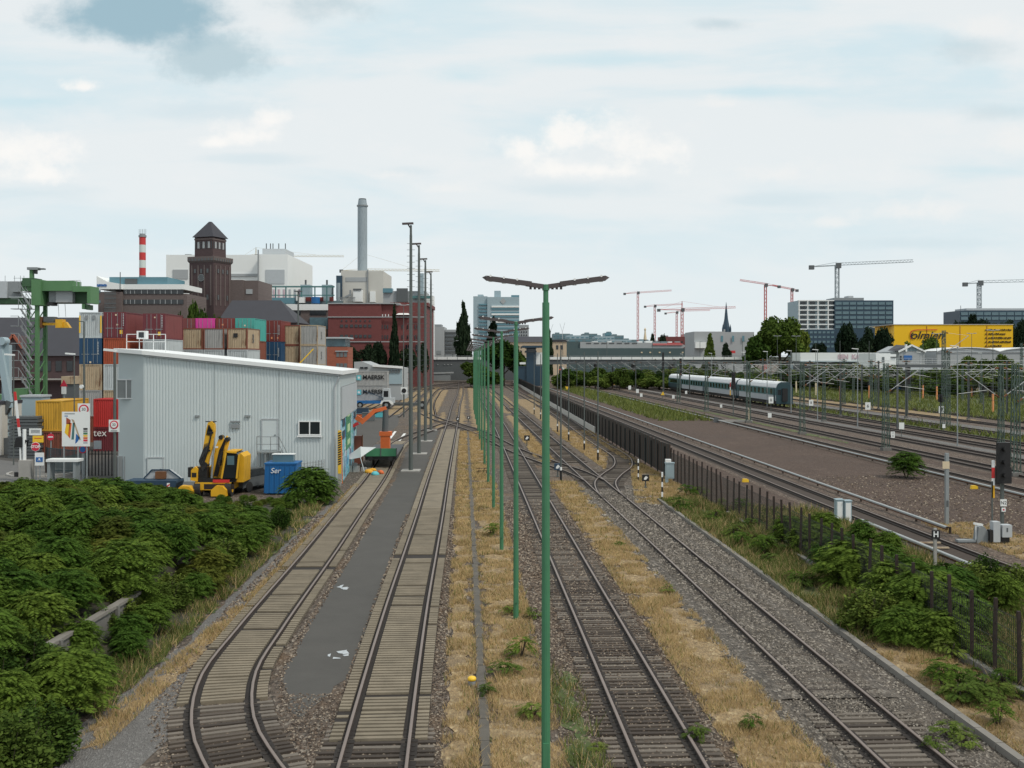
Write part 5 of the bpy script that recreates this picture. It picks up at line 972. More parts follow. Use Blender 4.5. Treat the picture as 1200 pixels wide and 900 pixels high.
for k in range(5): m.tube((.0+.06*k, -.66, 1.3), (.35+.06*k, -.6, 3.0), .03, n=6); m.tube((.35+.06*k, -.6, 3.0), (.75, -.6, 3.85-.06*k), .03, n=6)
m.build('hoses', 'black', ex); m = MB(); m.prism([(-1.4, 1.1), (-.95, 1.0), (-.9, 1.85), (-1.1, 2.0), (-1.38, 1.75)], -1.2, -.6, 'y'); b = m.build('grab', 'yellow', ex); m = MB(); m.box(-1.56, -1.36, -1.22, -.7, 1.3, 1.95); m.box(-.98, -.35, -1.05, -.45, .85, 1.95); m.box(-1.3, -1.0, -1.215, -1.205, 1.3, 1.6); m.tube((-.7, -1.07, 1.6), (-.7, -1.1, 1.6), .22, n=14); m.box(-.6, .1, -1.1, -.5, .7, 1.2); m.build('grab_frame', 'black', b)
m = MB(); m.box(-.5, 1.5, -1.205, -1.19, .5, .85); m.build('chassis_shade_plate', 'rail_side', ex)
m = MB(); m.box(.1, 1.2, -1.25, -1.22, .95, 1.15); m.build('warning_strip', 'red', ex); m = MB(); m.cb(.2, -.75, 3.2, .2, .05, .12); m.build('work_lamp', 'lens', ex)
t = thing('parked_car', 'dark car half hidden behind the yellow excavator', 'car', (WX(291, 71.5), 71.6, 0)); m = MB(); m.prism([(-1.9, .35), (1.9, .35), (1.95, .9), (1.1, 1.0), (.5, 1.55), (-1.2, 1.6), (-1.9, 1.0)], -.85, .85, 'y'); m.build('body', 'grey_dark', t); m = MB(); m.prism([(-1.1, 1.02), (1.0, 1.02), (.45, 1.5), (-1.05, 1.52)], -.87, .87, 'y'); m.build('windows', 'glass_dark', t)
for x in (-1.2, 1.2):
    for y in (-.8, .8): m = MB(); m.wheel((x, y, .36), .36, .22, 'y'); m.build('wheel', 'tyre', t)
t.rotation_euler[2] = R(70)
Y = 70.; t = thing('skip_container', 'dark blue open waste skip with sloping ends beside the white hall', 'skip', (WX(184, Y), Y, 0)); m = MB(); m.prism([(-1.35, .1), (1.35, .1), (1.6, .75), (1.55, .9), (-1.9, .9)], -.8, .8, 'y'); m.build('tub', 'blue_dark', t); m = MB(); m.prism([(-.95, .92), (1.5, .92), (.75, 1.5), (-.45, 1.5)], .3, .8, 'y'); m.build('back_lid', 'grey_light', t); m = MB(); m.box(-.1, .55, -.1, .29, .95, 1.42); m.build('rusty_flap', 'rust', t); m = MB(); m.bar((-1., .25, .93), (-.45, .25, 1.53), .07); m.bar((-.45, .25, 1.53), (.75, .25, 1.53), .07); m.bar((.75, .25, 1.53), (1.55, .25, .93), .07); m.build('rim', 'blue_dark', t); m = MB(); m.box(.95, 1.15, -.83, -.81, .2, .75); s_ = m.build('warning_board', 'white', t); m = MB(); [m.add([(.95, -.835, z), (1.15, -.835, z+.12), (1.15, -.835, z+.22), (.95, -.835, z+.1)], [(0, 1, 2, 3)]) for z in (.25, .48)]; m.build('red_stripe', 'red', s_)
Y = 69.5; t = thing('roll_off_container', 'bright blue tall waste container with white script, partly behind a bush', 'container', (WX(330, Y), Y, 0)); m = MB(); m.prism([(-1.05, .1), (1.15, .1), (1.15, 2.05), (-.95, 2.05)], -.7, 1., 'y'); m.build('tub', 'blue_bin', t); m = MB()
for k in range(7): m.bar((-.95+k*.34, -.72, .15), (-.92+k*.34, -.72, 1.95), .07)
m.box(-1.0, 1.2, -.76, 1.04, 2.05, 2.14); m.build('ribs', 'blue_bin', t); text(t, 'Ser', .5, t.location+Vector((-.25, -.78, 1.62)), 'white', shear=.25)
t2 = thing('glazed_crate', 'pale glass crate lying on top of the blue waste container', 'crate', (WX(332, Y), Y+.2, 2.14)); m = MB(); m.box(-.7, .7, -.3, .3, 0, .5); m.build('crate', 'glass_blue', t2); m = MB(); m.box(-.75, .75, -.33, .33, .5, .55); m.build('lid', 'wall_white', t2)
# flat wagon, crane, tarpaulin
Y = 86.; wx = -10.9; t = thing('flat_wagon', 'low green flat wagon standing on the leftmost track at the hall gable', 'wagon', (wx, Y, 0), rz=R(3)); m = MB(); m.box(-1.35, 1.35, -1.5, 9, 1.05, 1.2); m.box(-1.3, 1.3, -1.48, 9, .8, 1.04); m.build('deck', 'black', t)
for k in range(2): m = MB(); m.box(-1.33+k*1.35, -.04+k*1.35, -1.6, -1.53, 1.1, 1.75); m.build('side_board', 'green_panel', t)
m = MB(); m.bar((-1.25, -1.62, 1.1), (-1.25, -1.62, 1.78), .07); m.bar((0, -1.62, 1.1), (0, -1.62, 1.78), .07); m.bar((1.3, -1.62, 1.1), (1.3, -1.62, 1.78), .07); m.build('stanchion', 'grey_dark', t)
for x in (-.75, .75):
    for y in (.3, 6.5): m = MB(); m.wheel((x, y, .62), .46, .13); m.build('wheel', 'rail_side', t)
    m = MB(); m.tube((x*1.1, -1.5, .95), (x*1.1, -1.95, .95), .07); m.tube((x*1.1, -1.95, .95), (x*1.1, -2.0, .95), .2, n=12); m.build('buffer', 'black', t)
cr_ = thing('loading_crane', 'orange loading crane with a folded arm standing on the flat wagon', 'crane', (wx+.1, Y+1.2, 1.2)); m = MB(); m.box(-.35, .4, -.4, .4, 0, 1.5); m.box(-.45, .55, -.45, .45, 1.4, 1.75); m.build('column', 'orange', cr_); m = MB(); m.tube((0, 0, 1.7), (.05, 0, 3.6), .28, .24, 12); m.build('slewing_post', 'grey_dark', cr_)
m = MB(); m.bar((.1, 0, 3.75), (-.9, -.2, 3.5), .3, .3); m.bar((-.8, -.2, 3.6), (-2.0, -.5, 2.5), .32, .32); m.bar((-1.9, -.5, 2.7), (-2.4, -.5, 3.0), .28, .4); m.build('arm', 'orange', cr_); m = MB(); m.bar((-2.2, -.5, 2.5), (-2.9, -.5, 2.1), .25); m.bar((-2.9, -.5, 2.1), (-2.9, -.5, 3.3), .14); m.build('grab_arm', 'red', cr_); m = MB(); m.tube((-.2, .25, 3.6), (-1.7, -.3, 2.9), .06); m.build('ram', 'black', cr_)
t = thing('steel_plate', 'rust-red steel sheet standing upright beside the hall gable', 'plate', (WX(420, 88), 88, 0)); m = MB(); m.box(-.6, .35, 0, .3, .1, 2.5); m.build('sheet', 'c_rust_red', t); m = MB(); m.bar((-.6, -.03, .1), (-.6, -.03, 2.6), .06); m.bar((.35, -.03, .1), (.35, -.03, 2.6), .06); m.build('edge', 'rust', t)
t = thing('tarpaulin', 'pale grey tarpaulin canopy slung from the wagon on a stake', 'tarpaulin', (WX(420, 83), 83, 0)); m = MB(); a = Vector((-1.2, -.3, 1.0)); b = Vector((.2, -.2, 2.05)); c = Vector((1.4, .3, 1.95)); d_ = Vector((.35, -1., 1.25)); e_ = Vector((-1.1, .6, 1.2)); f_ = Vector((.1, 1.2, 1.9))
vs = []; m.add([a, b, d_, c, e_, f_, a.lerp(d_, .5)-Vector((0, 0, .05)), b.lerp(c, .5)+Vector((0, 0, -.08)), d_.lerp(c, .5)+Vector((0, 0, .02))], [(0, 6, 1), (6, 2, 1), (1, 2, 8), (1, 8, 7), (7, 8, 3), (0, 1, 5, 4), (1, 7, 3, 5)]); m.build('sheet', 'tarp', t); m = MB(); m.bar((.3, -1., 1.25), (.75, -1.6, 0), .05); m.build('stake', 'galv', t); m = MB()
r = random.Random(4)
for _ in range(14): m.cb(r.uniform(-.7, .5), r.uniform(-.3, .4), 0, r.uniform(.2, .5), r.uniform(.2, .4), r.uniform(.2, .7))
tag(m.build('scrap_heap', 'c_grey_rust'), 'jumbled grey scrap lying in the shade below the tarpaulin', 'scrap').location = (WX(420, 83), 83, 0)
for i, (px, py, c_, lb) in enumerate(((432, 556, 'rag_yellow', 'orange-yellow bag on the leftmost track, left of the turquoise one'), (439, 558.5, 'turquoise', 'turquoise bag between two orange ones on the track'), (445, 557, 'orange', 'orange bag right of the turquoise one on the track'), (436, 554.5, 'rag_yellow', 'yellow rag heap at the back of the bags on the track'))):
    q = G(px, py); m = MB(); m.lathe([(.28, .1), (.36, .22), (.3, .4), (.12, .52)], 9); o = m.build('sack', c_, smooth=True); o.location = q; o.scale = (1.1, .8, .8); o.rotation_euler = (.2*i, .15, i); tag(o, lb, 'bag', 'coloured bags on the track')
# lorry and the two named containers
def container(label, x, y, z, mat, L_=6.06, H=2.85, Wd=2.44, doors=False, rz=0, parts=True, post=None, group=None, name='shipping_container', n=11, side=None):
    t = thing(name, label, 'container', (x, y, z), group or 'stacked shipping containers', rz); w = Wd/2; H_ = H-.02
    m = MB()
    def corr(p0, p1, k, dp):
        p0, p1 = Vector(p0), Vector(p1); d_ = p1-p0; nn = Vector((d_.y, -d_.x, 0)).normalized(); pr = []
        for i in range(k):
            for f_, o_ in ((0, 0), (.32, 0), (.5, -dp), (.82, -dp)): pr.append(p0+d_*((i+f_)/k)+nn*o_)
        pr.append(p1); vs = []
        for q in pr: vs += [q+Vector((0, 0, .12)), q+Vector((0, 0, H_-.1))]
        m.add(vs, [(2*i, 2*i+2, 2*i+3, 2*i+1) for i in range(len(pr)-1)])
    corr((-w+.06, .03, 0), (w-.06, .03, 0), n, .05); m.m(1 if side else 0); corr((w-.03, .06, 0), (w-.03, L_-.06, 0), int(L_*4), .04); corr((-w+.03, L_-.06, 0), (-w+.03, .06, 0), int(L_*4), .04); corr((w-.06, L_-.03, 0), (-w+.06, L_-.03, 0), n, .05)
    m.box(-w+.03, w-.03, .03, L_-.03, H_-.1, H_-.05); m.build('body', [mat, side] if side else mat, t)
    m = MB()
    for sx in (-1, 1):
        for y0 in (0, L_-.14): m.box(min(sx*w, sx*(w-.14)), max(sx*w, sx*(w-.14)), y0, y0+.14, 0, H_)
        m.box(min(sx*w, sx*(w-.08)), max(sx*w, sx*(w-.08)), .14, L_-.14, 0, .13); m.box(min(sx*w, sx*(w-.06)), max(sx*w, sx*(w-.06)), .14, L_-.14, H_-.09, H_-.002)
    for y0 in (0, L_-.1): m.box(-w+.14, w-.14, y0, y0+.1, 0, .14); m.box(-w+.14, w-.14, y0, y0+.1, H_-.12, H_-.001)
    m.build('frame', post or mat, t)
    if doors:
        for s in (-1, 1):
            m = MB(); a, b = (-w+.15, -.01) if s < 0 else (.01, w-.15); m.box(a, b, -.02, .02, .15, H_-.13); d_ = m.build('door', mat, t); m = MB()
            for f_ in (.3, .72): xx = a+(b-a)*f_; m.tube((xx, -.06, .08), (xx, -.06, H_-.08), .022, n=6)
            m.box(a+.1, b-.1, -.05, -.022, 1.05, 1.11); m.build('lock_bar', 'galv', d_)
    return t
Y = 187.; x0, x1 = WX(417, Y), WX(454, Y)
for k, (zb, lb) in enumerate(((1.55, 'lower pale container lettered MAERSK on the lorry trailer'), (4.2, 'upper pale container lettered MAERSK stacked over its twin'))):
    t = container(lb, x1, Y+1.2, zb, 'c_grey_rust', L_=x1-x0, H=2.62, rz=R(90), doors=False); t.location.x = x1
    text(t, 'MAERSK', 1.08, (x0+(x1-x0)*.56, Y-.06, zb+1.5), 'black', ext=.02, bold=.02).parent = None
    p = [o for o in COL.objects if o.name.startswith('lettering')][-1]
    # keep the lettering on the long side: undo the container's turn
    p.parent = t; p.location = (Vector((x0+(x1-x0)*.56, Y-.06, zb+1.5))-t.location); p.location = Vector((p.location.y, -p.location.x, p.location.z)); p.rotation_euler = (R(90), 0, R(-90))
    m = MB(); m.box(-1.24-.02, -1.24, 0, 0, 0, 0) if False else None
    m = MB(); m.box(-1.28, -1.262, x1-x0-1.0, x1-x0-.15, 1.0, 1.9); e_ = m.build('emblem', 'turquoise', t); m = MB(); c_ = Vector((-1.29, x1-x0-.57, 1.45)); pts_ = [(c_.x, c_.y+math.sin(a*math.pi/7)*(.36 if a % 2 == 0 else .14), c_.z+math.cos(a*math.pi/7)*(.36 if a % 2 == 0 else .14)) for a in range(14)]; m.add(pts_, [tuple(range(14))]); m.build('star', 'white', e_)
t = thing('lorry', 'grey-white tractor lorry with a blue container trailer on the yard', 'lorry', (WX(450, 186), 186, 0)); m = MB(); m.box(.0, 1.9, -1.1, 1.1, 1.0, 2.0); m.prism([(-.2, 2.0), (1.2, 2.0), (1.05, 3.7), (-.1, 3.7)], -1.0, 1.0, 'y'); cab = m.build('cab', 'grey_light', t); m = MB(); m.box(.05, .9, -1.02, -1.005, 2.2, 3.3); m.build('window', 'glass_dark', cab)
for x in (.55, 7., -4.2, -5.4): m = MB(); m.wheel((x, -.9, .75), .75 if x > 0 else .55, .5, 'y'); w_ = m.build('wheel', 'tyre', t); m = MB(); m.wheel((x, -1.17, .75), .3, .06, 'y'); m.build('rim', 'grey', w_)
m = MB(); m.box(-7, .2, -1.15, 1.2, 1.0, 1.5); m.build('trailer', 'cblue' if 'cblue' in M else 'blue_bin', t); m = MB(); m.box(1.9, 7.4, -.5, .5, .6, 1.1); m.bar((2.2, -1, 1.1), (4.6, -1, 1.1), .3); m.build('chassis', 'grey_dark', t); m = MB(); m.bar((.1, -1.4, 2.0), (-3.6, -1.4, 3.4), .1); m.build('boom', 'blue_dark', t)
m = MB(); m.prism([(-.6, .9), (-.3, 1.55), (1.3, 1.6), (1.8, 1.2), (1.8, .8), (1.4, .9), (1.0, 1.4), (.1, 1.4), (-.3, .9)], -1.25, -1.16, 'y'); m.build('mudguard', 'wall_white', t)
for px, Yk, w_, h_, c_, lb in ((432, 150, .9, 1.2, 'glass_grey', 'pale crate on the asphalt beside the orange crane arm'), (425, 152, 1.2, .9, 'orange', 'orange crate stacked on the yard behind the crane arm'), (438, 158, 1.6, .9, 'turquoise', 'turquoise box on the yard behind the crane arm'), (421, 156, 1.4, 1.6, 'blue_dark', 'dark blue box on the yard by the hall corner')):
    t = thing('crate', lb, 'crate', (WX(px, Yk), Yk, 0)); m = MB(); m.box(-w_, w_, -.5, .5, .1, h_); m.build('box', c_, t); m = MB(); m.box(-w_, w_, -.5, .5, 0, .1); m.box(-w_-.03, w_+.03, -.53, .53, h_, h_+.06); m.build('rim', 'grey_dark', t)
# ------------------------------------------------------------------ container stacks
def stack(px, Y, H, rows, nb=5, w=2.44):
    x = WX(px, Y)
    for k, (mat, lb, kw) in enumerate(rows):
        z = H*(nb-1-k); container(lb, x, Y, z, mat, H=H, **kw)
LOW = 'weathered container low in the stacks behind the white hall'; G_ = dict(group='low containers behind the white hall')
D = dict(doors=True)
stack(106, 112, 2.85, [('c_cwhite', 'pale grey container with yellow corner posts on top of the leftmost stack', {}), ('c_cblue', 'dark blue container second from the top of the leftmost stack', D), ('c_beige_rust', 'rust-streaked beige container under the dark blue one', {}), ('c_grey_rust', 'grey container under the rust-streaked beige one', {}), ('c_rust_red', 'rusty red container at the bottom of the leftmost stack', {})])
stack(134.3, 112, 2.85, [('c_maroon', 'maroon container on the top of the second stack, over the orange-red one', dict(doors=True, side='c_maroon_dusty')), ('c_corange', 'orange-red container below the left maroon one', {}), ('c_cwhite', 'grey ribbed container below the orange-red one', {}), ('c_beige_rust', LOW, G_), ('c_grey_rust', LOW, G_)])
stack(180.5, 112, 2.82, [('c_maroon', 'maroon container on top of the third stack, over two pale ones', dict(doors=True, side='c_maroon_dusty')), ('c_cwhite', 'pale blue-grey container right behind the rooftop railing', {}), ('c_grey_rust', LOW, G_), ('c_beige_rust', LOW, G_), ('c_rust_red', LOW, G_)])
for px, m1, l1, kk in ((225.5, 'c_beige_rust', 'rust-streaked beige container left in the row of three rusty ones', {}), (250.5, 'c_grey_rust', 'grey container stained with rust in the middle of the row of three', {}), (278, 'c_beige_rust', 'beige container with a small black emblem, right of the row of three', {})):
    stack(px, 122, 2.56, [(m1, l1, dict(post='c_rust_red')), ('c_cwhite', 'pale ribbed container just showing over the hall roof', dict(group='pale containers just over the roof')), ('c_grey_rust', LOW, G_), ('c_beige_rust', LOW, G_), ('c_rust_red', LOW, G_)])
for px, m1, l1 in ((217, 'c_maroon_dusty', 'dusty maroon container left of the pink one'), (240.5, 'c_pink', 'bright pink container in the back row'), (264, 'c_deep_red', 'deep red container between the pink and the turquoise ones'), (287, 'c_cteal', 'turquoise green container in the back row')):
    stack(px, 129, 2.85, [(m1, l1, D), ('c_rust_red', 'red container standing under the turquoise one' if px == 287 else LOW, {} if px == 287 else G_), ('c_grey_rust', LOW, G_), ('c_beige_rust', LOW, G_), ('c_rust_red', LOW, G_)])
stack(318.7, 138, 2.86, [('c_deep_red', 'large deep red container on top of the dark blue one', D), ('c_cblue', 'dark blue container under the large deep red one', D), ('c_grey_rust', LOW, G_), ('c_beige_rust', LOW, G_), ('c_rust_red', LOW, G_)])
stack(341, 140.5, 2.75, [('c_beige_rust', 'rust-edged beige container, upper of the pair beside the deep red one', dict(post='c_rust_red')), ('c_beige_rust', 'rust-edged beige container, lower of the pair beside the blue one', dict(post='c_rust_red')), ('c_grey_rust', LOW, G_), ('c_beige_rust', LOW, G_), ('c_rust_red', LOW, G_)])
stack(362, 140, 2.75, [('c_grey_rust', 'upper grey container at the right end of the stacks', dict(post='c_beige_rust')), ('c_grey_rust', 'lower grey container at the right end, crossed by a yellow bar', dict(post='c_beige_rust')), ('c_grey_rust', LOW, G_), ('c_beige_rust', LOW, G_), ('c_rust_red', LOW, G_)])
def find(lb): return [o for o in COL.objects if o.get('label', '').startswith(lb)][0]
def mark(t, px, py, w, h, mat, name='sticker', d=-.03): 
    Y = t.location.y; m = MB(); x, z = WX(px, Y)-t.location.x, WZ(py, Y)-t.location.z; m.box(x-w/2, x+w/2, d-.012, d, z-h/2, z+h/2); return m.build(name, mat, t)
a = find('pale grey container with yellow'); mark(a, 93.6, 380, .16, 1.9, 'yellow_sign', 'yellow_edge', -.01); mark(a, 118.3, 380, .16, 1.9, 'yellow_sign', 'yellow_edge', -.01); mark(a, 101.5, 372, .35, .45, 'grey', 'vent'); mark(a, 110, 372, .35, .45, 'grey', 'vent')
a = find('maroon container on the top of the second'); mark(a, 142, 389, .3, .42, 'yellow_sign'); mark(a, 136, 369, .18, .18, 'cream'); mark(a, 137.5, 380.5, .18, .16, 'cream')
a = find('maroon container on top of the third'); mark(a, 187, 391, .32, .4, 'yellow_sign'); mark(a, 181.5, 372, .16, .16, 'cream')
a = find('deep red container between'); mark(a, 261, 380.5, .2, .2, 'orange_paint'); a = find('turquoise green'); mark(a, 287, 381.5, .2, .2, 'cream'); a = find('large deep red'); mark(a, 318.5, 396, .18, .25, 'orange_paint'); mark(a, 325.5, 396, .18, .2, 'orange_paint')
a = find('beige container with a small black'); e_ = mark(a, 276, 393, .5, .5, 'black', 'emblem'); a = find('dark blue container second'); mark(a, 106, 424.5, .2, .2, 'cream')
for lb, px, py, h in (('dark blue container second', 115, 408, 1.4), ('maroon container on the top of the second', 144.7, 375, 1.4), ('maroon container on top of the third', 190, 377, 1.4), ('large deep red', 327, 387, 1.4), ('dark blue container under', 326.5, 413, 1.2)):
    a = find(lb); Y = a.location.y; m = MB(); x = WX(px, Y)-a.location.x; zc = WZ(py, Y)-a.location.z
    for k in range(8): m.box(x-.06, x+.06, -.045, -.035, zc+h*(.5-k/8)-.1, zc+h*(.5-k/8))
    m.build('serial_marks', 'grey_light', a)
for lb, s in (('beige container with a small black', 'OOCL'), ('upper grey container', 'C'), ('lower grey container at', 'C')):
    a = find(lb); o = text(a, 'B' if 'beige' in lb else 'S', 1.5, a.location+Vector((1.26, 2.6, 1.3)), 'grey_dark', rot=(R(90), 0, R(90)), ext=.01)
t = thing('barrier_bar', 'thin yellow bar leaning up behind the hall roof', 'bar', (WX(359, 110), 110, 0)); m = MB(); m.bar((-.9, 0, WZ(428, 110)), (.75, 0, WZ(409, 110)), .12); m.bar((-.9, 0, 0), (-.9, 0, WZ(428, 110)), .12); m.build('bar', 'yellow_sign', t)
container('yellow container above a rusty red one near the gate barrier', WX(57, 95), 95, 2.42, 'c_cyellow', H=2.85, n=10); container('rusty red container beneath the yellow one', WX(57.5, 95), 95, 0, 'c_rust_red', H=2.4)
container('bright red container stacked on a maroon one left of the hall', WX(124, 101), 101, 2.4, 'c_cred', H=2.8, L_=3.0); t = container('maroon container lettered tex beneath the bright red one', WX(124, 101), 101, 0, 'c_maroon', H=2.38, L_=3.0); text(t, 'tex', 1.0, (WX(117.5, 101), 101-.06, WZ(507.5, 101)), 'white', ext=.01)
# ------------------------------------------------------------------ gate, signs
def post_sign(label, px, base, Y, ztop, parts, name='road_sign', cat='sign', pm='galv', r=.05):
    t = thing(name, label, cat, (WX(px, Y), Y, 0)); m = MB(); m.tube((0, .05, 0), (0, .05, ztop), r, n=8); m.build('post', pm, t); return t
def disc(t, x, z, r, mat, y=-.02, n=20, name='disc'): m = MB(); m.tube((x, y, z), (x, y-.02, z), r, n=n); return m.build(name, mat, t)
def rect(t, x, z, w, h, mat, y=-.02, name='panel'): m = MB(); m.box(x-w/2, x+w/2, y-.02, y, z-h/2, z+h/2); return m.build(name, mat, t)
Y = 76.; u = Y/F
t = thing('gate_barrier', 'raised red and white gate barrier on a white cabinet', 'barrier', (WX(24, Y), Y, 0))
for k in range(5): m = MB(); xa = -.42-.0*k; p0, p1 = Vector((-.05, 0, 3.4)), Vector((-.42, 0, 6.7)); m.bar(p0.lerp(p1, k/5), p0.lerp(p1, (k+1)/5), .17, .08); m.build('boom', 'red' if k in (1, 4) else 'white', t)
m = MB(); m.bar((.05, 0, .4), (-.03, 0, 3.2), .1); m.bar((-.15, .1, .2), (-.1, .1, 1.5), .09); m.build('strut', 'white', t); m = MB(); m.prism([(-.45, 2.55), (.35, 2.6), (.45, 3.1), (.1, 3.35), (-.3, 3.3)], -.1, .4, 'y'); m.cb(-.1, -.1, .4, .5, .3, .35); m.build('counterweight', 'black', t)
t = thing('gate_post', 'thick white post standing on a pale concrete block at the gate', 'post', (WX(31, Y), Y, 0)); m = MB(); m.box(-.45, .45, -.3, .3, 0, WZ(539, Y)); m.build('block', 'concrete', t); m = MB(); m.tube((-.15, 0, 1.5), (-.15, 0, WZ(503, Y)), .13, n=14); m.build('post', 'white', t)
t = post_sign('stack of small gate boards over a red STOP sign', 42, 0, Y, WZ(503, Y), [])
p = rect(t, -.02, WZ(506, Y), .92, .5, 'wall_white'); m = MB(); [m.box(-.35, .32, -.046, -.042, z, z+.06) for z in (WZ(507.5, Y), WZ(506, Y), WZ(504.6, Y))]; m.build('text_line', 'grey', p); p = rect(t, .18, WZ(514.5, Y), .8, .5, 'yellow_sign'); m = MB(); m.box(-.1, .46, -.046, -.042, WZ(514, Y), WZ(513.2, Y)); m.build('text_line', 'red', p)
st_ = disc(t, 0, WZ(523.5, Y), .36, 'white', -.03, 8, 'octagon_rim'); disc(t, 0, WZ(523.5, Y), .325, 'red_sign', -.055, 8, 'octagon').parent = st_; text(st_, 'STOP', .27, t.location+Vector((0, -.08, WZ(523.5, Y))), 'white', ext=.003, bold=.008)
t = post_sign('white board with a blue rectangle on two thin legs at the gate', 46.5, 0, Y-.6, WZ(531, Y), []); p = rect(t, 0, WZ(537, Y), .68, .95, 'wall_white'); rect(p, 0, WZ(537.5, Y), .5, .34, 'blue_sign', -.045, 'blue_field'); m = MB(); m.box(-.05, .05, -.07, -.067, WZ(538, Y), WZ(536, Y)); m.box(-.14, .14, -.07, -.067, WZ(538.4, Y), WZ(538, Y)); m.build('pictogram', 'white', p)
t = post_sign('red no-entry sign in front of the rusty container', 59.5, 0, 88, WZ(507, 88), []); p = disc(t, 0, WZ(512, 88), .3, 'red_sign'); rect(p, 0, WZ(512, 88), .42, .1, 'white', -.045, 'bar')
t = thing('map_board', 'large white board with a coloured site map on grey legs', 'board', (WX(89, Y), Y, 0)); zt, zb_ = WZ(482.5, Y), WZ(523, Y); m = MB(); [(lambda q: (q.box(x, x+.1, 0, .08, 0, zb_+.3), q.build('leg', 'galv', t)))(MB()) for x in (-.95, .1, .75)]; m.box(-1.02, 1.05, -.05, 0, zb_, zt); p = m.build('panel', 'wall_white', t)
def mp(pl, mat, name): m = MB(); m.add([(WX(a, Y)-WX(89, Y), -.056, WZ(b, Y)) for a, b in pl], [tuple(range(len(pl)))]); m.build(name, mat, p)
mp([(78, 489), (83, 492), (83, 497), (78, 497)], 'c_corange', 'map_area'); mp([(78, 497), (81, 496), (82.5, 497), (80, 511), (76, 507)], 'yellow_sign', 'map_area'); mp([(82, 495), (84.5, 496), (82.5, 514), (80, 511)], 'orange', 'map_area'); mp([(85.5, 496), (88, 495), (87, 515), (84, 515)], 'teal', 'map_area'); mp([(84, 491), (87, 492), (95, 515), (93.5, 516), (88, 500)], 'c_beige_rust', 'map_area'); mp([(89.5, 508), (94, 513), (91, 518), (88.5, 520)], 'blue_sign', 'map_area')
for k, c_ in enumerate(('black', 'grey', 'lamp_green', 'yellow_sign', 'orange', 'red_sign', 'grey_light')): mp([(98, 501.5+2.7*k), (103, 501.5+2.7*k), (103, 503.7+2.7*k), (98, 503.7+2.7*k)], c_, 'map_key')
mp([(76, 484.3), (88, 484.3), (88, 485.4), (76, 485.4)], 'grey', 'map_title'); mp([(76, 487), (80, 487), (80, 488), (76, 488)], 'blue_sign', 'map_title')
def speed(label, px, pz, Y, w, cat='sign', ztop=None, lamp=False):
    t = thing('lamp_post' if lamp else 'road_sign', label, 'lamp post' if lamp else 'sign', (WX(px, Y), Y, 0)); z = WZ(pz, Y); m = MB(); m.tube((0, .08, 0), (0, .08, ztop or z+.5), .1 if lamp else .06, n=10); m.build('post', 'mast_grey' if lamp else 'galv', t)
    p = rect(t, 0, z, w, w*1.15, 'wall_white'); d_ = disc(p, 0, z+.08, w*.4, 'red_sign', -.045, 24, 'ring'); disc(d_, 0, z+.08, w*.29, 'wall_white', -.068, 24, 'centre'); text(d_, '30', w*.34, t.location+Vector((0, -.092, z+.08)), 'black', ext=.002); rect(p, 0, z-w*.45, w*.6, .05, 'grey', -.045, 'text_line'); return t
t = speed('grey lamp post with a square 30 speed sign at the corner of the hall', 134, 499, 72.5, .75, ztop=WZ(413, 72.5), lamp=True); m = MB(); z = WZ(410.5, 72.5); m.bar((-.75, .05, z+.05), (.1, .05, z-.03), .25, .16); m.build('lamp_head', 'wall_white', t)
speed('square 30 speed sign rising behind the map board', 98.5, 481, 79, .95)
t = thing('lamp_post', 'tall thin grey lamp post in front of the dark blue container', 'lamp post', (WX(98.5, 82), 82, 0)); m = MB(); z = WZ(377, 82); m.tube((0, 0, 0), (0, 0, z), .1, .07, 10); m.bar((0, 0, z), (-.5, 0, z+.05), .08); m.build('post', 'mast_grey', t); m = MB(); m.tube((-.1, -.15, WZ(453, 82)), (-.1, -.3, WZ(453, 82)), .16, n=10); m.build('camera_dome', 'white', t)
t = thing('road_sign', 'round blue no-stopping sign below the map board', 'sign', (WX(97.5, 78), 78, 0)); m = MB(); m.tube((0, .06, 0), (0, .06, WZ(520, 78)), .13, n=10); m.build('post', 'galv', t); p = disc(t, 0, WZ(526.5, 78), .3, 'red_sign', -.06); disc(p, 0, WZ(526.5, 78), .22, 'blue_sign', -.085, 20, 'centre')
for px, py, Y_, lb in ((11, 416, 88, 'short street lamp with a pale flat head left of the crane leg'), (82, 415, 90, 'street lamp with a pale flat head before the brick depot'), (111, 407.5, 88, 'street lamp with a pale head at the left end of the hall')):
    if px == 111: continue
    t = thing('street_lamp', lb, 'street lamp', (WX(px+5, Y_), Y_, 0)); z = WZ(py, Y_); m = MB(); m.tube((0, 0, 0), (0, 0, z), .06, .05, 8); m.build('post', 'mast_grey', t); m = MB(); m.bar((.05, 0, z), (-.75, 0, z+.06), .28, .13); m.build('lamp_head', 'wall_white', t)
Y = 74.; t = thing('bus_shelter', 'low open shelter with a white slab top on grey legs', 'shelter', (WX(76, Y), Y, 0)); m = MB(); m.box(-1.15, 1.15, -.5, .5, WZ(540.5, Y), WZ(537.5, Y)); m.build('slab', 'wall_white', t); [(lambda q: (q.box(x-.1, x+.1, -.4, .4, 0, WZ(540.5, Y)), q.build('leg', 'galv', t)))(MB()) for x in (-1., .85)]
t = thing('green_fence', 'dark green mesh fence sloping down behind the shelter', 'fence', (WX(76, 82), 82, 0)); m = MB()
for k in range(34): x = -1.5+k*.1; m.bar((x, 0, 0), (x, 0, 2.0-.3*k/34), .05)
m.bar((-1.5, 0, 2.), (1.9, 0, 1.7), .06); m.bar((-1.5, 0, .2), (1.9, 0, .2), .06); m.build('panel', 'teal_dark', t); m = MB(); m.bar((-1.5, 0, 0), (-1.5, 0, 2.1), .12); m.build('post', 'rusty_post', t)
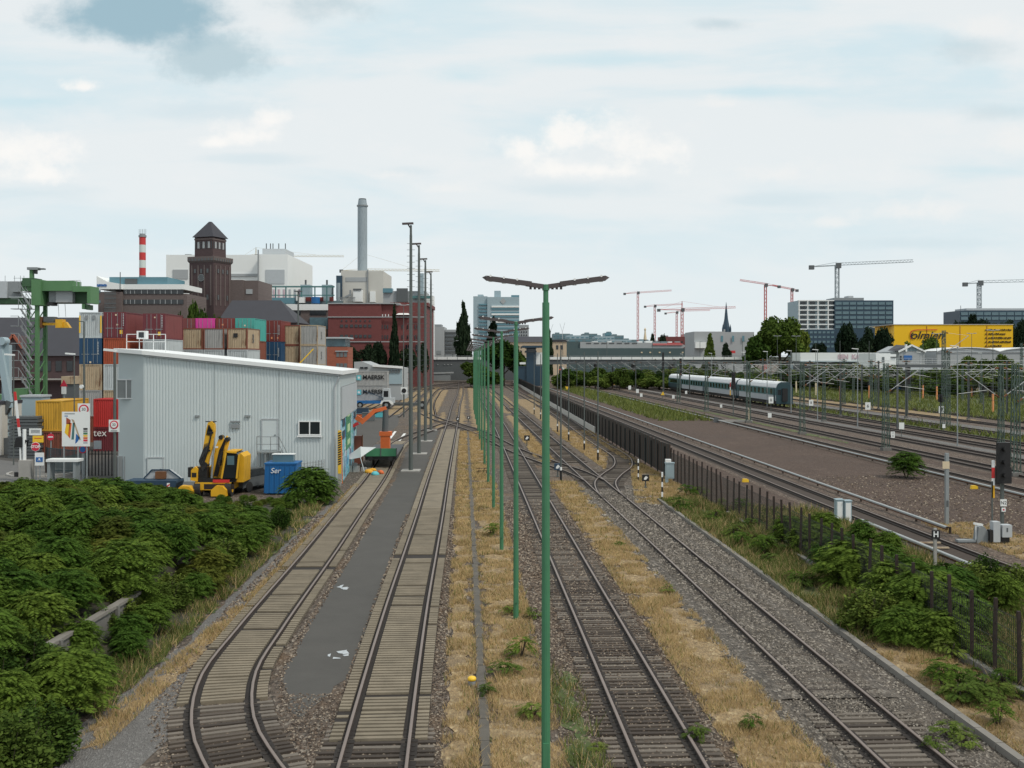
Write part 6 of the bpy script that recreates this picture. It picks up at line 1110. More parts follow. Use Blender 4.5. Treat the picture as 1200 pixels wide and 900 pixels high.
m = MB(); t = thing('iron_fence', 'black iron fence bars below the lettered maroon container', 'fence', (WX(118, 80), 80, 0))
for k in range(10): m.bar((-1.2+k*.26, 0, 0), (-1.2+k*.26, 0, 2.), .07)
m.bar((-1.3, 0, 1.7), (1.3, 0, 1.7), .06); m.build('bars', 'black', t); m = MB(); m.box(-.5, .1, -.12, -.08, 2.1, 2.75); m.build('notice', 'grey_light', t)
t = thing('lean_to', 'dark shed with a pale front at the left edge by the road', 'shed', (WX(-2, 97), 97, 0)); m = MB(); m.box(-4, .3, 0, 4, 0, 4.8); m.build('wall', 'wall_cream', t); m = MB(); m.box(-4, .35, -.1, 4.1, 4.8, 5.1); m.build('roof', 'slate', t); m = MB(); m.box(-1.2, -.1, -.05, 0, .9, 2.6); m.build('window', 'glass_dark', t); m = MB(); m.box(-3.4, -1.6, -.05, 0, 0, 3.); m.build('door', 'grey_dark', t)
m = MB(); t = thing('timber_stack', 'dark stack of flat pallets behind the raised barrier', 'pallets', (WX(32, 94), 94, 0)); [m.box(-1.8+.1*(k % 2), .9+.1*(k % 2), 0, 1.5, k*.3, k*.3+.24) for k in range(13)]; m.build('pallets', 'grey_dark', t)
t = thing('yard_cabin', 'small pale cabin behind the dark pallets', 'cabin', (WX(36, 105), 105, 0)); m = MB(); m.box(-1., 1.1, 0, 2, 0, 5.2); m.build('wall', 'wall_blue', t); m = MB(); m.box(-1.1, 1.2, -.1, 2.1, 5.2, 5.4); m.build('roof', 'grey_light', t)
# ------------------------------------------------------------------ gantry crane
Y = 118.; u = Y/F; gc = thing('gantry_crane', 'green container gantry crane with stairs, reaching over the stacks', 'gantry crane', (WX(40, Y), Y, 0))
def gb(px0, px1, py0, py1, d0, d1, mat, name, par=None):
    m = MB(); m.box(WX(px0, Y), WX(px1, Y), Y+d0, Y+d1, WZ(py1, Y), WZ(py0, Y)); return m.build(name, mat, par or gc, w=True)
gb(26, 86, 329, 341, -.2, 2.2, 'crane_green', 'girder'); gb(86, 107, 335.5, 342, -.25, 2.2, 'crane_green', 'girder'); gb(103, 107, 342, 355.5, -.25, 2.2, 'crane_green', 'girder'); gb(48, 103, 341, 355, 1.2, 2.2, 'crane_green_dark', 'girder_web'); gb(-60, 26, 348.5, 356, -.2, 2.2, 'crane_green_dark', 'girder'); gb(-60, 11, 330, 349.5, -.6, -.2, 'grey_light', 'machinery_house'); gb(11, 26, 330, 348, -.4, 0, 'grey', 'machinery_house'); gb(64, 83.5, 340.5, 354.2, .3, 1.1, 'wall_grey', 'trolley_house'); gb(55, 64, 340.5, 354, .5, 1.15, 'grey', 'trolley_house'); gb(39, 50, 328, 358, -.5, 1.8, 'crane_green', 'leg_head'); gb(28, 42, 326, 336, -.4, 1.6, 'crane_green_dark', 'winch_frame')
gb(33, 36.5, 316, 328, .3, .8, 'crane_green', 'mast'); h_ = gb(31, 43, 313, 316, .1, 1., 'grey', 'slewing_head'); gb(40, 50, 314, 315.5, .3, .8, 'grey_dark', 'head_arm', h_); gb(38.5, 40.5, 316, 320.5, .3, .8, 'black', 'floodlight', h_)
gb(95, 99, 356, 362, .2, 1.6, 'crane_green', 'end_leg'); gb(100, 102.5, 357, 362.8, .2, 1.6, 'crane_green_dark', 'end_leg')
m = MB(); xl, xr = WX(33.5, Y), WX(43.8, Y); zt = WZ(356, Y)
for x in (xl, xr):
    for d_ in (0, 2.): m.bar((x, Y+d_, 0), (x, Y+d_, zt), .38 if x == xr else .3)
for k in range(9): z = 1.5+k*1.5; m.bar((xl, Y, z), (xr, Y, z), .14); m.bar((xl, Y, z), (xr, Y, z+1.5), .1); m.bar((xr, Y, z), (xr, Y+2, z+1.5), .1)
m.build('leg', 'crane_green', gc, w=True)
m = MB(); 
for k in range(6):
    za, zb2 = WZ(462-20*k, Y), WZ(442-20*k, Y); xa, xb = WX(40, Y), WX(27, Y)
    m.bar((xa, Y-.6, za), (xb, Y-.6, zb2), .25, .12); m.bar((xa, Y-1.1, za+1.1), (xb, Y-1.1, zb2+1.1), .06); m.bar((xa, Y-.3, za+1.1), (xb, Y-.3, zb2+1.1), .06); m.box(xb-.9, xb, Y-1.1, Y-.2, zb2-.08, zb2); m.box(xb, xa, Y-.2, Y+.2, zb2-.08, zb2); m.bar((xb-.9, Y-1.1, zb2+1.1), (xb, Y-1.1, zb2+1.1), .06)
    for f_ in (0, .33, .66, 1): m.bar((xa+(xb-xa)*f_, Y-1.1, za+(zb2-za)*f_), (xa+(xb-xa)*f_, Y-1.1, za+(zb2-za)*f_+1.1), .05)
m.build('stairs', 'grey', gc, w=True); gb(20, 37, 455, 470, -1, 2, 'crane_green', 'bogie'); gb(-8, 19, 462, 472, -1, 2, 'crane_green', 'bogie'); gb(0, 40, 472, 476, -1, 2, 'grey_dark', 'bogie'); gb(15, 40, 476, 515, 0, 1.5, 'grey_dark', 'bogie')
m = MB()
for px in (6, 17, 24, 28, 85, 90, 94): m.bar((WX(px, Y), Y, WZ(330 if px < 60 else 336, Y)), (WX(px, Y), Y, WZ(323 if px < 30 else 329, Y)), .05)
m.bar((WX(16, Y), Y, WZ(326, Y)), (WX(29, Y), Y, WZ(326, Y)), .05); m.bar((WX(80, Y), Y, WZ(329, Y)), (WX(94, Y), Y, WZ(328.5, Y)), .05)
for px in (65, 73): m.tube((WX(px, Y), Y+.7, WZ(355, Y)), (WX(px+1, Y), Y+.7, WZ(371, Y)), .03, n=5)
m.build('railing', 'grey_light', gc, w=True); m = MB(); m.box(WX(48, Y), WX(66, Y), Y+.4, Y+1., WZ(381, Y), WZ(378, Y)); m.box(WX(64, Y), WX(72, Y), Y+.2, Y+1.2, WZ(384, Y), WZ(374, Y)); m.prism([(WX(72, Y), WZ(384, Y)), (WX(80, Y), WZ(384, Y)), (WX(75, Y), WZ(377, Y)), (WX(72, Y), WZ(377, Y))], Y+.4, Y+1.0, 'y'); m.build('spreader', 'yellow', gc, w=True); gb(50, 62, 371, 377, .2, 1.2, 'grey_dark', 'hook_block'); gb(56, 62, 354, 358, -.1, 1.2, 'black', 'cab'); gb(44.5, 47.5, 371, 384, .2, 1, 'rust', 'cable_guide')
t = thing('mobile_crane_strut', 'blue-grey steel strut of a reach machine at the left edge', 'machine', (WX(4, 98), 98, 0)); m = MB(); Y2 = 98; m.bar((WX(-1, Y2)-t.location.x, 0, WZ(404, Y2)), (WX(12, Y2)-t.location.x, 0, WZ(478, Y2)), .55, .5); m.bar((WX(5, Y2)-t.location.x, .5, WZ(404, Y2)), (WX(5, Y2)-t.location.x, .5, 0), .7, .6); m.tube((WX(3.5, Y2)-t.location.x, -.4, WZ(400, Y2)), (WX(3.5, Y2)-t.location.x, .6, WZ(400, Y2)), .4, n=16); m.build('strut', 'wall_blue', t); m = MB(); m.bar((WX(12, Y2)-t.location.x, 0, WZ(470, Y2)), (WX(6, Y2)-t.location.x, 0, WZ(484, Y2)), .6, .5); m.build('joint', 'grey_dark', t); m = MB(); m.box(-1.2, 1.4, -.6, 1.4, 0, 1.6); m.build('base', 'grey_dark', t)
t = thing('direction_sign', 'white warning board and panels on the low roof behind the yellow container', 'sign', (WX(75, 125), 125, 0)); m = MB(); m.bar((0, .1, 0), (0, .1, WZ(446, 125)), .12); m.build('post', 'galv', t); rect(t, 0, WZ(456, 125), .6, 1.2, 'wall_white'); m = MB(); a = WZ(449, 125); m.prism([(-.45, a-.4), (.45, a-.4), (0, a+.45)], -.06, -.03, 'y'); m.build('triangle', 'red_sign', t)
t = thing('site_box', 'beige box container by the brick depot wall', 'container', (WX(79.5, 140), 140, 0)); m = MB(); m.box(-.9, .9, 0, 3, WZ(450, 140), WZ(441, 140)); m.build('body', 'c_beige_rust', t); m = MB(); m.box(-.8, .8, .2, 2.8, 0, WZ(450, 140)); m.build('base', 'grey_dark', t)
# ------------------------------------------------------------------ distance: buildings
def bld(name, label, cat, px, Y): return thing(name, label, cat, (WX(px, Y), Y, 0))
def wb(t, Y, px0, px1, py0, py1, d0, d1, mat, name='wall', base=False, par=None):
    m = MB(); m.box(WX(px0, Y), WX(px1, Y), Y+d0, Y+d1, 0 if base else WZ(py1, Y), WZ(py0, Y)); return m.build(name, mat, par or t, w=True)
def wins(t, Y, xs, ys, w, h, mat='glass_dark', d=-.15, name='window', frame=None):
    first = None
    for py in ys:
        for px in xs:
            if first is None: m = MB(); s = Y/F; m.box(-w*s/2, w*s/2, 0, .12, -h*s/2, h*s/2); o = first = m.build(name, mat, t)
            else: o = first.copy(); COL.objects.link(o); o.parent = t
            o.location = Vector((WX(px, Y), Y+d, WZ(py, Y)))-t.location
# brick depot with slate roof
Y = 235.; t = bld('brick_depot', 'dark brick depot with a broad slate roof behind the gantry crane', 'building', 40, Y); wb(t, Y, -80, 128, 416, 450, 0, 30, 'brick_dark', base=True); m = MB(); x0, x1 = WX(-80, Y), WX(130, Y); m.add([(x0, Y-.6, WZ(417, Y)), (x1, Y-.6, WZ(417, Y)), (x1, Y+15, WZ(369, Y)), (x0, Y+15, WZ(369, Y)), (x0, Y+30.6, WZ(417, Y)), (x1, Y+30.6, WZ(417, Y))], [(0, 1, 2, 3), (3, 2, 5, 4), (0, 3, 4), (1, 5, 2)]); m.build('roof', 'slate', t, w=True)
wins(t, Y, [17, 47, 56.5, 69, 82], [429], 7, 12); wins(t, Y, [48, 52, 56, 60, 64, 68, 72], [405.5], 1.6, 2.4, 'grey_light', 4.2, 'skylight')
m = MB(); gx = [(8, 445), (28, 445), (28, 407), (18, 393), (8, 407)]; m.prism([(WX(a, Y), WZ(b, Y)) for a, b in gx], Y-.9, Y+8, 'y'); g_ = m.build('gable', 'brick_dark', t, w=True); m = MB(); m.bar((WX(7, Y), Y-1.1, WZ(408, Y)), (WX(18, Y), Y-1.1, WZ(392.5, Y)), .5); m.bar((WX(18, Y), Y-1.1, WZ(392.5, Y)), (WX(29, Y), Y-1.1, WZ(408, Y)), .5); m.build('gable_trim', 'brick_orange', g_, w=True); wins(t, Y, [18], [408], 6, 8, d=-1.1); wb(t, Y, -80, 92, 443.5, 445, -2.5, -.3, 'concrete', 'loading_ledge')
# office block with blue lettering
Y = 300.; t = bld('office_block', 'brown banded office block with a white fascia and small blue letters', 'building', 165, Y); wb(t, Y, 115, 143, 342, 400, 0, 20, 'brick_brown', base=True); wb(t, Y, 143, 218, 344, 400, .8, 20, 'brick_brown', base=True); wb(t, Y, 143, 215, 333, 339, .3, 18, 'wall_white', 'fascia'); m = MB(); m.prism([(WX(114, Y), WZ(339, Y)), (WX(143, Y), WZ(339, Y)), (WX(143, Y), WZ(333, Y)), (WX(126, Y), WZ(330, Y)), (WX(114, Y), WZ(323.5, Y))], Y-.5, Y+18, 'y'); m.build('fascia', 'wall_white', t, w=True)
wb(t, Y, 125, 193.5, 324, 333, 2, 18, 'band_blue', 'penthouse'); wb(t, Y, 144, 158, 326, 332, 1.6, 2, 'grey_dark', 'louvre'); wb(t, Y, 141.3, 142, 319, 340, -.6, -.4, 'grey_dark', 'flagpole')
for py in (341.6, 353.5): 
    b_ = wb(t, Y, 144, 214, py-2.6, py+2.6, .6, .8, 'glass_dark', 'window_band'); wins(t, Y, [147, 152, 157, 165, 172, 180, 187, 193, 200, 207], [py], .6, 5, 'wall_grey', .5, 'mullion')
wb(t, Y, 115, 118, 340, 343, -.1, 0, 'glass_blue', 'window'); wb(t, Y, 115, 118, 352, 355, -.1, 0, 'glass_blue', 'window'); text(t, 'unwn', 1.35, (WX(120.3, Y), Y-.62, WZ(334.2, Y)), 'blue_sign', ext=.05, bold=.06, sx=.95)
m = MB(); 
for k in range(9): m.bar((WX(126+k*1.5, Y), Y-2, 0), (WX(126+k*1.5, Y), Y-2, WZ(341, Y)), .12)
for py in (345, 350, 356, 361, 366): m.bar((WX(126, Y), Y-2, WZ(py, Y)), (WX(139, Y), Y-2, WZ(py, Y)), .3)
m.build('scaffold_stair', 'grey_dark', t, w=True)
# water tower of brick
Y = 327.; t = bld('brick_tower', 'tall dark brick tower with a steep slate pyramid roof', 'tower', 240.1, Y); xc = WX(240.1, Y); dc = Y+6.; t.location = (xc, dc, 0); t.rotation_euler = (0, 0, R(-20))
def sq(r0, r1, z0, z1, mat, name, par=None): m = MB(); m.add([(xc+sx*r, dc+sy*r, z) for r, z in ((r0, z0), (r1, z1)) for sx, sy in ((-1, -1), (1, -1), (1, 1), (-1, 1))], [(0, 1, 5, 4), (1, 2, 6, 5), (2, 3, 7, 6), (3, 0, 4, 7), (4, 5, 6, 7), (3, 2, 1, 0)]); return m.build(name, mat, par or t, w=True)
sq(4.75, 4.65, 0, WZ(307, Y), 'brick_dark', 'shaft'); sq(4.75, 5.1, WZ(307, Y), WZ(305, Y), 'brick_brown', 'gallery'); sq(5.1, 5.1, WZ(305, Y), WZ(300, Y), 'brick_brown', 'parapet'); sq(3.5, 3.45, WZ(301, Y), WZ(277, Y), 'brick_dark', 'lantern'); sq(4.05, .35, WZ(276.5, Y), WZ(257, Y), 'slate', 'roof'); sq(3.6, 3.6, WZ(280, Y), WZ(278, Y), 'brick_brown', 'cornice')
def twin(xs, py, w, h, mat, d, name):
    for x_ in xs:
        m = MB(); m.box(xc+x_-w/2, xc+x_+w/2, dc-d-.12, dc-d, WZ(py, Y)-h/2, WZ(py, Y)+h/2); o = m.build(name, mat, t, w=True); c_ = o.copy(); COL.objects.link(c_); c_.parent = t; c_.rotation_euler = (0, 0, R(90))
twin([-2., 0, 2.], 286, .75, 2.1, 'wall_grey', 3.46, 'window'); twin([-3, -1, 1, 3], 286, .35, 2.4, 'glass_dark', 3.46, 'recess'); twin([-4.3, -3.1, -1.9, -.6, .6, 1.9, 3.1, 4.3], 303.6, .5, .8, 'grey_dark', 5.12, 'corbel'); twin([-3.6, -1.2, 1.2, 3.6], 334, .5, 13, 'brick_brown', 4.72, 'pilaster'); twin([-2.4, 0, 2.4], 317, .7, 1.3, 'grey_dark', 4.72, 'window'); twin([-2.4, 2.4], 348, .7, 1.6, 'grey_dark', 4.72, 'window')
m = MB(); m.tube((xc, dc-4.7, WZ(325, Y)), (xc, dc-4.86, WZ(325, Y)), 1.25, n=20); c_ = m.build('clock', 'grey_dark', t, w=True); m = MB()
for k in range(12): a = k*math.pi/6; m.cb(xc+1.*math.cos(a), dc-4.9, WZ(325, Y)+1.*math.sin(a)-.08, .16, .05, .16)
m.build('hour_mark', 'wall_grey', c_, w=True)
t = bld('brick_annex', 'plain brown brick block joined to the right of the brick tower', 'building', 284, Y+8); Y = 335.; wb(t, Y, 264, 285, 328, 400, 0, 20, 'brick_brown', base=True); wb(t, Y, 285, 302, 328.5, 400, .8, 20, 'brick_brown', base=True); wins(t, Y, [291.5], [341.5], 7.5, 5.5, 'wall_grey', .6)
Y = 300.; t = bld('slate_hall', 'low hall with a hipped slate roof right of the brick tower', 'building', 300, Y); m = MB(); x0, x1, x2, x3 = WX(254, Y), WX(261, Y), WX(320, Y), WX(348, Y); m.add([(x0, Y, WZ(378, Y)), (x3, Y, WZ(378, Y)), (x2, Y+10, WZ(352, Y+10)), (x1, Y+10, WZ(352, Y+10)), (x0, Y+20, WZ(378, Y)), (x3, Y+20, WZ(378, Y))], [(0, 1, 2, 3), (1, 5, 2), (5, 4, 3, 2), (0, 3, 4)]); m.build('roof', 'slate', t, w=True); wb(t, Y, 255, 347, 378, 400, .5, 19, 'brick_dark', base=True)
# power station: white hall
Y = 440.; t = bld('power_station_hall', 'huge windowless white hall with grey louvres behind the brick tower', 'building', 264, Y); wb(t, Y, 191, 303, 297.5, 400, 4, 60, 'wall_white', base=True); wb(t, Y, 303, 337, 298, 400, 0, 55, 'wall_white', base=True); wb(t, Y, 199, 217, 315, 326, 3.7, 4, 'wall_grey', 'louvre'); wb(t, Y, 311.5, 333.5, 316, 332.5, -.3, 0, 'grey_light', 'louvre'); m = MB(); m.prism([(WX(265, Y), WZ(320, Y)), (WX(303, Y), WZ(320, Y)), (WX(303, Y), WZ(323, Y)), (WX(265, Y), WZ(323, Y))], Y+3.4, Y+4, 'y'); m.build('ledge', 'wall_grey', t, w=True); p = wb(t, Y, 299.5, 327, 288, 298, 12, 30, 'grey_light', 'roof_plant'); m = MB()
for px in (303, 308, 311, 318, 326): m.bar((WX(px, Y), Y+14, WZ(289, Y)), (WX(px, Y), Y+14, WZ(281, Y)), .35)
m.build('antenna', 'grey_dark', p, w=True); wb(t, Y, 302.6, 303.6, 293, 348, -1.2, -.2, 'grey', 'flue'); wb(t, Y, 208, 215, 295, 298, 10, 14, 'grey', 'roof_unit')
Y = 620.; t = bld('striped_chimney', 'red and white striped factory chimney at the left', 'chimney', 167, Y); zb, zt = WZ(323, Y), WZ(278, Y); r = 3.7*Y/F
for k in range(5): m = MB(); m.tube((0, 0, zb+(zt-zb)*k/5), (0, 0, zb+(zt-zb)*(k+1)/5), r, n=20); m.build('band', 'chim_red' if k % 2 == 0 else 'chim_white', t)
m = MB(); m.tube((0, 0, 0), (0, 0, zb), r*1.05, n=20); m.build('shaft', 'chimney', t); m = MB(); m.tube((0, 0, zt), (0, 0, zt+1.2), r*1.2, n=20); m.tube((0, 0, zt+1.2), (0, 0, WZ(274, Y)), r*.9, n=20)
for k in range(5): m.bar((-2+k, 0, WZ(274, Y)), (-2+k, 0, WZ(268.5, Y)), .2)
m.build('crown', 'grey', t)
Y = 455.; t = bld('grey_chimney', 'tall smooth grey chimney rising over the pale concrete block', 'chimney', 424.7, Y); m = MB(); m.tube((0, 0, 0), (0, 0, WZ(241, Y)), 5.7*Y/F, 5.6*Y/F, 28); m.build('shaft', 'chimney', t, smooth=False); m = MB(); m.tube((0, 0, WZ(242, Y)), (0, 0, WZ(240.5, Y)), 6.6*Y/F, n=28); m.build('platform', 'grey', t); m = MB(); m.tube((0, 0, WZ(240.5, Y)), (0, 0, WZ(234, Y)), 5.5*Y/F, 4.6*Y/F, 28); m.build('collar', 'chimney', t); m = MB(); m.tube((0, 0, WZ(234, Y)), (0, 0, WZ(233, Y)), 4.4*Y/F, n=28); m.build('rim', 'black', t)
Y = 430.; t = bld('boiler_house', 'pale concrete boiler house at the foot of the tall grey chimney', 'building', 424, Y); wb(t, Y, 399.5, 430.5, 317, 400, 0, 30, 'wall_cream', base=True); wb(t, Y, 431.5, 449, 317.5, 400, .5, 30, 'wall_cream', base=True); wb(t, Y, 430.5, 431.5, 316, 400, -.6, .4, 'grey', 'flue'); p = wb(t, Y, 415.5, 425.5, 340, 354, -4, 0, 'wall_white', 'porch'); wb(t, Y, 415.5, 425, 339, 341, -4.3, 0, 'grey_dark', 'porch_roof', par=p); wb(t, Y, 405, 430, 325, 330, -.15, 0, 'wall_grey', 'panel'); wb(t, Y, 433.5, 440, 341.5, 354, -.2, .5, 'wall_white', 'panel')
m = MB(); 
for k in range(14): m.bar((WX(400+k*1.4, Y), Y-6, WZ(354, Y)), (WX(400+k*1.4, Y), Y-6, WZ(349, Y)), .2)
m.bar((WX(400, Y), Y-6, WZ(350, Y)), (WX(419, Y), Y-6, WZ(350, Y)), .2); m.bar((WX(407, Y), Y-6, WZ(349.5, Y)), (WX(413, Y), Y-6, WZ(346.5, Y)), .8); m.bar((WX(413.2, Y), Y-6, WZ(348, Y)), (WX(413.2, Y), Y-6, WZ(341, Y)), .7); m.build('railing', 'grey', t, w=True)
Y = 425.; t = bld('process_plant', 'open steel process plant with pipes, silos and a blue tank', 'plant', 350, Y)
for px in (317, 323, 329, 336, 342, 347): m = MB(); m.tube((WX(px, Y), Y+6, WZ(352, Y)), (WX(px, Y), Y+6, WZ(338, Y)), 1.6*Y/F, n=10); m.build('pipe', 'pink_graffiti' if px % 2 else 'grey_light', t, w=True)
m = MB()
for px in (312, 323, 335, 353.5, 369, 383): m.bar((WX(px, Y), Y, 0), (WX(px, Y), Y, WZ(336, Y)), .45)
m.bar((WX(312, Y), Y, WZ(336, Y)), (WX(392, Y), Y, WZ(336, Y)), .6); m.bar((WX(312, Y), Y, WZ(346, Y)), (WX(392, Y), Y, WZ(346, Y)), .4); m.build('frame', 'teal', t, w=True)
for px in (355.8, 381): w_ = wb(t, Y, px-5.5, px+5.5, 333, 352, 3, 9, 'wall_blue', 'silo'); m = MB(); m.tube((WX(px-.4, Y), Y+5, WZ(333, Y)), (WX(px-.4, Y), Y+5, WZ(327, Y)), .4, n=8); m.build('stack', 'grey_dark', w_, w=True)
m = MB(); m.tube((WX(371, Y), Y-2, WZ(356, Y)), (WX(371, Y), Y-2, WZ(348.5, Y)), 5*Y/F, n=16); m.build('tank', 'blue_bin', t, w=True); wb(t, Y, 392, 399, 322, 350, 4, 9, 'navy', 'tower'); m = MB(); m.tube((WX(395, Y), Y+3, WZ(352, Y)), (WX(395, Y), Y+3, WZ(331, Y)), 2.3*Y/F, n=12); m.build('tank', 'chimney', t, w=True); wb(t, Y, 304, 345, 349, 356, -1, 2, 'band_blue', 'shed'); wb(t, Y, 345, 400, 352, 356.5, 2, 6, 'far_roof', 'shed'); wb(t, Y, 350, 357, 348.5, 355, -1, 2, 'wall_white', 'shed'); wb(t, Y, 304, 400, 356.5, 400, 2, 20, 'grey', base=True)
wins(t, Y, [360, 365, 376, 388], [350.5], 5, 5, 'c_deep_red', 1, 'vessel')
Y = 345.; t = bld('banded_offices', 'low offices with a white fascia left of the red brick factory', 'building', 357, Y); wb(t, Y, 328, 384.5, 363, 400, .5, 18, 'brick_brown', base=True); wb(t, Y, 328, 384.5, 356.5, 363.5, 0, 18, 'wall_white', 'fascia'); wb(t, Y, 334, 352, 363.5, 369, .3, .5, 'glass_dark', 'window_band'); wb(t, Y, 363, 382, 363.5, 369, .3, .5, 'glass_dark', 'window_band'); wb(t, Y, 363, 384, 372, 386, -.2, .3, 'glass_blue', 'window_band'); wb(t, Y, 376, 382, 389, 394, -3, 0, 'orange_paint', 'sign_box')
m = MB(); q_ = thing('flood_light_pole', 'thin pole with a square lamp above the container stacks', 'lamp post', (WX(349.5, 150), 150, 0)); m.tube((0, 0, 0), (0, 0, WZ(342, 150)), .12, n=8); m.build('pole', 'mast_grey', q_); m = MB(); m.cb(0, 0, WZ(342, 150), 1.1, .5, .15); m.build('lamp_head', 'grey_dark', q_)
# red brick factory
Y = 330.; t = bld('brick_factory', 'red brick factory with rows of small windows behind dark trees', 'building', 440, Y); wb(t, Y, 384.5, 447, 356, 430, 0, 40, 'brick_red', base=True); wb(t, Y, 447, 497, 356.5, 430, .7, 40, 'brick_red', base=True); wb(t, Y, 453, 499, 352.5, 357, 10, 40, 'brick_red'); wb(t, Y, 384, 497, 371, 372, -.3, 0, 'wall_grey', 'string_course'); wb(t, Y, 384, 497, 400, 401, -.3, 0, 'wall_grey', 'string_course'); wb(t, Y, 384, 468, 355, 356.2, -.3, 40.3, 'wall_grey', 'parapet'); xs = [400.5, 406, 412, 417.5, 422.5, 428, 433.5]
wins(t, Y, xs, [376], 1.6, 1.8); wins(t, Y, xs, [382, 394], 3.6, 3.4); xs = [447.5, 451, 454, 471, 477.5, 481, 486.5, 489.5]; wins(t, Y, xs, [383, 395], 1.4, 4.6, d=.5); wins(t, Y, [448, 451.5, 455], [369.5], 1, 2.6, 'wall_white', .5); wins(t, Y, [476, 479, 488, 491], [408], 2, 8, d=.5)
m = MB(); m.add([(WX(464, Y), Y-1, WZ(369, Y)), (WX(481, Y), Y-1, WZ(369, Y)), (WX(472.5, Y), Y+4, WZ(362.5, Y)), (WX(464, Y), Y+8, WZ(369, Y)), (WX(481, Y), Y+8, WZ(369, Y))], [(0, 1, 2), (1, 4, 2), (4, 3, 2), (3, 0, 2)]); m.build('skylight', 'wall_white', t, w=True)
Y = 400.; t = bld('roof_plant_house', 'grey rooftop plant house with ladders right of the boiler house', 'building', 460, Y); wb(t, Y, 449, 498, 341, 400, 0, 20, 'wall_grey', base=True); wb(t, Y, 465, 478, 338, 354, -1, 0, 'grey_dark', 'plant_unit'); wb(t, Y, 449, 460, 338, 343, -1, 3, 'band_blue', 'plant_unit'); wb(t, Y, 492, 497, 321, 345, -3, -1, 'wall_blue', 'stair_tower'); wb(t, Y, 484, 506, 347, 350, -2, 0, 'teal', 'platform'); wb(t, Y, 499, 507, 346, 420, 2, 10, 'wall_white')
Y = 250.; t = bld('brick_gatehouse', 'small orange brick house with grouped windows above the hall roof', 'building', 394, Y); wb(t, Y, 383, 407.5, 406.5, 436, 0, 8, 'brick_orange', base=True); wins(t, Y, [396, 400.5, 405], [415.5, 428.5], 3.6, 5.5, 'glass_grey', -.1); wb(t, Y, 393, 408, 411, 412.2, -.3, 0, 'wall_grey', 'lintel'); p = wb(t, Y, 377, 404, 396.5, 406, .5, 8, 'glass_blue', 'glazed_storey'); wb(t, Y, 374, 407.5, 395, 396.8, -.5, 9, 'grey_light', 'roof'); wb(t, Y, 377, 383, 406, 430, .5, 8, 'wall_grey', base=True)
Y = 225.; t = bld('white_shed', 'low white shed with a row of windows behind the lettered containers', 'shed', 445, Y); m = MB(); m.prism([(WX(415, Y), 0), (WX(471, Y), 0), (WX(471, Y), WZ(431.5, Y)), (WX(437, Y), WZ(428.5, Y)), (WX(424, Y), WZ(423.5, Y)), (WX(415, Y), WZ(424, Y))], Y, Y+14, 'y'); m.build('wall', 'wall_grey', t, w=True); m = MB(); m.bar((WX(437, Y), Y-.3, WZ(428.3, Y)), (WX(472, Y), Y-.3, WZ(430.6, Y)), .8, .5); m.build('roof_edge', 'white', t, w=True); wb(t, Y, 455, 471.2, 432.5, 450, -.2, 0, 'wall_blue', 'panel'); wins(t, Y, [457, 460.5, 464, 467.5], [435], 2.6, 4, 'glass_grey', -.4); wins(t, Y, [424, 429], [431], 4, 2, 'glass_dark', -.2)
# tower blocks
Y = 900.; t = bld('tower_block', 'pale blue tower block with horizontal bands between two poplars', 'building', 585, Y); wb(t, Y, 554.5, 571, 347, 430, 2, 40, 'wall_blue', base=True); wb(t, Y, 571, 608.5, 348, 430, 0, 40, 'wall_blue', base=True); wb(t, Y, 559.5, 566, 344.5, 348, 8, 30, 'wall_blue', 'roof_house'); wb(t, Y, 579, 586.5, 340, 349, 8, 30, 'wall_blue', 'roof_house'); wb(t, Y, 599, 608.5, 345.5, 349, 4, 30, 'band_blue', 'roof_house'); m = MB(); c_ = Vector((WX(589.5, Y), Y-.4, WZ(353, Y))); m.add([c_+Vector((a, 0, b)) for a, b in ((-2.6, 0), (0, -2.8), (2.6, 0), (0, 2.8))], [(0, 1, 2, 3)]); m.build('emblem', 'wall_grey', t, w=True)
for py in (362, 366.5, 371, 375.5, 380, 384.5, 389, 393.5): wb(t, Y, 576, 608.5, py-.9, py+.9, -.5, 0, 'band_blue', 'window_band')
for py in (359.5, 368.5, 377.5): wb(t, Y, 576, 608.5, py-1.2, py+.8, -.9, 0, 'wall_white', 'balcony_band')
for py in (357, 361, 365, 369, 373, 377, 381, 385, 389, 393, 397): wb(t, Y, 561, 571, py-1, py+.6, .8, 2, 'band_blue', 'window_band')
t = bld('apartment_block', 'grey apartment block low to the right of the pale blue tower', 'building', 615, Y+60); wb(t, Y, 606, 621, 378, 430, 60, 90, 'wall_grey', base=True); wins(t, Y, [609, 612, 615, 618], [383, 387, 391, 395], 1.4, 2, d=59.6)
Y = 480.; t = bld('grey_block', 'plain grey block left of the tall poplar', 'building', 514, Y); wb(t, Y, 508, 520.5, 383, 430, 0, 20, 'wall_grey', base=True); wb(t, Y, 508, 517, 380, 383.5, 2, 12, 'grey', 'roof_house'); wins(t, Y, [514.5], [413], 5, 4, 'grey', -.2); t = bld('balcony_block', 'flats with rows of dark balconies left of the poplar', 'building', 527, Y); wb(t, Y, 521, 535, 386, 430, 3, 20, 'wall_grey', base=True)
for py in (390, 394.5, 399, 403.5, 408, 412.5): wb(t, Y, 521.5, 534.5, py-1.3, py+.9, 2.4, 3, 'grey_dark', 'balcony')
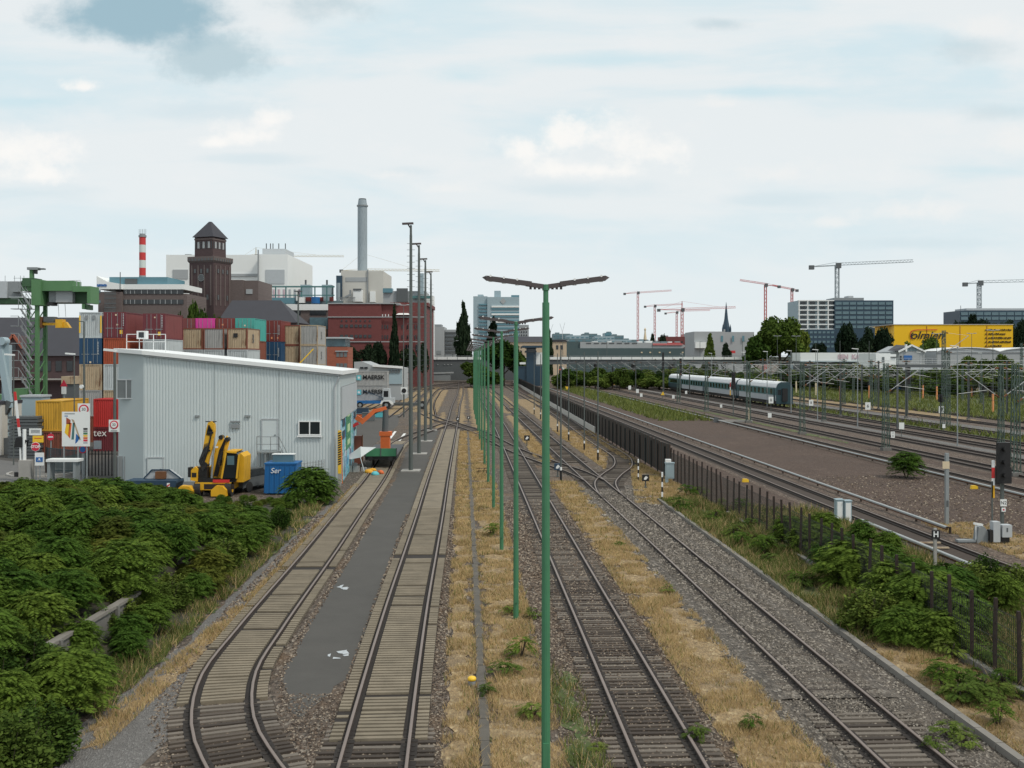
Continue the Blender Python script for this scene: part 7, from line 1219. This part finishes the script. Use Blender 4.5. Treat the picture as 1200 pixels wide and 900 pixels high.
# middle skyline
Y = 560.; t = bld('cream_house', 'cream apartment house behind the green lamps', 'building', 612, Y); wb(t, Y, 588, 638, 401, 430, 0, 15, 'wall_peach', base=True); m = MB(); x0, x1 = WX(587, Y), WX(638, Y); m.add([(x0, Y-.5, WZ(401, Y)), (x1, Y-.5, WZ(401, Y)), (x1, Y+8, WZ(394, Y)), (x0, Y+8, WZ(394, Y)), (x1, Y+16, WZ(401, Y)), (x0, Y+16, WZ(401, Y))], [(0, 1, 2, 3), (3, 2, 4, 5), (1, 4, 2), (0, 3, 5)]); m.build('roof', 'slate', t, w=True); wins(t, Y, [597, 601, 606, 611, 616, 622, 628], [407, 412], 1.6, 2.4)
t = bld('cream_house', 'cream house with two tall windows right of the cypress', 'building', 655, Y); wb(t, Y, 648, 664, 400, 430, 0, 15, 'wall_peach', base=True); wins(t, Y, [653, 658], [407], 2.6, 5); wb(t, Y, 647, 665, 398, 400.5, -.5, 15.5, 'slate', 'roof')
Y = 340.; t = bld('control_tower', 'dark signal box tower with an overhanging flat roof before the bridge', 'building', 624, Y); wb(t, Y, 617, 628, 406, 450, 0, 6, 'navy', base=True); wb(t, Y, 612, 637, 405, 407.5, -2, 8, 'navy', 'roof'); wb(t, Y, 628, 637, 413, 427, .5, 6, 'wall_white', 'annex'); wb(t, Y, 606, 637, 429, 446, .5, 6, 'navy', base=True); wb(t, Y, 618, 627, 409, 413, -.2, 0, 'glass_dark', 'window'); wb(t, Y, 609, 616, 424.5, 427, -.2, 2, 'wall_white', 'sign_panel')
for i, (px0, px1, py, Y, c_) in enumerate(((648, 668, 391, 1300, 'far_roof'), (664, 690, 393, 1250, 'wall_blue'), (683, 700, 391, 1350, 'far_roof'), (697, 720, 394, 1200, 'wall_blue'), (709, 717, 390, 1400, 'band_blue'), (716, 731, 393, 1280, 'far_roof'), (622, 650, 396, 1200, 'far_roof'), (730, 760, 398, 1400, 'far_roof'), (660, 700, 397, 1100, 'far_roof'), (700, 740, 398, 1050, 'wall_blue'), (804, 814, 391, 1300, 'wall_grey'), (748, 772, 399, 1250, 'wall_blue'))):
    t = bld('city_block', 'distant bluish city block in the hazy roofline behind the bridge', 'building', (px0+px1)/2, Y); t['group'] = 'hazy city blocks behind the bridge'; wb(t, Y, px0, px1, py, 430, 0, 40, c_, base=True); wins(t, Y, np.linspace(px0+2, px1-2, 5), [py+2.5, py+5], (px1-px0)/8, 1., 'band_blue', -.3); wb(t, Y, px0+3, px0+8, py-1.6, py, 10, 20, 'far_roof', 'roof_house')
Y = 620.; t = bld('teal_hall', 'long dark teal hall with a pale cluttered roofline behind the bridge', 'building', 750, Y); wb(t, Y, 664, 816, 408, 430, 0, 30, 'hall_teal', base=True); m = MB(); m.prism([(WX(680, Y), WZ(408, Y)), (WX(800, Y), WZ(408, Y)), (WX(805, Y), WZ(405.5, Y)), (WX(797, Y), WZ(402, Y)), (WX(680, Y), WZ(400.5, Y))], Y+1, Y+28, 'y'); m.build('roof_band', 'wall_grey', t, w=True); [wb(t, Y, px_, px_+random.uniform(3, 9), 400.5-random.uniform(0, 1.5), 402.5, 6, 12, random.choice(('wall_white', 'grey', 'band_blue', 'far_roof')), 'roof_unit') for px_ in range(668, 798, 9)]; wb(t, Y, 765, 800, 402.4, 404.6, .4, 1, 'crane_red', 'red_lettering'); wins(t, Y, [690, 699, 708, 717, 726, 735, 744], [402.2], 6, 1.2, 'grey_dark', .8, 'roof_light'); wb(t, Y, 782, 798, 401.5, 404.5, .5, 1, 'c_cred', 'red_lettering'); wins(t, Y, [752, 762, 773, 785, 800], [413], 2, 1.5, 'cream', -.2, 'window_light'); wb(t, Y, 664, 690, 400, 408, 2, 28, 'hall_teal')
t = bld('brick_warehouse', 'low dark red warehouse under the red tower crane', 'building', 795, 800); wb(t, 800, 776, 814, 394.5, 425, 0, 25, 'brick_red', base=True); wb(t, 800, 780, 784, 393, 395, 4, 8, 'grey', 'roof_unit'); wins(t, 800, [781, 787, 793, 799], [401], 2.5, 2, 'glass_dark', -.2)
Y = 560.; t = bld('grey_hall', 'windowed grey hall with the dark church spire behind it', 'building', 849, Y); wb(t, Y, 813.5, 850, 388.5, 430, 0, 30, 'wall_grey', base=True); wb(t, Y, 850, 884, 389, 430, .5, 30, 'wall_grey', base=True); wins(t, Y, [833, 846, 859, 871], [397], 2.4, 7, 'band_blue', -.2); wb(t, Y, 814, 826, 401, 408, -3, 0, 'wall_white', 'canopy'); wb(t, Y, 848, 858, 411, 414, -8, -4, 'chim_red', 'red_box')
Y = 900.; t = bld('church_spire', 'slender dark church spire behind the grey hall', 'church', 851, Y); m = MB(); m.lathe([(3.4, 0), (3.4, WZ(388, Y)), (3.1, WZ(383, Y)), (1.7, WZ(374, Y)), (.9, WZ(363, Y)), (.1, WZ(354, Y))], 8); m.build('spire', 'navy', t)
for sx in (-1, 1): m = MB(); m.lathe([(.8, WZ(390, Y)), (.8, WZ(385, Y)), (.05, WZ(380, Y))], 6, sx*3.3, -2); m.build('pinnacle', 'navy', t)
wb(t, Y, 847, 849, 386, 388.5, -3.6, -3, 'wall_grey', 'window')
# right: apartments and office
Y = 620.; t = bld('balcony_apartments', 'white apartment block with deep balconies joined to the blue office', 'building', 957, Y); wb(t, Y, 936, 978, 352, 430, 2, 25, 'wall_blue', base=True)
for k in range(7): py = 352+5.6*k; wb(t, Y, 936, 978.5, py-.5, py+.7, .6, 2, 'wall_white', 'balcony_slab')
for px in (937, 947, 959, 971): wb(t, Y, px-.5, px+.5, 352, 390, .5, 2, 'wall_white', 'pier')
for k in range(6):
    py = 355+5.6*k; wins(t, Y, [942, 953, 965, 974.5], [py], 6.5, 2.6, 'glass_dark', 1.5)
wb(t, Y, 946, 978, 386, 420, -1, 2, 'navy', 'base_storey'); wins(t, Y, [950, 955, 960, 965, 970, 975], [389.5, 395, 400.5, 406], 3.4, 2.4, 'glass_blue', -1.15)
t = bld('glass_office', 'dark blue glass office block with even window rows, crane above', 'building', 1012, Y); wb(t, Y, 978, 1047, 352, 430, 0, 25, 'navy', base=True); wins(t, Y, [982.5+8.45*k for k in range(8)], [355.5+5.5*k for k in range(6)], 7.3, 3.2, 'glass_blue', -.25); wb(t, Y, 980, 1015, 348.5, 352, 4, 20, 'grey', 'roof_plant'); wb(t, Y, 998, 1004, 346, 349, 6, 14, 'grey_light', 'roof_plant')
Y = 650.; t = bld('glass_office', 'long dark glass office at the right edge under a tower crane', 'building', 1170, Y); wb(t, Y, 1125, 1250, 364, 430, 0, 25, 'navy', base=True); wins(t, Y, [1130+9*k for k in range(13)], [367.5, 373], 8, 3.6, 'glass_blue', -.25); wb(t, Y, 1135, 1250, 361, 363.5, 3, 20, 'grey_light', 'roof_plant'); wb(t, Y, 1126.5, 1127, 358, 364, 1, 1.3, 'grey', 'antenna')
Y = 430.; t = bld('yellow_warehouse', 'bright yellow removal warehouse with dark script lettering', 'warehouse', 1110, Y); wb(t, Y, 1055, 1187, 380.5, 440, 0, 30, 'yellow_wall', base=True); m = MB(); m.add([(WX(1047.8, Y), Y, 0), (WX(1047.8, Y), Y, WZ(380.5, Y)), (WX(1035, Y+34), Y+34, WZ(381, Y+34)), (WX(1035, Y+34), Y+34, 0), (WX(1055, Y), Y, 0), (WX(1055, Y), Y, WZ(380.5, Y)), (WX(1055, Y), Y+34, 0), (WX(1055, Y), Y+34, WZ(381, Y))], [(0, 1, 2, 3), (0, 4, 5, 1), (1, 5, 7, 2)]); m.build('side_wall', 'yellow_wall', t, w=True)
wins(t, Y, [1086, 1125, 1156.5], [396], .5, 28, 'brick_orange', -.15, 'downpipe'); m = MB(); m.box(WX(1047, Y), WX(1187.3, Y), Y-.3, Y+30.3, WZ(380.5, Y), WZ(379.9, Y)); m.build('roof_edge', 'wall_cream', t, w=True); text(t, 'olmien', 4.6, (WX(1086, Y), Y-.3, WZ(393.2, Y)), 'black', ext=.03, shear=.3, bold=.05, sx=1.12)
m = MB(); pp = [(1068.2, 397.5), (1066.6, 394.5), (1066.4, 391), (1067.5, 388.6), (1070, 387.2), (1074, 386.6), (1098, 386.4)]
for a, b in zip(pp[:-1], pp[1:]): m.bar((WX(a[0], Y), Y-.3, WZ(a[1], Y)), (WX(b[0], Y), Y-.3, WZ(b[1], Y)), .1, .3)
m.build('swash', 'red', t, w=True); m = MB(); pp = [(1070, 390.2), (1067.8, 391.6), (1067.2, 394.4), (1068.4, 396.6)]
for a, b in zip(pp[:-1], pp[1:]): m.bar((WX(a[0], Y), Y-.32, WZ(a[1], Y)), (WX(b[0], Y), Y-.32, WZ(b[1], Y)), .1, .5)
m.build('initial_stroke', 'black', t, w=True)
for k, w_ in enumerate((27, 20, 26, 26, 14)):
    py = 386.7+4.7*k; m = MB(); r_ = random.Random(k); x = 1158.
    while x < 1158+w_: l_ = r_.uniform(.6, 1.5); m.box(WX(x, Y), WX(x+l_, Y), Y-.3, Y-.1, WZ(py+.6, Y), WZ(py-.6-r_.choice((0, .5)), Y)); x += l_+r_.choice((.25, .25, .9))
    m.build('lettering', 'black', t, w=True); m = MB(); m.box(WX(1154.3, Y), WX(1155.8, Y), Y-.3, Y-.1, WZ(py+.6, Y), WZ(py-.6, Y)); m.build('bullet', 'black', t, w=True)
for k in range(4): wb(t, Y+17, 1041, 1044, 386+6*k, 387+6*k, -19, -17, 'brick_orange', 'vent') if False else None
Y = 330.; t = bld('white_halls', 'row of low white halls with shallow curved roofs before the yellow wall', 'warehouse', 1150, Y)
for a, b in ((1097, 1171), (1171, 1262)):
    m = MB(); n = 12; pts_ = [(WX(a, Y), 0), (WX(b, Y), 0)]+[(WX(b+(a-b)*k/n, Y), WZ(412.5-4.5*math.sin(math.pi*k/n)**.6, Y)) for k in range(n+1)]; m.prism(pts_, Y, Y+40, 'y'); m.build('hall', 'wall_grey', t, w=True); m = MB(); n = 12
    for k in range(n): p0, p1 = ((WX(a+(b-a)*j/n, Y), WZ(412.3-4.6*math.sin(math.pi*j/n)**.6, Y)) for j in (k, k+1)); m.add([(p0[0], Y-.4, p0[1]), (p1[0], Y-.4, p1[1]), (p1[0], Y+40.4, p1[1]+.05), (p0[0], Y+40.4, p0[1]+.05), (p0[0], Y-.4, p0[1]+.25), (p1[0], Y-.4, p1[1]+.25), (p1[0], Y+40.4, p1[1]+.3), (p0[0], Y+40.4, p0[1]+.3)], [(0, 1, 5, 4), (4, 5, 6, 7), (2, 3, 7, 6)])
    m.build('roof', 'white', t, w=True)
wb(t, Y, 1097, 1200, 412.2, 413, -.3, 0, 'grey_light', 'gutter')
for px in (1086, 1092): pass
Y = 325.; t = bld('gabled_house', 'grey house with a glazed white gable before the yellow wall', 'house', 1075, Y); m = MB(); m.prism([(WX(1053.5, Y), 0), (WX(1083.5, Y), 0), (WX(1083.5, Y), WZ(412, Y)), (WX(1068, Y), WZ(405, Y)), (WX(1053.5, Y), WZ(412, Y))], Y, Y+20, 'y'); m.build('wall', 'wall_grey', t, w=True); m = MB(); m.bar((WX(1052.5, Y), Y-.3, WZ(412.3, Y)), (WX(1068, Y), Y-.3, WZ(404.6, Y)), .5); m.bar((WX(1068, Y), Y-.3, WZ(404.6, Y)), (WX(1084.5, Y), Y-.3, WZ(412.3, Y)), .5); m.build('gable_trim', 'white', t, w=True); wins(t, Y, [1064, 1067, 1070, 1073], [409.3], 2, 4, 'glass_blue', -.15); wb(t, Y, 1060.5, 1062.5, 403.5, 412, -.5, .2, 'white', 'chimney'); wb(t, Y, 1059, 1068.5, 416.5, 421.5, -.3, 0, 'blue_sign', 'sign_board'); wins(t, Y, [1055.5], [419.5], 2, 5, 'glass_dark', -.15)
m = MB(); m.add([(WX(1040, Y), Y, WZ(411, Y)), (WX(1053, Y), Y, WZ(411, Y)), (WX(1068, Y), Y+2, WZ(405, Y)), (WX(1050, Y+12), Y+12, WZ(404, Y+12))], [(0, 1, 2, 3)]); m.build('side_roof', 'slate', t, w=True)
Y = 300.; t = bld('white_house', 'plain white flat-roofed house with two small windows', 'house', 1040, Y); wb(t, Y, 1026.5, 1043.5, 414, 460, 0, 15, 'wall_white', base=True); wb(t, Y, 1043.5, 1051, 415, 460, .6, 15, 'wall_white', base=True); wins(t, Y, [1035], [421.5], 2.6, 6.5, 'glass_grey', -.15); wins(t, Y, [1046.5], [430], 2.5, 6, 'glass_grey', .5); wb(t, Y, 1044, 1051, 418, 419.2, .3, .6, 'grey_dark', 'lintel')
Y = 340.; t = bld('graffiti_building', 'long low white building with faded pink graffiti beside the white house', 'building', 985, Y); wb(t, Y, 938, 1030, 413.3, 423.5, 0, 10, 'wall_white'); wb(t, Y, 938, 1030, 423.5, 450, 1, 9, 'grey_dark', base=True); text(t, 'SEN  KASER', 2.0, (WX(1000, Y), Y-.1, WZ(418.4, Y)), 'pink_graffiti', ext=.02, bold=.12); wb(t, Y, 938, 1030, 423, 424.2, -.4, 10.2, 'wall_blue', 'base_trim')
t = bld('dark_hall', 'dark low building front with a blue door beneath the gantry', 'building', 1080, 285); Y = 285.; wb(t, Y, 1052, 1112, 434, 470, 0, 12, 'grey_dark', base=True); wb(t, Y, 1048, 1055, 443, 456, -.4, 0, 'blue_sign', 'door'); wins(t, Y, [1062, 1070, 1078, 1092], [449], 5, 7, 'glass_blue', -.2); wb(t, Y, 1050, 1110, 431.5, 434, -1, 12, 'grey_light', 'roof')
# ------------------------------------------------------------------ road bridge
Y = 392.; t = bld('road_bridge', 'long pale-edged road bridge spanning all the tracks', 'bridge', 660, Y); x0, x1 = WX(452, Y), WX(930, Y); m = MB(); m.box(x0, x1, Y, Y+14, WZ(427, Y), WZ(421.5, Y)); m.build('deck', 'grey_dark', t, w=True); m = MB(); m.box(x0, x1, Y-.4, Y, WZ(421.3, Y), WZ(418.3, Y)); m.build('parapet', 'wall_white', t, w=True); m = MB(); m.bar((x0, Y-.2, WZ(417, Y)), (x1, Y-.2, WZ(417, Y)), .1)
for k in range(76): x = x0+(x1-x0)*k/75; m.bar((x, Y-.2, WZ(418.3, Y)), (x, Y-.2, WZ(417, Y)), .08)
m.build('railing', 'grey', t, w=True)
for k in range(40): wb(t, Y, 452+12*k, 452.5+12*k, 418.4, 421.2, -.48, -.4, 'grey', 'parapet_joint')
for px, hh in ((480, 9), (530, 9), (660, 9), (712, 9), (766, 9), (822, 9), (872, 9)):
    o = thing('bridge_lamp', 'slender street lamp standing on the road bridge', 'street lamp', (WX(px, Y), Y+3, WZ(421.5, Y)), 'street lamps on the bridge'); m = MB(); m.tube((0, 0, 0), (0, 0, 7.), .13, .09, 8); m.bar((0, 0, 7.), (1.6, 0, 7.3), .12); m.build('pole', 'mast_grey', o); m = MB(); m.bar((1.2, 0, 7.3), (2.2, 0, 7.35), .35, .15); m.build('lamp_head', 'grey_light', o)
for px in (467, 551.5, 640, 700, 745, 790, 835, 880, 925): 
    for d_ in (3, 10): m = MB(); m.tube((WX(px, Y), Y+d_, 0), (WX(px, Y), Y+d_, WZ(426.5, Y)), 1.0 if px == 551.5 else .6, n=12); m.build('pier', 'grey', t, w=True)
m = MB(); m.box(WX(446, Y), WX(466, Y), Y-1, Y+15, 0, WZ(421, Y)); m.build('abutment', 'concrete', t, w=True)
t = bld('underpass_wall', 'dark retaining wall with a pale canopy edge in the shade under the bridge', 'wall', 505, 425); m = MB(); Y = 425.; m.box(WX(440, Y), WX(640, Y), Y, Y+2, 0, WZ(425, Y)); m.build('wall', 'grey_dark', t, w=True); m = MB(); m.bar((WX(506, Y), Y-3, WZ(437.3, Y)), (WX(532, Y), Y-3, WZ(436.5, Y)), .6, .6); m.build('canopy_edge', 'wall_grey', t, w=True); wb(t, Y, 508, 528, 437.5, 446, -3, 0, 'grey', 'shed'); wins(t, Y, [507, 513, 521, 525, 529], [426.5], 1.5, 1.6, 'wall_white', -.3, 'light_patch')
t = bld('signal_house', 'pale sloping-roofed hut beside the red signal', 'hut', 663, 370); Y = 370.; m = MB(); m.prism([(WX(659, Y), 0), (WX(668, Y), 0), (WX(668, Y), WZ(440, Y)), (WX(659, Y), WZ(431, Y))], Y, Y+5, 'y'); m.build('wall', 'wall_cream', t, w=True); m = MB(); m.bar((WX(658.5, Y), Y-.2, WZ(430.5, Y)), (WX(669, Y), Y-.2, WZ(440, Y)), .5); m.build('roof', 'white', t, w=True)
# ------------------------------------------------------------------ tower cranes
def tcrane(label, px, Y, top, jib0, jib1, cw, mat, py_jib0=None, py_cw=None, apex=None, jm=None, foot=None, mw=1.6):
    t = thing('tower_crane', label, 'tower crane', (WX(px, Y), Y, 0), 'tower cranes on the skyline'); h = WZ(top, Y); m = MB()
    lattice(m, h, mw, mw, mw*.11, max(10, int(h/3))); m.build('mast', mat, t)
    def pt(q, py): return Vector((WX(q, Y)-WX(px, Y), 0, WZ(py, Y)))
    a, b = pt(jib0, top if py_jib0 is None else (py_jib0[0])), pt(jib1, top if py_jib0 is None else py_jib0[1]); m = MB(); n = 22; hh = mw*.75
    for o_ in (Vector((0, -mw*.35, 0)), Vector((0, mw*.35, 0)), Vector((0, 0, hh))): m.bar(a+o_, b+o_, mw*.13)
    for k in range(n): p0, p1 = a.lerp(b, k/n), a.lerp(b, (k+.5)/n); p2 = a.lerp(b, (k+1)/n); m.bar(p0+Vector((0, -mw*.35, 0)), p1+Vector((0, 0, hh)), mw*.08); m.bar(p1+Vector((0, 0, hh)), p2+Vector((0, -mw*.35, 0)), mw*.08)
    m.build('jib', jm or mat, t); c0, c1 = pt(px, top), pt(cw, top if py_cw is None else py_cw); m = MB(); m.bar(c0, c1, mw*.8, mw*.3); m.bar(c0+Vector((0, 0, mw)), c1, mw*.12); m.build('counter_jib', mat, t); m = MB(); m.cb(c1.x, 0, c1.z-mw*.9, mw*1.5, mw, mw*1.3); m.build('counterweight', 'grey_dark', t); m = MB(); m.cb(mw*.3, -mw*.4, h-mw*.9, mw*1.5, mw, mw*1.6); m.build('cab', 'grey_dark', t)
    if apex: z = WZ(apex, Y); m = MB(); m.bar((-mw*.4, 0, h), (0, 0, z), mw*.2); m.bar((mw*.4, 0, h), (0, 0, z), mw*.2); m.bar((0, 0, z), a.lerp(b, .7)+Vector((0, 0, hh)), mw*.07); m.bar((0, 0, z), c1, mw*.07); m.build('apex', mat, t)
    return t
tcrane('reddish flat-top tower crane, leftmost of the right-hand skyline cranes', 747.5, 1000, 343, 747.5, 787, 732, 'crane_red', (343.5, 341), 344)
tcrane('reddish tower crane partly behind the bright red one, to its left', 767.3, 1050, 358.5, 767, 800, 756, 'crane_red', (358.5, 357), 359)
tcrane('bright red tower crane with a pointed apex and a long jib', 799.3, 900, 363, 799, 862, 772, 'crane_red', (363, 361), 363, apex=353, mw=1.9)
tcrane('thin reddish tower crane just left of the bright red one', 793, 1100, 366, 793, 832, 780, 'crane_red', (365, 364), 367)
tcrane('pink-red tower crane with its jib pointing left above the big round tree', 897, 800, 334, 897, 867, 913, 'crane_red', (333.5, 329), 335.5)
tcrane('pink-red tower crane right of the big round tree, short counter jib', 928, 850, 339.5, 928, 905, 934, 'crane_red', (339.5, 335), 340)
tcrane('large grey tower crane above the blue glass office', 981, 640, 311, 981, 1070, 951, 'crane_grey', (311, 307), 312.5, mw=2.)
tcrane('grey tower crane above the glass office at the right edge', 1147.5, 680, 331.5, 1147, 1300, 1131, 'crane_grey', (331.5, 328), 332.5, mw=2.)
tcrane('pale tower crane jib showing right of the white power hall', 300, 800, 300, 300, 403, 285, 'crane_cream', (300.5, 301), 300, apex=290, jm='crane_cream')
tcrane('cream tower crane jib crossing behind the grey chimney', 425, 700, 317.5, 425, 515, 400, 'crane_cream', (317, 318), 317, apex=297, jm='crane_cream')
t = bld('gold_column', 'thin dark gilded column standing up behind the teal hall', 'column', 756, 800); m = MB(); m.tube((0, 0, 0), (0, 0, WZ(398, 800)), 1.4, 1.2, 10); m.build('shaft', 'grey_dark', t); m = MB(); m.lathe([(1.3, WZ(398, 800)), (1.0, WZ(394, 800)), (.5, WZ(388, 800)), (.9, WZ(386, 800)), (.1, WZ(384, 800))], 8); m.build('figure', 'cream', t)
for i, (px, tp) in enumerate(((645, 381), (659, 379))):
    t = bld('radio_mast', 'thin V-shaped antenna mast on the hazy roofline', 'antenna', px, 1200); t['group'] = 'antenna masts on the roofline'; m = MB(); m.bar((0, 0, 0), (0, 0, WZ(389, 1200)), .6); m.bar((0, 0, WZ(389, 1200)), (-3, 0, WZ(tp, 1200)), .35); m.bar((0, 0, WZ(389, 1200)), (3, 0, WZ(tp-1, 1200)), .35); m.build('antenna', 'grey_light', t)
# ------------------------------------------------------------------ train
cc = 59.2; ang = math.atan(-SL)
def coach(label, y0, L_, dark=False):
    t = thing('railway_coach', label, 'railway coach', (lx(cc, y0), y0, .17), 'coaches of the parked train', rz=ang); t.scale = (1.08, 1, 1.19); w = 1.42
    prof = [(-w, .95), (w, .95), (w+.03, 1.9), (w, 3.0), (w-.25, 3.55), (.6, 3.85), (-.6, 3.85), (-w+.25, 3.55), (-w, 3.0), (-w-.03, 1.9)]; m = MB(); m.prism([(a, b) for a, b in prof], .15, L_-.15, 'y'); m.build('body', 'teal_dark' if dark else 'grey_light', t)
    m = MB(); 
    for s in (-1, 1): m.box(min(s*w, s*(w+.05)), max(s*w, s*(w+.05)), .2, L_-.2, 1.85, 2.95)
    m.build('window_band', 'teal', t)
    for s in (-1, 1):
        for k in range(9): y = 3+k*(L_-6)/8; m = MB(); m.box(min(s*(w+.05), s*(w+.065)), max(s*(w+.05), s*(w+.065)), y-.75, y+.75, 2.0, 2.8); m.build('window', 'glass_dark', t)
        for y in (1.2, L_-1.2): m = MB(); m.box(min(s*(w+.04), s*(w+.075)), max(s*(w+.04), s*(w+.075)), y-.45, y+.45, .95, 2.95); m.build('door', 'teal_dark', t)
    m = MB(); m.prism([(-w+.05, 3.2), (-w+.2, 3.6), (-.65, 3.9), (.65, 3.9), (w-.2, 3.6), (w-.05, 3.2), (w-.02, 3.05), (-w+.02, 3.05)][::-1], .3, L_-.3, 'y'); m.build('roof', 'roof_white', t)
    m = MB(); m.prism([(a*1.0, b) for a, b in [(-w, .5), (w, .5), (w+.03, 1.9), (w, 3.0), (w-.25, 3.6), (.6, 3.9), (-.6, 3.9), (-w+.25, 3.6), (-w, 3.0), (-w-.03, 1.9)]], -.05, .2, 'y'); e_ = m.build('end_wall', 'teal_dark', t); m = MB(); m.box(-.45, .45, -.3, -.05, .9, 2.9); m.build('gangway', 'black', e_); m = MB(); m.box(-1.2, -.65, -.07, -.055, 1.9, 2.7); m.build('end_window', 'glass_dark', e_)
    m = MB(); m.box(-1.2, 1.2, .4, L_-.4, .4, .95); m.build('underframe', 'black', t)
    for y in (2.8, 5.3, L_-5.3, L_-2.8):
        m = MB(); [m.wheel((s*.75, y, .46), .46, .14) for s in (-1, 1)]; m.build('wheelset', 'rail_side', t)
    return t
coach('nearest coach of the parked teal train, its dark end facing the camera', 189, 27.5); coach('second coach of the parked teal and white train', 217.2, 27.5); coach('third coach of the parked teal and white train', 245.4, 27.5); coach('dark rearmost vehicle of the parked train', 273.6, 15, True)
